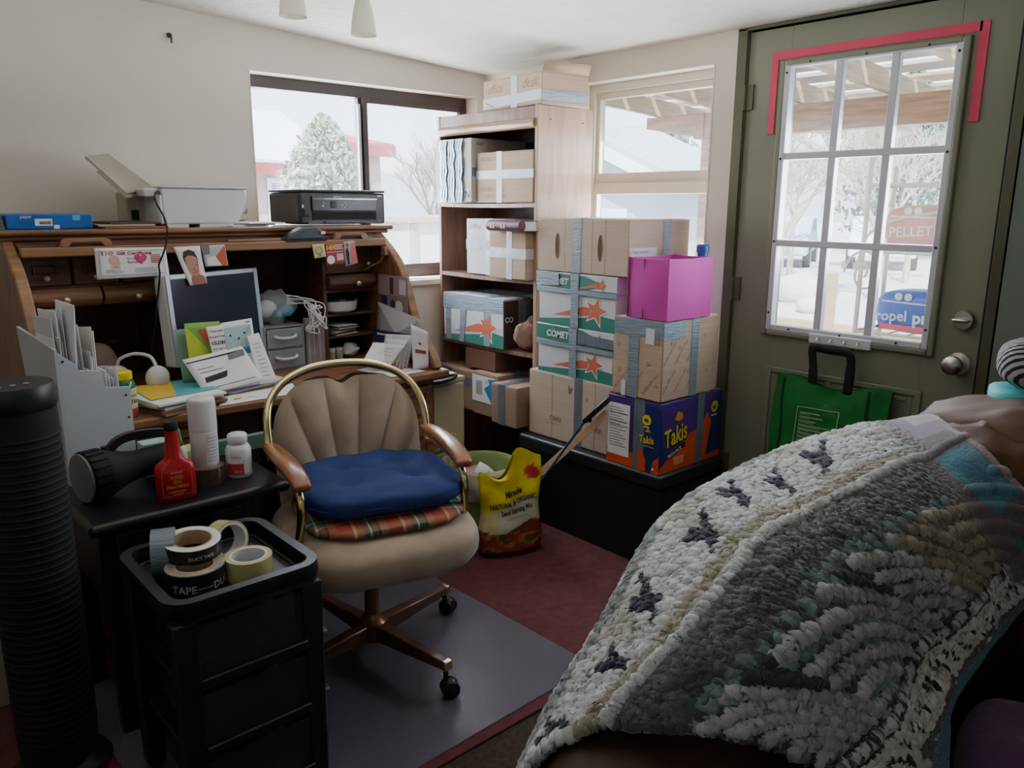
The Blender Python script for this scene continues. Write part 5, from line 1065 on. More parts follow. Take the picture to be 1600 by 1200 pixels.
# top of bookcase, turned a little
t, X, Y, Z = carton('open cardboard box marked office desk on top of the bookcase', -.33, -.07, -.80, -.37, 1.816, 1.948, M['card'], [('y', -.02, .045, 'wtape')], rz=R(-5))
printing(t, lambda mb: (text_into(mb, 'office', .055, (-X, .185, .075), FX, 0, shear=.3), text_into(mb, 'desk', .06, (-X, -.075, .075), FX, 0, shear=.3), mb.add([(-X - .002, Y, .008), (-X - .002, -Y, .020), (-X - .002, -Y, .060), (-X - .002, Y, .055)], [(0, 1, 2, 3)], 1), mb.add([(-X, -Y - .002, .012), (X, -Y - .002, .018), (X, -Y - .002, .060), (-X, -Y - .002, .056)], [(0, 1, 2, 3)], 2),
    mb.add([(-X - .003, Y - .02, .035), (-X - .003, Y - .09, .012), (-X - .003, Y - .092, .016), (-X - .003, Y - .02, .040)], [(0, 1, 2, 3)], 3)), [marker, wt, M['duct'], gink], 'writing_and_tape')
MB().add([(-X, -Y, Z), (X, -Y, Z), (X, -Y - .02, Z + .045), (-X, -Y - .02, Z + .03)], [(0, 1, 2, 3)]).build('raised_flap', M['card'], t, solid=.003)
# shelf 1
t, X, Y, Z = carton('pale box wrapped in stacked strips of silver tape sticking out of the top shelf', -.385, -.04, -.36, -.085, 1.4085, 1.70, mat('greywhite_carton', 'b7b5b2', .8), [('z', .14, .04, 'ductb')])
mb = MB(); rnd = random.Random(3)
for k in range(9):
    y0 = .09 - k * .020; pts = [(-X - .004 - .0015 * (k % 3) - .004 * sin(z * 3), y0 + .005 * sin(z * 2 + k), Z * z / 8) for z in range(9)]
    mb.add([(a, b + .013, c) for a, b, c in pts] + [(a - .004, b - .008, c) for a, b, c in pts], [(i, i + 1, 10 + i, 9 + i) for i in range(8)])
mb.build('tape_folds', M['duct'], t, smooth=False)
printing(t, lambda mb: (rect(mb, .0, .0, .045, .045, (-X, -Y + .055, .02), FX, 0), text_into(mb, 'N', .05, (-X - .001, -Y + .05, .022), FX, 1), text_into(mb, '=>', .035, (-X + .03, -Y, .255), FY, 1)), [M['paper2'], ink])
t, X, Y, Z = carton('brown box with a cross of white tape on the top shelf', -.36, -.06, -.752, -.366, 1.4085, 1.632, M['card'], [('y', .03, .038, 'wtape'), ('z', .125, .038, 'wtape')])
printing(t, lambda mb: (text_into(mb, 'PRINTER  OFFICE', .024, (-X, .165, .052), FX, 0, sx=.95), text_into(mb, 'OFFICE  SUPPLIES', .022, (-X, .12, .022), FX, 0, sx=.8), text_into(mb, 'BOOKS   DESK', .024, (-X, .16, .185), FX, 0)), [marker], 'writing')
# shelf 2
t, X, Y, Z = carton('white box with a grey tape band on the second shelf', -.345, -.05, -.61, -.27, 1.0735, 1.335, mat('white_carton', 'c2c2c6', .8), [('z', .14, .045, 'ductb'), ('y', -.0, .05, 'wtape')])
printing(t, lambda mb: (text_into(mb, 'Office', .035, (-X, .15, .215), FX, 0, shear=.4), text_into(mb, 'C', .04, (-X, -.05, .205), FX, 0, shear=.4)), [marker], 'writing')
t, X, Y, Z = carton('small brown box crossed with white tape in front of the white box', -.40, -.3462, -.752, -.505, 1.0735, 1.283, M['card'], [('y', -.015, .038, 'wtape'), ('z', .115, .045, 'wtape')])
t = tw('book', 'thick dark red bound book lying on the small brown box', 'book', (-.375, -.66, 1.286))
wb(MB().box(-.445, -.33, -.775, -.56, 1.2865, 1.290).box(-.445, -.33, -.775, -.56, 1.330, 1.334), 'cover', mat('maroon_cover', '4c2a34', .4), t, bevel=.001)
mb = MB(); mb.sweep([(-.445, -.775, 1.310), (-.445, -.56, 1.310)], [(.022 * cos(a), .024 * sin(a)) for a in [i * pi / 8 for i in range(16)]]); wb(mb, 'spine', mat('maroon_cover2', '5a3440', .35), t)
wb(MB().box(-.445, -.335, -.77, -.565, 1.290, 1.330), 'pages', M['paper2'], t)
mb = MB(); [mb.add([(-.4685, y - a, 1.300), (-.4685, y - a - .012, 1.300), (-.4685, y - a - .012, 1.322), (-.4685, y - a, 1.322)], [(0, 1, 2, 3)]) for y in (-.59, -.66) for a in (0, .018)]; wb(mb, 'spine_print', mat('gilt', '9c8064', .4, metal=.4), t)
# shelf 3: comet box
grn = mat('comet_green', '2f7a6c', .5); orn = mat('comet_orange', 'c96a4c', .5); wcl = mat('comet_white', 'c6c9ce', .5)
def star(cx, cy, r, rot=0, q=.42): return [(cx + (r if k % 2 == 0 else r * q) * cos(rot + pi / 2 + k * pi / 5), cy + (r if k % 2 == 0 else r * q) * sin(rot + pi / 2 + k * pi / 5)) for k in range(10)]
def comet_art(mb, X, Y, Z, lid, lidtext=True, body=True, W=None):
    o_ = (-X, Y, 0); W = 2 * Y
    if body:
        H = Z - lid
        flat(mb, [(.16 * W, 0), (W, 0), (W, .36 * H), (.78 * W, .42 * H), (.62 * W, .30 * H), (.0, .12 * H), (0, 0)], o_, FX, 0, .0010)
        c = (.76 * W, .52 * H); s_ = star(c[0], c[1], .40 * H, -.25)
        flat(mb, star(c[0], c[1] - .01 * H, .47 * H, -.25), o_, FX, 2, .0014)
        flat(mb, [(.20 * W, .28 * H), (.62 * W, .40 * H), (.64 * W, .60 * H), (.60 * W, .60 * H)], o_, FX, 1, .0018)
        flat(mb, [(.20 * W, .28 * H), (.68 * W, .38 * H), (.70 * W, .62 * H)], o_, FX, 1, .0019)
        flat(mb, s_, o_, FX, 1, .0020)
    return o_, W
def comet_box(label, x0, x1, y0, y1, z0, z1, tapes, lid=.07, word='COMET', wpos=.06, name='paper_box', lidgreen=True, ltape=True):
    t, X, Y, Z = carton(label, x0, x1, y0, y1, z0, z1 - .002, wcl, tapes, name=name)
    l_ = MB().box(-X - .005, X + .005, -Y - .006, Y + .006, Z - lid, Z + .003).build('lid', wcl, t, bevel=.003)
    mb = MB(); o_, W = comet_art(mb, X, Y, Z, lid)
    ol = (-X - .005, Y + .006, Z - lid); Wl = W + .012
    flat(mb, [(0, .012), (Wl * .62, .004), (Wl * .86, lid * .5), (Wl * .62, lid * .95), (0, lid)], ol, FX, 0, .0010)
    flat(mb, [(Wl * .55, .0), (Wl, .0), (Wl, lid * .16), (Wl * .7, lid * .14)], ol, FX, 0, .0012)
    s2 = star(Wl * .82, lid * .5, lid * .42, -.25); flat(mb, s2, ol, FX, 1, .0020); flat(mb, [(Wl * .50, lid * .14), (Wl * .78, lid * .35), (Wl * .78, lid * .62)], ol, FX, 1, .0019)
    text_into(mb, word, lid * .52, (-X - .005, Y + .006 - wpos, Z - lid * .64), FX, 2, bold=.03, lift=.0022, shear=.2)
    text_into(mb, 'PAPER PRODUCTS', lid * .10, (-X - .005, Y + .006 - wpos - .03, Z - lid * .84), FX, 1, lift=.0022)
    flat(mb, star(Wl * .24, lid * .80, lid * .14), ol, FX, 1, .0023)
    mb.build('printing', [grn, orn, M['paper']], t, smooth=False)
    mb = MB()
    for y, w in ((.0, .045),): mb.add([(-X - .0085, y + w / 2, -.0), (-X - .0085, y - w / 2, 0), (-X - .0085, y - w / 2 + .004, Z * .5), (-X - .009, y - w / 2, Z + .0045), (X, y - w / 2, Z + .0045), (X, y + w / 2, Z + .0045), (-X - .009, y + w / 2 + .004, Z + .0045), (-X - .0085, y + w / 2 - .002, Z * .5)], [(0, 1, 2, 7), (7, 2, 3, 6), (6, 3, 4, 5)])
    if ltape: mb.add([(-X - .0082, Y + .007, Z - lid - .012), (-X - .0082, .0, Z - lid - .014), (-X - .0082, .0, Z - lid + .020), (-X - .0082, Y + .007, Z - lid + .02)], [(0, 1, 2, 3)]) if 0 else mb.add([(-X - .0082, Y + .007, Z - lid - .012), (-X - .0082, -Y - .007, Z - lid - .014), (-X - .0082, -Y - .007, Z - lid + .006), (-X - .0082, Y + .007, Z - lid + .006)], [(0, 1, 2, 3)])
    mb.build('tape', M['duct'], t, smooth=False)
    return t, X, Y, Z
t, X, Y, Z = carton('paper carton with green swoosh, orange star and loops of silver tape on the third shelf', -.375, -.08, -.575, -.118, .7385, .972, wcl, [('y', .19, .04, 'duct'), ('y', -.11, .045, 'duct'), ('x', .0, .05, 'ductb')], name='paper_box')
mb = MB(); comet_art(mb, X, Y, Z, .06)
mb.add([(-X - .0025, Y, Z - .075), (-X - .0025, -Y, Z - .065), (-X - .0025, -Y, Z), (-X - .0025, Y, Z)], [(0, 1, 2, 3)], 3)
mb.add([(-X - .003, .10, 0), (-X - .003, .065, 0), (-X - .003, .045, Z - .07), (-X - .003, .09, Z - .07)], [(0, 1, 2, 3)], 3)
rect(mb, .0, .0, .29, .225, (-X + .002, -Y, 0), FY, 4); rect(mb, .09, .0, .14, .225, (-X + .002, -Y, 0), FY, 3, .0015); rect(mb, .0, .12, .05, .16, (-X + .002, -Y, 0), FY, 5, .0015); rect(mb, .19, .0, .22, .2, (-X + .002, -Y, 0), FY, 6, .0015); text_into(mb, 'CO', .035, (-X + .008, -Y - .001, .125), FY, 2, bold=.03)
mb.build('printing', [grn, orn, M['paper'], M['duct'], mat('shadow_brown', '4a3430', .7), ink, M['cardd']], t, smooth=False)  # brown sheet over the right side face, shade put into its colour
mb = MB(); mb.ell((0, 0, .075), (.10, .055, .075), 28, 18); mb.v = [tuple(c * (1 + .22 * mnoise.noise(Vector(v) * 22)) for c in v) for v in mb.v]
tag(mb.build('crumpled_bag', mat('pinkish_bag', '9c7a70', .6, var=.3, vs=20, bump=.4), loc=(-.28, -.675, .7385)), 'crumpled pinkish bag beside the star carton on the third shelf', 'bag')
# shelf 4
t, X, Y, Z = carton('long box with blue tape standing lowest left on the fourth shelf', -.39, -.05, -.38, -.083, .4035, .60, M['cardd'], [('z', .14, .045, 'ductb')])
t, X, Y, Z = carton('box with a torn white and blue shipping label on the fourth shelf', -.405, -.08, -.572, -.384, .4035, .612, M['cardd'], [('x', -.03, .06, 'ductb')])
printing(t, lambda mb: (rect(mb, .0, .065, .165, .195, (-X, Y, 0), FX, 0, .003), flat(mb, [(.185, .075), (.145, .068), (.12, .10), (.09, .135), (.13, .16), (.12, .185), (.188, .19)], (-X, Y, 0), FX, 1, .004), [rect(mb, .03 + .004 * k, .10, .0318 + .004 * k, .17, (-X, Y, 0), FX, 2, .0035) for k in range(12)], text_into(mb, 'XV', .03, (-X - .003, Y - .10, .16), FX, 2)), [M['paper'], mat('label_blue', '2f7ab4', .5), gink], 'shipping_label')
t, X, Y, Z = carton('small box with a grey tape band at the right end of the fourth shelf', -.45, -.12, -.752, -.577, .4035, .592, M['cardd'], [('y', .015, .045, 'ductb')])
t, X, Y, Z = carton('dark brown box lying on top of the long and labelled boxes', -.36, -.06, -.50, -.27, .614, .712, mat('brown_carton_dark', '6f4c3c', .85), [])
# papers on the bottom shelf
for i in range(3): tag(MB().box(-.20, .12, -.14, .14, 0, .012).build('newspaper', [M['paper2'], mat('newsprint', 'a8a69a', .8), M['paper']][i], loc=(-.395 if 0 else -.30, -.58 + .02 * i, .0685 + .0125 * i), rot=(0, 0, .02 * i)), ['newspaper at the bottom under the bookcase shelves', 'middle newspaper under the bookcase shelves', 'white newspaper on top of the low paper stack'][i], 'newspaper')

# ================================================================ CHEST AND BOX STACKS
c = tw('storage_ottoman', 'long black leatherette storage chest under the stacked boxes', 'chest', (-.25, -1.175, 0))
wb(MB().box(-.452, -.05, -1.572, -.785, .0, .33), 'chest_body', M['leatherblk'], c, bevel=.008, seg=3)
wb(MB().box(-.463, -.045, -1.580, -.780, .335, .397), 'chest_lid', M['leatherblk'], c, bevel=.014, seg=4)
wb(MB().box(-.455, -.047, -1.575, -.783, .329, .336), 'lid_seam', M['blackm'], c)
care, X, Y, Z = carton('wide plain box printed share and care resting on the black chest', -.415, -.06, -1.29, -.80, .398, .690, M['card2'], [('y', -.055, .045, 'ductb')], seams=(.1, -.15))
printing(care, lambda mb: (text_into(mb, 'CARE', .030, (-X, .115, .085), FX, 0, bold=.01), text_into(mb, 'SHARE', .030, (-X, -.10, .085), FX, 0, bold=.01), text_into(mb, 'feeding families', .008, (-X, .115, .07), FX, 0), flat(mb, [(.0, .0), (.012, .02), (.02, .035), (.005, .03), (-.006, .045), (-.01, .02)], (-X, -.005, .215), FX, 0), flat(mb, [(.0, .0), (.012, .012), (.004, .02)], (-X, -.10, .20), FX, 0)), [mat('box_print', '7c6450', .8)])
c1_, *_ = comet_box('lower star carton with a printed lid, on the wide plain box', -.405, -.095, -1.275, -.845, .691, .902, [], lid=.075)
c2_, *_ = comet_box('upper star carton with silver tape across its lid', -.408, -.10, -1.285, -.850, .905, 1.125, [], lid=.068, word='COMET', wpos=.06)
# tape over the upper lid word and lower lid end
mb = MB(); mb.add([(-.4185, -.842, 1.066), (-.4185, -.978, 1.072), (-.4190, -.974, 1.127), (-.4190, -.842, 1.128)], [(0, 1, 2, 3)]); o_ = mb.build('tape_patch', M['duct'], c2_, smooth=False); o_.location = -c2_.location
mb = MB(); mb.add([(-.4165, -1.09, .842), (-.4165, -1.283, .838), (-.4165, -1.283, .878), (-.4165, -1.09, .884)], [(0, 1, 2, 3)]); o_ = mb.build('tape_patch', M['ductb'], c1_, smooth=False); o_.location = -c1_.location
# handle box
t = thing('cardboard_box', 'large box with two oval hand holes on top of the star cartons', 'box', (-.22, -1.09, 1.1295))
X, Y, Z = .19, .25, .218
mb = MB(); mb.box(-X, X, -Y, Y, 0, Z - .002); mb.build('box_body', M['card2'], t, bevel=.003)
MB().box(-X + .002, X - .002, -Y + .002, -.001, Z - .002, Z).box(-X + .002, X - .002, .001, Y - .002, Z - .002, Z).build('top_flaps', M['card'], t)
for cy in (.133, -.105):
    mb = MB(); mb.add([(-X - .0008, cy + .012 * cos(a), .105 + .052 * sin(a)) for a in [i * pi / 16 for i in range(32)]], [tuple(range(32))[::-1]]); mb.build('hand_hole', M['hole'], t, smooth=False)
    mb = MB(); mb.tube([(-X - .0005, cy + .0125 * cos(a), .105 + .053 * sin(a)) for a in [i * pi / 16 for i in range(32)]], .0012, 5, closed=True); mb.build('hole_edge', M['card'], t)
mb = MB()
mb.add([(-X - .0015, .045, 0), (-X - .0015, -.002, 0), (-X - .0015, .0, Z * .5), (-X - .0015, -.004, Z + .0012), (X, -.004, Z + .0012), (X, .044, Z + .0012), (-X - .0015, .044, Z + .0012), (-X - .0015, .042, Z * .5)], [(0, 1, 2, 7), (7, 2, 3, 6), (6, 3, 4, 5)])
mb.build('tape', M['duct'], t, smooth=False); mb = MB()
mb.add([(.02, -Y - .0015, .0), (.065, -Y - .0015, .0), (.065, -Y - .0015, Z + .001), (.02, -Y - .0015, Z + .001)], [(0, 1, 2, 3)])
mb.build('tape', M['duct'], t, smooth=False)
printing(t, lambda mb: (rect(mb, .0, .02, .16, .09, (-X + .01, -Y, .02), FY, 0, .0008), text_into(mb, 'fragile contents', .016, (-X + .02, -Y - .0015, .09), FY, 1), [rect(mb, .012, .03 + .012 * k, .13 - .02 * k, .034 + .012 * k, (-X + .01, -Y, .02), FY, 1, .0014) for k in range(2)]), [M['paper2'], gink], 'paper_label')
printing(t, lambda mb: [mb.box(-X - .0006, -X, y - .0008, y + .0008, .0, Z - .002) for y in (.09, -.06, -.13)], [M['card']], 'creases')
# snack box
tk, X, Y, Z = carton('purple and orange snack carton with yellow lettering at the chest corner', -.452, -.055, -1.560, -1.298, .398, .678, mat('snack_purple', '4a2a7a', .4), [('y', -.03, .052, 'ductb'), ('x', .055, .045, 'ductb')], name='snack_box')
org = mat('snack_orange', 'cc4c22', .45); nav = mat('snack_navy', '1c2a66', .4); yel = mat('snack_yellow', 'd8c030', .4); blk = mat('snack_outline', '1a1030', .5)
def takis(mb):
    oL = (-X, Y, 0)                                     # left face (towards -X), u 0..2Y
    rect(mb, 0, 0, 2 * Y, .06, oL, FX, 1, .0008)
    rect(mb, .005, .035, .115, .245, oL, FX, 0, .0016); rect(mb, .148, .02, .156, .24, oL, FX, 0, .0012)
    for k in range(15): rect(mb, .012, .225 - .011 * k, .07 + .014 * (k * 7 % 3), .228 - .011 * k, oL, FX, 5, .0020)
    for z_ in (.205, .172, .155): rect(mb, .010, z_, .108, z_ + .0022, oL, FX, 4, .0022)
    flat(mb, [(.16, .0), (.262, .0), (.262, Z - .02), (.16, Z - .01), (.16, .10)], oL, FX, 2, .0010)
    flat(mb, [(.16, .0), (.20, .0), (.196, .05), (.178, .085), (.16, .085)], oL, FX, 1, .0014); flat(mb, [(.225, 0), (.262, 0), (.262, .07), (.235, .05)], oL, FX, 1, .0014)
    disc(mb, .198, .205, .021, oL, FX, 3, .0018); text_into(mb, '46', .022, (-X - .001, Y - .186, .197), FX, 4, bold=.03, lift=.0018)
    rect(mb, .185, .176, .212, .180, oL, FX, 0, .0018)
    for dx, dz, mm, b_, lf in ((.0015, -.0015, 4, .05, .0018), (0, 0, 3, .022, .0026)): text_into(mb, 'Takis', .042, (-X, Y - .165 - dx, .112 + dz), FX, mm, bold=b_, lift=lf, shear=.15, sx=.80, rot=R(4))
    rect(mb, .178, .098, .235, .108, oL, FX, 4, .0016); text_into(mb, 'VARIETY PACK', .0085, (-X, Y - .180, .1), FX, 0, lift=.0022)
    flat(mb, [(.19, .158), (.205, .175), (.222, .160)], oL, FX, 6, .0018); disc(mb, .235, .018, .005, oL, FX, 0, .002)
    oR = (-X, -Y, 0); W = 2 * X                         # right face (towards -Y)
    flat(mb, [(0, 0), (W, 0), (W, .10), (.30, .15), (.19, .135), (.04, .045), (0, .02)], oR, FY, 1, .0010)
    flat(mb, [(0, .02), (.04, .045), (.02, .12), (.0, .27)], oR, FY, 2, .0012)
    for dx, dz, mm, b_, lf in ((.003, -.004, 4, .06, .0016), (0, 0, 3, .02, .0026)): text_into(mb, 'Takis', .098, (-X + .028 + dx, -Y, .098 + dz), FY, mm, bold=b_, lift=lf, shear=.18, sx=.70, rot=R(10))
    flat(mb, [(.05, .070), (.16, .108), (.16, .085), (.055, .048)], oR, FY, 4, .0014); text_into(mb, 'FIESTA PACK', .021, (-X + .054, -Y, .054), FY, 0, bold=.01, lift=.002, rot=R(17), sx=.72)
    flat(mb, [(.085, .205), (.105, .235), (.135, .225), (.14, .20), (.11, .195)], oR, FY, 6, .0018)
    rect(mb, .09, .02, .155, .055, oR, FY, 7, .0016)
    flat(mb, [(.245, .0), (.34, .0), (.34, .14), (.30, .20), (.25, .14)], oR, FY, 1, .0012); flat(mb, [(.30, .02), (W, .03), (W, Z - .01), (.36, Z - .01), (.33, .16)], oR, FY, 2, .0018)
    disc(mb, .345, .215, .024, oR, FY, 3, .0024); text_into(mb, '46', .026, (-X + .330, -Y, .205), FY, 4, bold=.03, lift=.003)
    rect(mb, .325, .178, .365, .183, oR, FY, 0, .0024)
    oT = (-X, Y, Z); fT = ((0, -1, 0), (1, 0, 0))
    for (a, b) in ((.175, .06), (.235, .30)): disc(mb, a, b, .03, oT, fT, 3, .002, ry=.022); text_into(mb, '46', .026, (-X + b - .008, Y - a + .014, Z), fT, 4, bold=.03, lift=.003)
printing(tk, takis, [M['paper'], org, nav, yel, blk, M['greyink'], mat('snack_gold', 'c8882c', .4), mat('snack_pale', 'd88a60', .5)])
# middle box with printed tape
mt, X, Y, Z = carton('brown box with faint diagonal print and silver tape on the snack carton', -.455, -.105, -1.558, -1.322, .681, .985, M['card'], [('y', .02, .05, 'duct'), ('x', .02, .045, 'duct')])
def mid(mb):
    o_ = (-X, Y, 0); rect(mb, 0, .24, 2 * Y, Z, o_, FX, 1, .0016); rect(mb, .155, .215, .195, .275, o_, FX, 2, .0022); rect(mb, .045, .0, .065, .06, o_, FX, 2, .0022)
    for (u, v) in ((.02, .20), (.03, .10), (.17, .14), (.21, .06)):
        for r_, mm, lf in ((.007, 3, .0014), (.005, 0, .0017)): disc(mb, u, v, r_, o_, FX, mm, lf)
    text_into(mb, '||', .04, (-X, -Y + .035, .225), FX, 3, lift=.003)
    o2 = (-X, -Y, 0); rect(mb, 0, .235, .13, .30, o2, FY, 1, .0016)
    for k in range(6):
        text_into(mb, 'handle with care', .016, (-X + .01 + .07 * (k % 3), -Y, .03 + .11 * (k // 3)), FY, 3, lift=.0012, rot=R(50))
    for k in range(3): text_into(mb, 'handle with care', .016, (-X, Y - .01 - .07 * k, .02), FX, 3, lift=.0012, rot=R(50))
    for (u, v) in ((.05, .22), (.10, .20), (.26, .23), (.16, .10), (.28, .09), (.04, .08)):
        for r_, mm, lf in ((.007, 3, .0014), (.005, 0, .0017)): disc(mb, u, v, r_, o2, FY, mm, lf)
printing(mt, mid, [M['card'], M['duct'], M['paper2'], mat('faint_print', '8c6c50', .8)])
# magenta bin
t = tw('fabric_bin', 'magenta pink fabric cube bin on top of the printed brown box', 'bin', (-.31, -1.47, .988))
mg = mat('magenta_felt', 'c232a0', .75, var=.06, sheen=.2)
x0, x1, y0, y1, z0, z1 = -.452, -.182, -1.566, -1.380, .988, 1.213
def bw(o_, inn=0):
    pts = []
    for (a, b) in ((x0 + inn, y1 - inn), (x0 + inn, y0 + inn), (x1 - inn, y0 + inn), (x1 - inn, y1 - inn)): pts.append((a, b))
    return pts
mb = MB(); ou, inn = bw(0), bw(0, .006)
n8 = 8
for k in range(4):
    a, b = ou[k], ou[(k + 1) % 4]; c_, d_ = inn[k], inn[(k + 1) % 4]
    nx, ny = (b[1] - a[1]), -(b[0] - a[0]); L = math.hypot(nx, ny); nx, ny = -nx / L, -ny / L
    if (nx * (a[0] - (x0 + x1) / 2) + ny * (a[1] - (y0 + y1) / 2)) < 0: nx, ny = -nx, -ny
    mb.grid(lambda u, v: (a[0] + (b[0] - a[0]) * u + nx * .006 * sin(pi * u) * sin(pi * v), a[1] + (b[1] - a[1]) * u + ny * .006 * sin(pi * u) * sin(pi * v), z0 + (z1 - z0) * v - .004 * sin(pi * u) * v), 8, 6)
    mb.grid(lambda u, v: (c_[0] + (d_[0] - c_[0]) * u, c_[1] + (d_[1] - c_[1]) * u, z0 + .004 + (z1 - z0 - .004) * v - .004 * sin(pi * u) * v), 8, 6)
    mb.grid(lambda u, v: (a[0] + (b[0] - a[0]) * u + (c_[0] - a[0]) * v * (1 if 1 else 0) * (1 - u) + (d_[0] - b[0]) * v * u, a[1] + (b[1] - a[1]) * u + (c_[1] - a[1]) * v * (1 - u) + (d_[1] - b[1]) * v * u, z1 - .004 * sin(pi * u)), 8, 1)
wb(mb, 'bin_wall', mg, t, ang=40); wb(MB().box(x0 + .005, x1 - .005, y0 + .005, y1 - .005, z0, z0 + .004), 'bin_floor', mg, t)
wb(MB().box(x0 - .003, x0 + .001, -1.455, -1.452, z0, z1 - .004).box(x0 - .0045, x0, y1 - .004, y1, z0, z1), 'stitched_seam', mat('magenta_dark', '8c2076', .8), t)
tag(MB().lathe([(.022, 0), (.024, .2), (.02, .215), (.02, .235), (.024, .236), (.024, .262), (.018, .268)], 20).build('blue_bottle', mat('blue_plastic', '3c62b4', .3), loc=(-.148, -1.492, .988)), 'blue capped bottle poking up behind the magenta bin', 'bottle')
# sticks leaning on the chest
def stick(name, label, cat, a, b, w, h, m, parts=()):
    t = thing(name, label, cat, a); a = Vector(a); b = Vector(b); mb = MB(); mb.sweep([(0, 0, 0), tuple(b - a)], [(-w, -h), (w, -h), (w, h), (-w, h)], up=(1, 0, 0)); mb.build('shaft', m, t, bevel=.0008); return t
stick('yardstick', 'long pale wooden yardstick slanting in front of the black chest', 'yardstick', (-.505, -.70, .012), (-.474, -1.315, .600), .016, .0022, mat('pale_yardstick', 'cfa888', .55, var=.06))
t = thing('reacher_stick', 'thin blue stick with a black handle leaning across the yardstick', 'stick', (-.560, -.845, .012)); a = Vector(t.location)
b_ = Vector((-.500, -1.215, .545)); MB().cyl((0, 0, 0), tuple(b_ - a), .0055, n=10).build('shaft', mat('blue_shaft', '2c5a74', .35), t)
c_ = Vector((-.480, -1.33, .660)); mb = MB(); mb.sweep([tuple(b_ - a), tuple(b_.lerp(c_, .5) - a), tuple(c_ - a)], [(-.009, -.011), (.009, -.011), (.009, .011), (-.009, .011)], up=(1, 0, 0)); mb.build('handle', M['black'], t, bevel=.004)
MB().box(-.006, .006, -.004, .004, -.018, 0).build('trigger', M['black'], t, loc=tuple(b_.lerp(c_, .25) - a - Vector((0, 0, .006))))

# ================================================================ FILING CABINET, WASTE BIN, SOIL BAG
t = tw('filing_cabinet', 'cream two drawer filing cabinet between the desk and the bookcase', 'filing cabinet', (-.79, -.45, .0085))
wb(MB().box(-.925, -.645, -.62, -.20, .0085, .655), 'cabinet_body', M['cream'], t, bevel=.004)
wb(MB().box(-.928, -.642, -.625, -.195, .640, .660), 'cabinet_top', M['cream'], t, bevel=.004)
for a, b in ((.04, .33), (.345, .635)):
    dr = wb(MB().box(-.918, -.662, -.640, -.62, a, b), 'drawer', M['cream'], t, bevel=.005)
    MB().box(-.86, -.72, -.652, -.64, a + .03, a + .055).build('drawer_pull', mat('cream_pull', '9a957a', .4), dr, bevel=.003)
t = tw('cap', 'crumpled dark cap with a black brim lying on the filing cabinet', 'cap', (-.79, -.56, .661))
mb = MB(); mb.sweep(spline([(-.93, -.62, .672), (-.85, -.655, .672), (-.77, -.645, .674), (-.72, -.60, .678)]), [(-.045, -.004), (.045, -.004), (.045, .010), (-.045, .010)], up=(0, 0, 1)); wb(mb, 'brim', M['blackm'], t, bevel=.004)
mb = MB(); mb.ell((-.83, -.50, .690), (.08, .06, .03), 28, 16); mb.v = [(v[0], v[1], v[2] * 1 + .014 * mnoise.noise(Vector(v) * 30)) for v in mb.v]; wb(mb, 'crown', mat('navy_cap', '2a2e3a', .8, bump=.3, bs=40), t)
wb(MB().box(-.86, -.72, -.66, -.60, .684, .690), 'cap_label', M['paper2'], t, bevel=.002)
mb = MB(); mb.tube(spline([(-.95, -.50, .75), (-.87, -.53, .745), (-.80, -.55, .735), (-.74, -.57, .715), (-.69, -.59, .690)]), .022, 12, scl=[1 - .02 * i for i in range(33)])
tag(mb.build('umbrella', mat('dark_umbrella', '3c3c48', .6, var=.2, vs=20)), 'folded dark grey umbrella behind the cap on the cabinet', 'umbrella')
t = tw('waste_bin', 'round pale green waste bin with a plastic liner beside the soil bag', 'waste bin', (-.715, -.825, .0085))
cx, cy = -.715, -.825; gp = mat('sage_green_plastic', '8fa468', .45)
wb(MB().lathe([(.0, .0085), (.125, .0085), (.152, .30), (.156, .305), (.158, .325), (.152, .328), (.148, .325), (.146, .30), (.120, .014), (0, .014)], 40, c=(cx, cy, 0), cap=False), 'bin_body', gp, t, ang=50)
wb(MB().lathe([(.155, .285), (.162, .287), (.162, .296), (.155, .298)], 40, c=(cx, cy, 0), cap=False), 'bin_band', gp, t)
lin = mat('liner_film', 'c4c6b4', .35, alpha=.72, bump=.5, bs=25)
mb = MB(); N = 48
def liner_p(u, v):
    a = R(95) + u * R(200); w_ = mnoise.noise(Vector((cos(a) * 3, sin(a) * 3, v * 3)))
    if v < .5: r = .135 + .025 * (v / .5); z = .20 + .135 * (v / .5) + .015 * w_
    else: r = .160 + .012 * sin((v - .5) * 2 * pi) + .004; z = .335 - .13 * (v - .5) / .5 + .01 * w_
    r += .012 * w_; return (cx + r * cos(a), cy + r * sin(a), z)
mb.grid(liner_p, N, 14); wb(mb, 'bin_liner', lin, t, ang=180)
mb = MB(); mb.tube(spline([(-.80, -.72, .30), (-.80, -.705, .40), (-.785, -.70, .43), (-.765, -.70, .43), (-.752, -.705, .40), (-.75, -.72, .30)]), .0035, 8); wb(mb, 'wire_handle', M['cream'], t)
mb = MB(); mb.tube(spline([(-.83, -.905, .285), (-.80, -.935, .268), (-.74, -.957, .262), (-.70, -.958, .268), (-.665, -.952, .29)]), .0035, 8); wb(mb, 'bail_handle', M['nickel'], t)
for i, (x, y, z, r1, m_) in enumerate([(-.70, -.77, .25, (0.4, .3, 0), mat('pink_rubbish', 'd0a0a4', .7)), (-.655, -.80, .24, (.5, -.2, .6), M['paper']), (-.75, -.81, .24, (-.3, .4, 1.2), M['paper2'])]):
    mb = MB(); mb.grid(lambda u, v: ((u - .5) * .12, (v - .5) * .13, .02 * sin(5 * u + i) * cos(4 * v)), 8, 8)
    tag(mb.build('tissue', m_, loc=(x, y, z), rot=r1, solid=.002), ['pink tissue standing in the waste bin', 'white scrap at the right inside the waste bin', 'grey white scrap under the liner in the waste bin'][i], 'tissue')
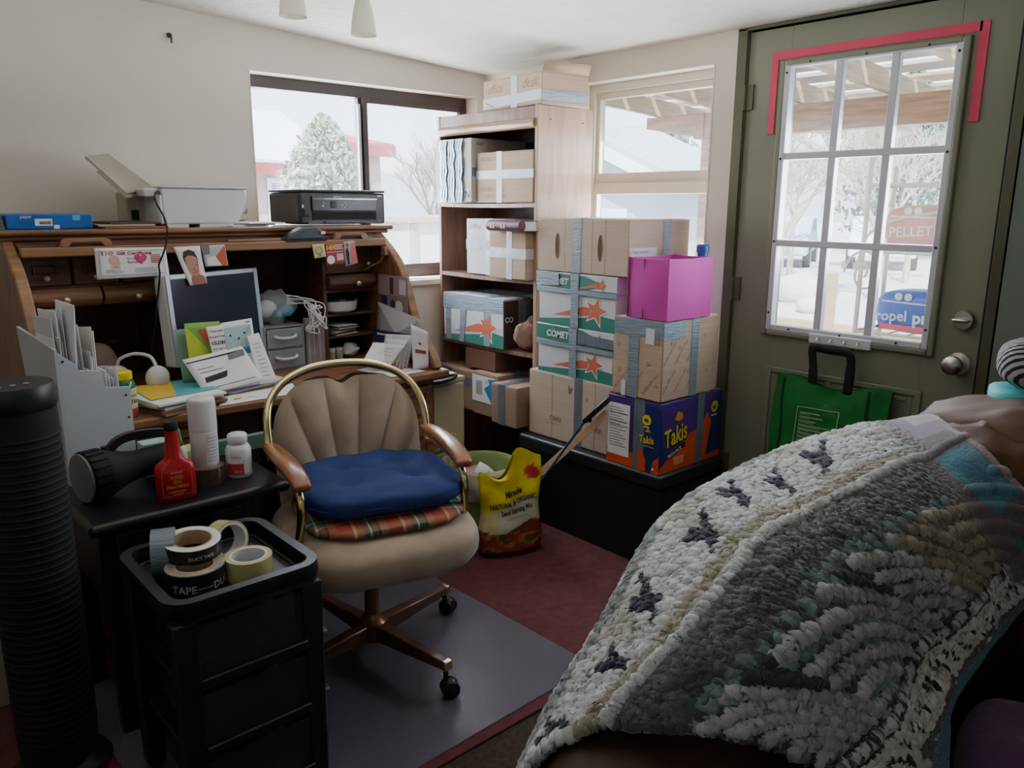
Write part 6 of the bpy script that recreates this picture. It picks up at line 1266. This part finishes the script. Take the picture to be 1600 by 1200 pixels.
# soil bag
t = thing('potting_soil_bag', 'yellow bag of seed starting soil standing against the green waste bin', 'bag', (-.752, -1.05, .009), R(-16))
sb = vcol_mat('printed_bag_film', .35, .35, 60)
mb = MB(); NU, NV = 60, 48
def bagp(u, v):
    a = 2 * pi * u; fl = v ** 1.5
    w = .134 * (1 - .05 * v) + .006 * sin(v * 9); dd = .062 * (1 - fl) + .010
    ca, sa = cos(a), sin(a); e_ = .75
    x = w * math.copysign(abs(ca) ** e_, ca); y = dd * math.copysign(abs(sa) ** e_, sa)
    nz = mnoise.noise(Vector((x * 16, y * 16, v * 5)))
    y += .012 * nz * (0.3 + v) + .022 * fl * sin(x * 30); x += .006 * nz
    z = .375 * v
    if v > .85: z += (v - .85) * (.35 * (x / .13) + .2 * sin(x * 34))
    if v < .05: x *= .93 + v * 1.4; y *= .9
    return (x, y, z)
mb.grid(bagp, NU, NV)
o = mb.build('bag_film', sb, t, ang=180)
cl = []
for j in range(NV + 1):
    for i in range(NU + 1):
        x, y, z = bagp(i / NU, j / NV); v = z / .375; n1 = mnoise.noise(Vector((x * 22, z * 22, 1))); n2 = mnoise.noise(Vector((x * 60, z * 60, 5)))
        if v > .62 - .9 * max(0, -x) * 1.2 + (.18 if abs(x) > .20 else 0) + .10 * (x / .13) ** 2 * 0 - .0: c_ = srgb('e0cf22')
        elif v > .33 + .05 * sin(x * 20): c_ = srgb('c9c48e') if x < -.08 else srgb('c2c4ac')
        else:
            c_ = srgb('7a3a26') if n1 < .05 else (srgb('a8683c') if n1 < .3 else srgb('4a4a24'))
            if v < .06: c_ = srgb('4a2a1c')
        if v > .80 and x > .06 and ((x - .095) / .025) ** 2 + ((v - .87) / .09) ** 2 < 1: c_ = srgb('c03038')
        k = 1 + .12 * n2; cl.append([min(1, q * k) for q in c_[:3]] + [1])
vcolor(o, cl)
def on_bag(mb2, s_, size, x, z, mm, bold=.02, sx=1, rot=0.):
    a = MB(); text_into(a, s_, size, (0, 0, 0), ((1, 0, 0), (0, 1, 0)), 0, bold=bold, lift=0, align='CENTER', sx=sx, rot=rot)
    out = []
    for v in a.v:
        X_, Z_ = x + v[0], z + v[1]; vv = min(1, max(0, Z_ / .375)); fl = vv ** 1.5; w = .134 * (1 - .05 * vv) + .006 * sin(vv * 9); dd = .062 * (1 - fl) + .010
        ca = max(-1, min(1, X_ / w)); ca = math.copysign(abs(ca) ** (1 / .75), ca); a_ = math.acos(ca); sa = -abs(sin(a_)); px = w * math.copysign(abs(ca) ** .75, ca); py = dd * math.copysign(abs(sa) ** .75, sa)
        nz = mnoise.noise(Vector((px * 16, py * 16, vv * 5))); py += .012 * nz * (.3 + vv) + .022 * fl * sin(px * 30)
        out.append((X_ + .006 * nz, py - .0022, Z_))
    mb2.add(out, a.f, mm)
mb = MB(); on_bag(mb, 'Miracle', .036, .0, .252, 0, .03, .8, R(6)); on_bag(mb, 'NATURAL & ORGANIC', .029, .0, .215, 0, .02, .70, R(6)); on_bag(mb, 'Seed Starting Mix', .029, .01, .182, 0, .02, .72, R(6)); on_bag(mb, 'for strong healthy roots', .010, .01, .160, 1, .0, 1, R(6))
mb.build('printing', [mat('bag_black_ink', '20201c', .5), mat('bag_green_ink', '3c5a30', .5)], t, smooth=False)

# ================================================================ GREEN BAG ON THE DOOR
t = thing('shopping_bag', 'green woven shopping bag hanging by black straps from the hook rail', 'bag', (-.035, -2.0, .385))
gb = mat('green_woven', '1f7a38', .38, var=.14, vs=10, bump=.3, bs=30)
mb = MB(); 
def gbp(u, v, s_): x = -.012 * s_ - s_ * (.022 * sin(pi * u) * (1 - .6 * v) + .006 * mnoise.noise(Vector((u * 6, v * 6, s_)))); return (x + .0, .215 - .43 * u + .01 * sin(v * 4), .39 * v - .012 * sin(pi * u) * v + (.012 * sin(u * 9) * v))
mb.grid(lambda u, v: gbp(u, v, 1), 30, 24); mb.grid(lambda u, v: gbp(1 - u, v, -.6), 30, 24)
mb.grid(lambda u, v: tuple(Vector(gbp(0, v, 1)).lerp(Vector(gbp(0, v, -.6)), u)), 2, 24); mb.grid(lambda u, v: tuple(Vector(gbp(1, v, -.6)).lerp(Vector(gbp(1, v, 1)), u)), 2, 24)
mb.grid(lambda u, v: tuple(Vector(gbp(1 - v, 0, 1)).lerp(Vector(gbp(1 - v, 0, -.6)), u)), 2, 24)
mb.build('bag_fabric', gb, t, ang=60)
def gsurf(y, z, e_=.003): u = (.215 - y) / .43; v = z / .39; p = gbp(u, v, 1); return (p[0] - e_, y, z)
for y in (.178, -.148):
    mb = MB(); mb.sweep([gsurf(y + .004 * sin(k), .385 * k / 10) for k in range(11)], [(-.004, -.001), (.004, -.001), (.004, .001), (-.004, .001)], up=(1, 0, 0)); mb.build('dark_seam', mat('dark_green_seam', '10391d', .6), t)
for s_ in (-1,):
    mb = MB(); pts = spline([(-.020, .062, .36), (-.022, .064, .44), (-.026, .070, .495), (-.030, .060, .514), (-.030, .0, .512), (-.030, -.060, .511), (-.026, -.074, .49), (-.022, -.074, .44), (-.020, -.070, .36)], 5)
    mb.sweep(pts, [(-.002, -.014), (.002, -.014), (.002, .014), (-.002, .014)], up=(0, 1, 0)) if 0 else None
    L = []
    for i, p in enumerate(pts):
        tt = (pts[min(i + 1, len(pts) - 1)] - pts[max(i - 1, 0)]).normalized(); n_ = Vector((1, 0, 0)); w_ = tt.cross(n_).normalized() * (.015 if 4 < i < 34 else .017); L += [tuple(p + w_), tuple(p - w_)]
    mb.add(L, [(2 * i, 2 * i + 1, 2 * i + 3, 2 * i + 2) for i in range(len(pts) - 1)]); mb.build('strap', M['blackm'], t, solid=.003, ang=180)
mb = MB(); dy = lambda k: 0
c0 = [(.106, .285), (-.052, .292), (-.040, .100), (.124, .082)]
def gl_(a, b, w=.0016):
    n = 6; pa = [gsurf(a[0] + (b[0] - a[0]) * i / n, a[1] + (b[1] - a[1]) * i / n) for i in range(n + 1)]
    dx, dz = b[0] - a[0], b[1] - a[1]; L = math.hypot(dx, dz); px, pz = -dz / L * w, dx / L * w
    mb.add([(p[0], p[1] + px, p[2] + pz) for p in pa] + [(p[0], p[1] - px, p[2] - pz) for p in pa], [(i, i + 1, n + 2 + i, n + 1 + i) for i in range(n)])
for a, b in zip(c0, c0[1:] + c0[:1]): gl_(a, b)
rnd = random.Random(4)
for k in range(11):
    z_ = .265 - .0155 * k; x0_ = .096 + .0012 * k; gl_((x0_, z_), (x0_ - rnd.uniform(.06, .13), z_ + .002), .0022)
    gl_((x0_, z_ - .006), (x0_ - rnd.uniform(.03, .10), z_ - .005), .0010)
mb.build('printed_panel', mat('pale_green_print', 'a8c0a0', .6), t, smooth=False)

# ================================================================ CEILING LAMP
t = tw('ceiling_spotlight', 'ceiling lamp with two frosted glass shades at the top edge', 'lamp', (-1.40, -.95, 2.12))
bar = M['nickel']; gsh = mat('frosted_glass', 'b8b8ac', .5, var=.04)
wb(MB().cyl((-1.62, -1.0, 2.085), (-1.25, -.92, 2.078), .012, n=12).cyl((-1.43, -.96, 2.085), (-1.43, -.96, 2.122), .05, n=24), 'lamp_bar', bar, t)
for (x, y, z, tl) in ((-1.575, -1.0, 1.94, .05), (-1.335, -1.0, 1.920, -.03)):
    s_ = thing('x', None, None); bpy.data.objects.remove(s_)
    wb(MB().lathe([(.041, 0), (.040, .004), (.036, .045), (.028, .085), (.020, .105), (.020, .107), (.024, .10), (.034, .045), (.038, .004)], 32, c=(x, y, z), cap=False), 'glass_shade', gsh, t, ang=60)
    wb(MB().lathe([(.022, .10), (.023, .105), (.023, .13), (.012, .15)], 20, c=(x, y, z)), 'lamp_holder', bar, t)
    wb(MB().lathe([(.010, .04), (.022, .06), (.012, .10)], 16, c=(x, y, z)), 'bulb', M['white'], t)
# ================================================================ SOFA
sofa = tw('loveseat', 'brown leather loveseat seen over its back, mostly hidden by the shaggy blanket', 'sofa', (-1.4, -2.8, 0))
tops = [(-2.25, .50, -2.79, .09), (-2.21, .64, -2.785, .12), (-2.10, .715, -2.755, .13), (-1.95, .765, -2.71, .165), (-1.80, .79, -2.69, .17), (-1.55, .81, -2.675, .175), (-1.2, .83, -2.67, .18), (-.85, .835, -2.69, .175), (-.70, .85, -2.70, .175), (-.50, .84, -2.70, .16), (-.44, .80, -2.70, .12)]
xs = spline([(a, b, 0) for a, b, c, d in tops], 5); cs2 = spline([(a, c, d) for a, b, c, d in tops], 5)
mb = MB(); n = 32; vs = []; fs = []
for p, q in zip(xs, cs2):
    for i in range(n):
        a = 2 * pi * i / n; e_ = .6; yy = q.y + q.z * math.copysign(abs(cos(a)) ** e_, cos(a)); zz = .10 + (p.y - .10) * (.5 + .5 * math.copysign(abs(sin(a)) ** e_, sin(a)))
        w_ = mnoise.noise(Vector((p.x * 4, yy * 6, zz * 5))); vs.append((p.x, yy + .008 * w_, zz + .008 * w_))
for j in range(len(xs) - 1):
    for i in range(n): k = (i + 1) % n; fs.append((j * n + i, j * n + k, (j + 1) * n + k, (j + 1) * n + i))
fs.append(tuple(range(n))); fs.append(tuple((len(xs) - 1) * n + i for i in range(n))[::-1])
mb.add(vs, fs); wb(mb, 'backrest', M['brownb'], sofa, ang=80)
mb = MB(); mb.tube([(-2.225, -2.787 + .115 * math.copysign(abs(cos(a)) ** .6, cos(a)), .10 + .53 * (.5 + .5 * math.copysign(abs(sin(a)) ** .6, sin(a)))) for a in [i * pi / 24 for i in range(48)]], .007, 6, closed=True); wb(mb, 'end_piping', M['browndk'], sofa)
wb(MB().box(-2.18, -.48, -3.42, -2.55, .06, .24), 'base', M['browndk'], sofa, bevel=.03, seg=3)
def plump(name, x0, x1, y0, y1, z0, z1, m, e_=.5, amp=.015, seed=0., sq=1.):
    mb = MB(); cx, cy, cz_ = (x0 + x1) / 2, (y0 + y1) / 2, (z0 + z1) / 2; mb.ell((0, 0, 0), ((x1 - x0) / 2, (y1 - y0) / 2, (z1 - z0) / 2), 48, 28, e=e_)
    mb.v = [tuple(Vector(v) + Vector((cx, cy, cz_)) + Vector(v).normalized() * amp * mnoise.noise(Vector(v) * 7 + Vector((seed, 0, 0))) + Vector(v).normalized() * amp * .4 * mnoise.noise(Vector(v) * 19 + Vector((seed, 5, 0)))) for v in mb.v]; return wb(mb, name, m, sofa, ang=80)
plump('seat_cushion', -2.10, -1.42, -3.42, -2.84, .22, .43, M['browndk'], .4)
plump('seat_cushion', -1.42, -.76, -3.42, -2.84, .22, .43, M['browndk'], .4, seed=3)
mb = MB(); plump('armrest', -.80, -.46, -3.45, -2.62, .10, .80, M['brownl'], .45, .012, 7)
plump('arm_pad', -.86, -.42, -3.46, -2.565, .70, .955, M['brownl'], .55, .03, 2)
plump('back_pillow', -1.02, -.66, -2.93, -2.56, .52, .915, M['brownl'], .6, .03, 11)
for x in (-2.1, -.55):
    for y in (-3.35, -2.62): wb(MB().cyl((x, y, 0), (x, y, .07), .02, .028, 12), 'foot', M['blackm'], sofa)
# purple cushion on the seat, green throw
mb = MB(); mb.ell((0, 0, 0), (.17, .13, .07), 36, 18, e=.7); mb.v = [(v[0], v[1], v[2] + .02 * mnoise.noise(Vector(v) * 14)) for v in mb.v]
tag(mb.build('purple_cushion', mat('purple_fleece', '6a3c70', .9, bump=.4, bs=50, sheen=.4), loc=(-1.34, -3.055, .455), rot=(0, 0, .3), ang=80), 'purple fleece cushion on the sofa seat at the bottom right corner', 'cushion')
t = thing('patterned_throw', 'black and white chevron throw folded on the far arm of the sofa', 'throw', (-.50, -2.80, .945), R(20))
ch_m = bpy.data.materials.new('chevron'); ch_m.use_nodes = True; nt = ch_m.node_tree; nn = nt.nodes; ll = nt.links; b = nn['Principled BSDF']; b.inputs['Roughness'].default_value = .95
tcx = nn.new('ShaderNodeTexCoord'); mpx = nn.new('ShaderNodeMapping'); mpx.inputs['Rotation'].default_value = (0, .75, 0); wv = nn.new('ShaderNodeTexWave'); wv.inputs['Scale'].default_value = 22; wv.wave_profile = 'TRI'; wv.inputs['Distortion'].default_value = 1.5
rx = nn.new('ShaderNodeValToRGB'); rx.color_ramp.elements[0].position = .42; rx.color_ramp.elements[0].color = srgb('1c1c20'); rx.color_ramp.elements[1].position = .5; rx.color_ramp.elements[1].color = srgb('a8a4a4')
ll.new(tcx.outputs['Object'], mpx.inputs[0]); ll.new(mpx.outputs[0], wv.inputs[0]); ll.new(wv.outputs['Fac'], rx.inputs[0]); ll.new(rx.outputs[0], b.inputs['Base Color'])
mb = MB(); mb.ell((0, 0, .075), (.11, .14, .07), 32, 18, e=.7); mb.v = [(v[0], v[1], v[2] + .02 * mnoise.noise(Vector(v) * 12)) for v in mb.v]; mb.build('throw_fabric', ch_m, t, ang=80)
mb = MB(); mb.ell((0, 0, 0), (.10, .15, .028), 32, 14, e=.6); mb.v = [(v[0], v[1], v[2] + .012 * mnoise.noise(Vector(v) * 20)) for v in mb.v]
tag(mb.build('aqua_cloth', mat('aqua_cloth', '3fb0b8', .6, bump=.3, bs=40), loc=(-.50, -2.80, .935), rot=(0, 0, R(20)), ang=80), 'aqua cloth under the chevron throw on the sofa arm', 'cloth')

# ================================================================ BLANKET
CP = np.array([
[(-2.15, -2.60, 0.06), (-2.15, -2.60, 0.36), (-2.135, -2.635, 0.575), (-2.09, -2.70, 0.70), (-2.025, -2.801, 0.765), (-1.961, -2.881, 0.745), (-1.843, -2.922, 0.66), (-1.668, -2.967, 0.5)],
[(-1.996, -2.535, 0.10), (-1.996, -2.545, 0.46), (-1.996, -2.604, 0.68), (-2.011, -2.717, 0.765), (-1.997, -2.817, 0.8), (-1.915, -2.875, 0.765), (-1.755, -2.915, 0.66), (-1.514, -2.936, 0.49)],
[(-1.844, -2.49, 0.14), (-1.844, -2.51, 0.53), (-1.844, -2.572, 0.75), (-1.918, -2.729, 0.82), (-1.912, -2.83, 0.83), (-1.806, -2.878, 0.77), (-1.636, -2.904, 0.66), (-1.409, -2.899, 0.52)],
[(-1.613, -2.43, 0.17), (-1.613, -2.435, 0.58), (-1.613, -2.485, 0.8), (-1.712, -2.675, 0.86), (-1.747, -2.805, 0.86), (-1.638, -2.856, 0.79), (-1.456, -2.873, 0.67), (-1.284, -2.877, 0.53)],
[(-1.426, -2.42, 0.18), (-1.426, -2.43, 0.60), (-1.426, -2.464, 0.82), (-1.572, -2.673, 0.87), (-1.632, -2.805, 0.87), (-1.516, -2.852, 0.8), (-1.326, -2.869, 0.68), (-1.125, -2.871, 0.55)],
[(-1.25, -2.42, 0.19), (-1.25, -2.43, 0.61), (-1.25, -2.461, 0.83), (-1.457, -2.688, 0.88), (-1.513, -2.811, 0.875), (-1.4, -2.855, 0.81), (-1.198, -2.871, 0.7), (-0.966, -2.872, 0.57)],
[(-0.965, -2.43, 0.20), (-0.965, -2.445, 0.62), (-0.965, -2.495, 0.84), (-1.206, -2.693, 0.885), (-1.315, -2.815, 0.875), (-1.244, -2.868, 0.81), (-1.084, -2.89, 0.71), (-0.881, -2.889, 0.6)],
[(-0.70, -2.47, 0.21), (-0.70, -2.50, 0.63), (-0.723, -2.576, 0.855), (-0.95, -2.729, 0.905), (-1.053, -2.82, 0.90), (-1.032, -2.885, 0.83), (-0.928, -2.92, 0.74), (-0.807, -2.93, 0.63)]])
def cr_w(t, n):
    x = np.clip(t, 0, 1) * (n - 1); i = np.minimum(x.astype(int), n - 2); f = x - i; W_ = np.zeros((len(t), n))
    w = [-.5 * f + f * f - .5 * f ** 3, 1 - 2.5 * f * f + 1.5 * f ** 3, .5 * f + 2 * f * f - 1.5 * f ** 3, -.5 * f * f + .5 * f ** 3]
    for k in range(4):
        j = i + k - 1; lo = j < 0; hi = j > n - 1
        for a in range(len(t)):
            if lo[a]: W_[a, 0] += 2 * w[k][a]; W_[a, 1] -= w[k][a]
            elif hi[a]: W_[a, n - 1] += 2 * w[k][a]; W_[a, n - 2] -= w[k][a]
            else: W_[a, j[a]] += w[k][a]
    return W_
NS, NT = 560, 480
sv = np.linspace(0, 1, NS); tv = np.linspace(0, 1, NT); WS = cr_w(sv, 8); WT = cr_w(tv, 8)
Pg = np.einsum('ai,bj,ijk->abk', WS, WT, CP)
S_, T_g = np.meshgrid(sv, tv, indexing='ij')
du = np.gradient(Pg, axis=0); dv = np.gradient(Pg, axis=1); Nn = np.cross(du, dv); Nn /= np.linalg.norm(Nn, axis=2, keepdims=True) + 1e-9
if Nn[NS // 2, NT // 2, 2] < 0: Nn = -Nn
A_ = S_ * 1.55; B_ = T_g * 1.30           # metres along / across
def nz2(a, b, sc, seed):
    rs = np.random.RandomState(seed); G_ = rs.rand(64, 64); x = (a * sc) % 64; y = (b * sc) % 64; i = x.astype(int); j = y.astype(int); fx = x - i; fy = y - j; fx = fx * fx * (3 - 2 * fx); fy = fy * fy * (3 - 2 * fy)
    g = lambda p, q: G_[p % 64, q % 64]; return (g(i, j) * (1 - fx) + g(i + 1, j) * fx) * (1 - fy) + (g(i, j + 1) * (1 - fx) + g(i + 1, j + 1) * fx) * fy
# tufts
def tufts(a, b, ca, cb, seed):
    rs = np.random.RandomState(seed); J = rs.rand(256, 256, 3); ia = np.floor(a / ca).astype(int); ib = np.floor(b / cb).astype(int); best = np.full(a.shape, 9.); idr = np.zeros(a.shape)
    for p in (-1, 0, 1):
        for q in (-1, 0, 1):
            i = ia + p; j = ib + q; r = J[i % 256, j % 256]; d_ = ((a / ca - (i + .15 + .7 * r[..., 0])) ** 2 + (b / cb - (j + .15 + .7 * r[..., 1])) ** 2); m_ = d_ < best; best = np.where(m_, d_, best); idr = np.where(m_, r[..., 2], idr)
    return best, idr
bd, tid = tufts(A_ + .016 * nz2(A_, B_, 20, 3), B_ + .016 * nz2(A_, B_, 16, 4), .0085, .016, 9)
smooth_zone = np.clip((T_g - .945) * 40, 0, 1); smooth_zone = smooth_zone + (1 - smooth_zone) * np.clip((S_ - (.885 - .10 * np.clip((T_g - .45) * 2, 0, 1))) * 22, 0, 1) * (T_g < .90)
pileh = .0105 * np.clip(1 - bd * 1.5, -.2, 1) * (.7 + .6 * tid) * (1 - .9 * smooth_zone)
wob = .012 * (nz2(A_, B_, 9, 1) - .5) + .006 * (nz2(A_, B_, 30, 2) - .5)
b0 = B_ + wob; a0 = A_ + wob
per = .40; ak = (np.floor(a0 / per) + .05) * per; da = a0 - ak; bc_ = 1.09
dist = np.sqrt((da * .95) ** 2 + ((bc_ - b0) * 1.0) ** 2); ang_ = np.arctan2(bc_ - b0, da + 1e-6)
arc = (dist / .058) % 1.0
hx = lambda c: np.array(srgb(c)[:3])
cream, grey, dk, nvy, teal_, taup, wht, turq, plum = map(hx, ('bcc2c6', '6f797b', '33383a', '1c1f36', '6f8688', '8f8a78', 'e2e2e0', '2f7f92', '5a5058'))
col_ = np.zeros((NS, NT, 3)); tb = T_g + wob * .8
def put(mask, c): 
    m_ = np.clip(mask, 0, 1)[..., None]; col_[:] = col_ * (1 - m_) + c * m_
put(np.ones_like(S_), cream)
put((nz2(A_, B_, 14, 6) > .72) * (tb < .46) * .5, taup)
put((tb > .44) * 1., taup * .8 + grey * .3); put((tb > .475) * (tb < .485) * 1., cream * .9); put((tb > .485) * 1., dk * .7 + grey * .45); put((tb > .53) * (nz2(A_, B_, 18, 8) > .5) * .6, dk); put((tb > .575) * (tb < .60) * (((a0 / .05) % 1) < .6) * 1., teal_)
core = (tb > .60) * (tb < .80)
put(core * 1., grey * .85); put(core * (arc < .40), cream * .72); put(core * (arc > .62) * (arc < .86), teal_ * .9); put(core * (ang_ > .9) * (arc > .40) * (arc < .62), dk * 1.2); put(core * ((dist > .40) + (dist < .07) > 0), dk * 1.1)
far_b = core * (S_ > .66); put(far_b * (arc >= .40), taup * .45); put(far_b * (arc < .40), taup)
put((tb > .80) * 1., dk * .9); put((tb > .817) * (tb < .829) * (((a0 / .028) % 1) < .72), cream); put((tb > .845) * 1., wht * .85)
fx_ = (a0 / .085) % 1; put((tb > .865) * (tb < .915) * (fx_ > .2) * (fx_ < .66) * (np.abs(tb - .89 - .018 * np.sin(fx_ * 16)) < .013), dk * .35)
put((tb > .925) * (nz2(A_, B_, 30, 12) > .35), plum); put((tb > .952) * 1., turq)
# navy arrow marks on the cream border
for k in range(9):
    ac = .06 + .185 * k; bc2 = .375 + .02 * (k % 2); u_ = (a0 - ac) / .055; w_ = (tb - bc2) / .040
    m1 = (np.abs(u_ - .5 * w_) < .42) & (np.abs(w_) < .8 - .5 * np.abs(u_)) | ((np.abs(u_ + .8 * w_ - .3) < .22) & (np.abs(w_) < .95)); put(m1 * (S_ < .86) * 1., nvy)
put((tb < .325) * (nz2(A_, B_, 12, 15) > .45) * .8, grey)
# smooth far end
sz = smooth_zone * (T_g < .94); put(sz * 1., plum * .95 + .05); put(sz * (T_g < .42), hx('8c8490')); put(sz * (tb > .50) * (tb < .68) * (S_ > .915) * (S_ < .985), hx('3f8298')); put(sz * (tb > .53) * (tb < .64) * (S_ > .93) * (S_ < .965) * (nz2(A_, B_, 20, 18) > .5), hx('2f6a90')); put(sz * (tb > .76) * (tb < .86) * (S_ > .90), hx('3c7a6c')); put(sz * (S_ > .988), hx('a08c8c'))
put(sz * (S_ > .945) * (np.abs(tb - .34) < .03), hx('b0a8ac'))
jit = (.62 + .62 * tid) * (1 - smooth_zone) + smooth_zone * (.92 + .16 * nz2(A_, B_, 40, 20)); col_ *= jit[..., None]
col_ *= (.9 + .2 * nz2(A_, B_, 5, 30))[..., None]
ridge_h = core * .006 * np.exp(-((arc - .2) / .16) ** 2) + .008 * np.exp(-((tb - .48) / .006) ** 2) + .008 * np.exp(-((tb - .823) / .006) ** 2)
fold = .012 * np.sin(A_ * 9 + B_ * 5) * np.clip(B_ - .2, 0, 1) * (T_g < .9)
Pd = Pg + Nn * (.016 + pileh + ridge_h + fold + .006 * (nz2(A_, B_, 10, 40) - .5))[..., None]
vs = Pd.reshape(-1, 3); ii = np.arange(NS * NT).reshape(NS, NT)
q = np.stack([ii[:-1, :-1], ii[1:, :-1], ii[1:, 1:], ii[:-1, 1:]], -1).reshape(-1, 4)
orig = np.array((-1.4, -2.62, .25)); me = bpy.data.meshes.new('blanket'); me.from_pydata((vs - orig).tolist(), [], q.tolist()); me.polygons.foreach_set('use_smooth', [True] * len(me.polygons)); me.materials.append(vcol_mat('shaggy_fleece', .95, .5, 260, sheen=.25))
bl = bpy.data.objects.new('blanket', me); C.objects.link(bl); bl.location = orig
q_ = bl.modifiers.new('s', 'SOLIDIFY'); q_.thickness = .012; q_.offset = -1
vcolor(bl, np.concatenate([np.clip(col_.reshape(-1, 3), 0, 1), np.ones((NS * NT, 1))], 1))
tag(bl, 'shaggy grey and cream patterned fleece blanket draped over the sofa back', 'blanket')
# ================================================================ CAMERA, LIGHT
yaw, pitch, roll = R(41.8), math.atan(280 / 1232.), R(.27)
fw = Vector((sin(yaw) * cos(pitch), cos(yaw) * cos(pitch), -sin(pitch))); rt = Vector((cos(yaw), -sin(yaw), 0)); up = rt.cross(fw)
rr = rt * cos(roll) + up * sin(roll); uu = up * cos(roll) - rt * sin(roll)
cd = bpy.data.cameras.new('camera'); cam = bpy.data.objects.new('camera', cd); C.objects.link(cam)
Mx = Matrix((rr, uu, -fw)).transposed().to_4x4(); Mx.translation = (-2.766, -3.312, 1.40); cam.matrix_world = Mx
cd.sensor_width = 36; cd.lens = 1232 / 1600 * 36; cd.clip_start = .05; cd.clip_end = 300
bpy.context.scene.camera = cam
W = bpy.data.worlds.new('sky'); bpy.context.scene.world = W; W.use_nodes = True
n = W.node_tree.nodes; l = W.node_tree.links; bg = n['Background']
tc = n.new('ShaderNodeTexCoord'); sp = n.new('ShaderNodeSeparateXYZ'); rp_ = n.new('ShaderNodeValToRGB')
l.new(tc.outputs['Generated'], sp.inputs[0]); l.new(sp.outputs['Z'], rp_.inputs['Fac']); l.new(rp_.outputs['Color'], bg.inputs['Color'])
e = rp_.color_ramp.elements; e[0].position = .0; e[0].color = (.80, .90, 1, 1); e[1].position = .6; e[1].color = (.42, .66, 1, 1)
bg.inputs['Strength'].default_value = SKY = 4.6
def lamp(kind, name, loc, rot, energy, col=(1, 1, 1), **k):
    L = bpy.data.lights.new(name, kind); L.energy = energy; L.color = col
    for a, b in k.items(): setattr(L, a, b)
    o = bpy.data.objects.new(name, L); C.objects.link(o); o.location = loc; o.rotation_euler = rot; return o
s = lamp('SUN', 'sun', (0, 0, 10), (0, 0, 0), 13, (1, .96, .9), angle=R(.6))
s.rotation_euler = Vector((.62, .45, -.9)).to_track_quat('-Z', 'Y').to_euler()
for nm, loc, dr, sx, sy in (('portal_slider', (-.664, .17, 1.49), (0, -1, 0), 1.2, .9), ('portal_hung', (.15, -1.03, 1.4), (-1, 0, 0), .72, 1.06), ('portal_door', (.06, -2.0, 1.42), (-1, 0, 0), .58, .94)):
    o = lamp('AREA', nm, loc, Vector(dr).to_track_quat('-Z', 'Z').to_euler(), 1, shape='RECTANGLE', size=sx, size_y=sy); o.data.cycles.is_portal = True
day = (.93, .97, 1)
lamp('AREA', 'slider_daylight', (-.664, .15, 1.49), Vector((-.25, -1, .02)).to_track_quat('-Z', 'Z').to_euler(), 42, day, shape='RECTANGLE', size=1.1, size_y=.8)
lamp('AREA', 'hung_daylight', (.135, -1.03, 1.42), Vector((-1, -.1, .02)).to_track_quat('-Z', 'Z').to_euler(), 26, day, shape='RECTANGLE', size=.6, size_y=.9)
lamp('AREA', 'door_daylight', (.05, -2.0, 1.42), Vector((-1, .1, .0)).to_track_quat('-Z', 'Z').to_euler(), 18, day, shape='RECTANGLE', size=.5, size_y=.85)
lamp('AREA', 'ceiling_fill', (-1.9, -1.5, 1.72), (pi, 0, 0), 20, (1, .97, .92), shape='RECTANGLE', size=2.6, size_y=1.5)  # added upward area lamp, unseen, brightens ceiling and upper walls
# added fill light, unseen, behind the camera up by the ceiling
lamp('AREA', 'rear_fill', (-3.6, -4.6, 2.05), Vector((.7, .9, -.25)).to_track_quat('-Z', 'Z').to_euler(), 3.5, (1, .95, .88), shape='RECTANGLE', size=1.2, size_y=.8)
vs = bpy.context.scene.view_settings; vs.view_transform = 'AgX'; vs.look = 'AgX - Base Contrast' if False else 'None'; vs.exposure = .22
cy = bpy.context.scene.cycles; cy.max_bounces = 10; cy.diffuse_bounces = 6; cy.transparent_max_bounces = 16; cy.use_denoising = True; cy.sample_clamp_indirect = 8
cy.caustics_reflective = False; cy.caustics_refractive = False
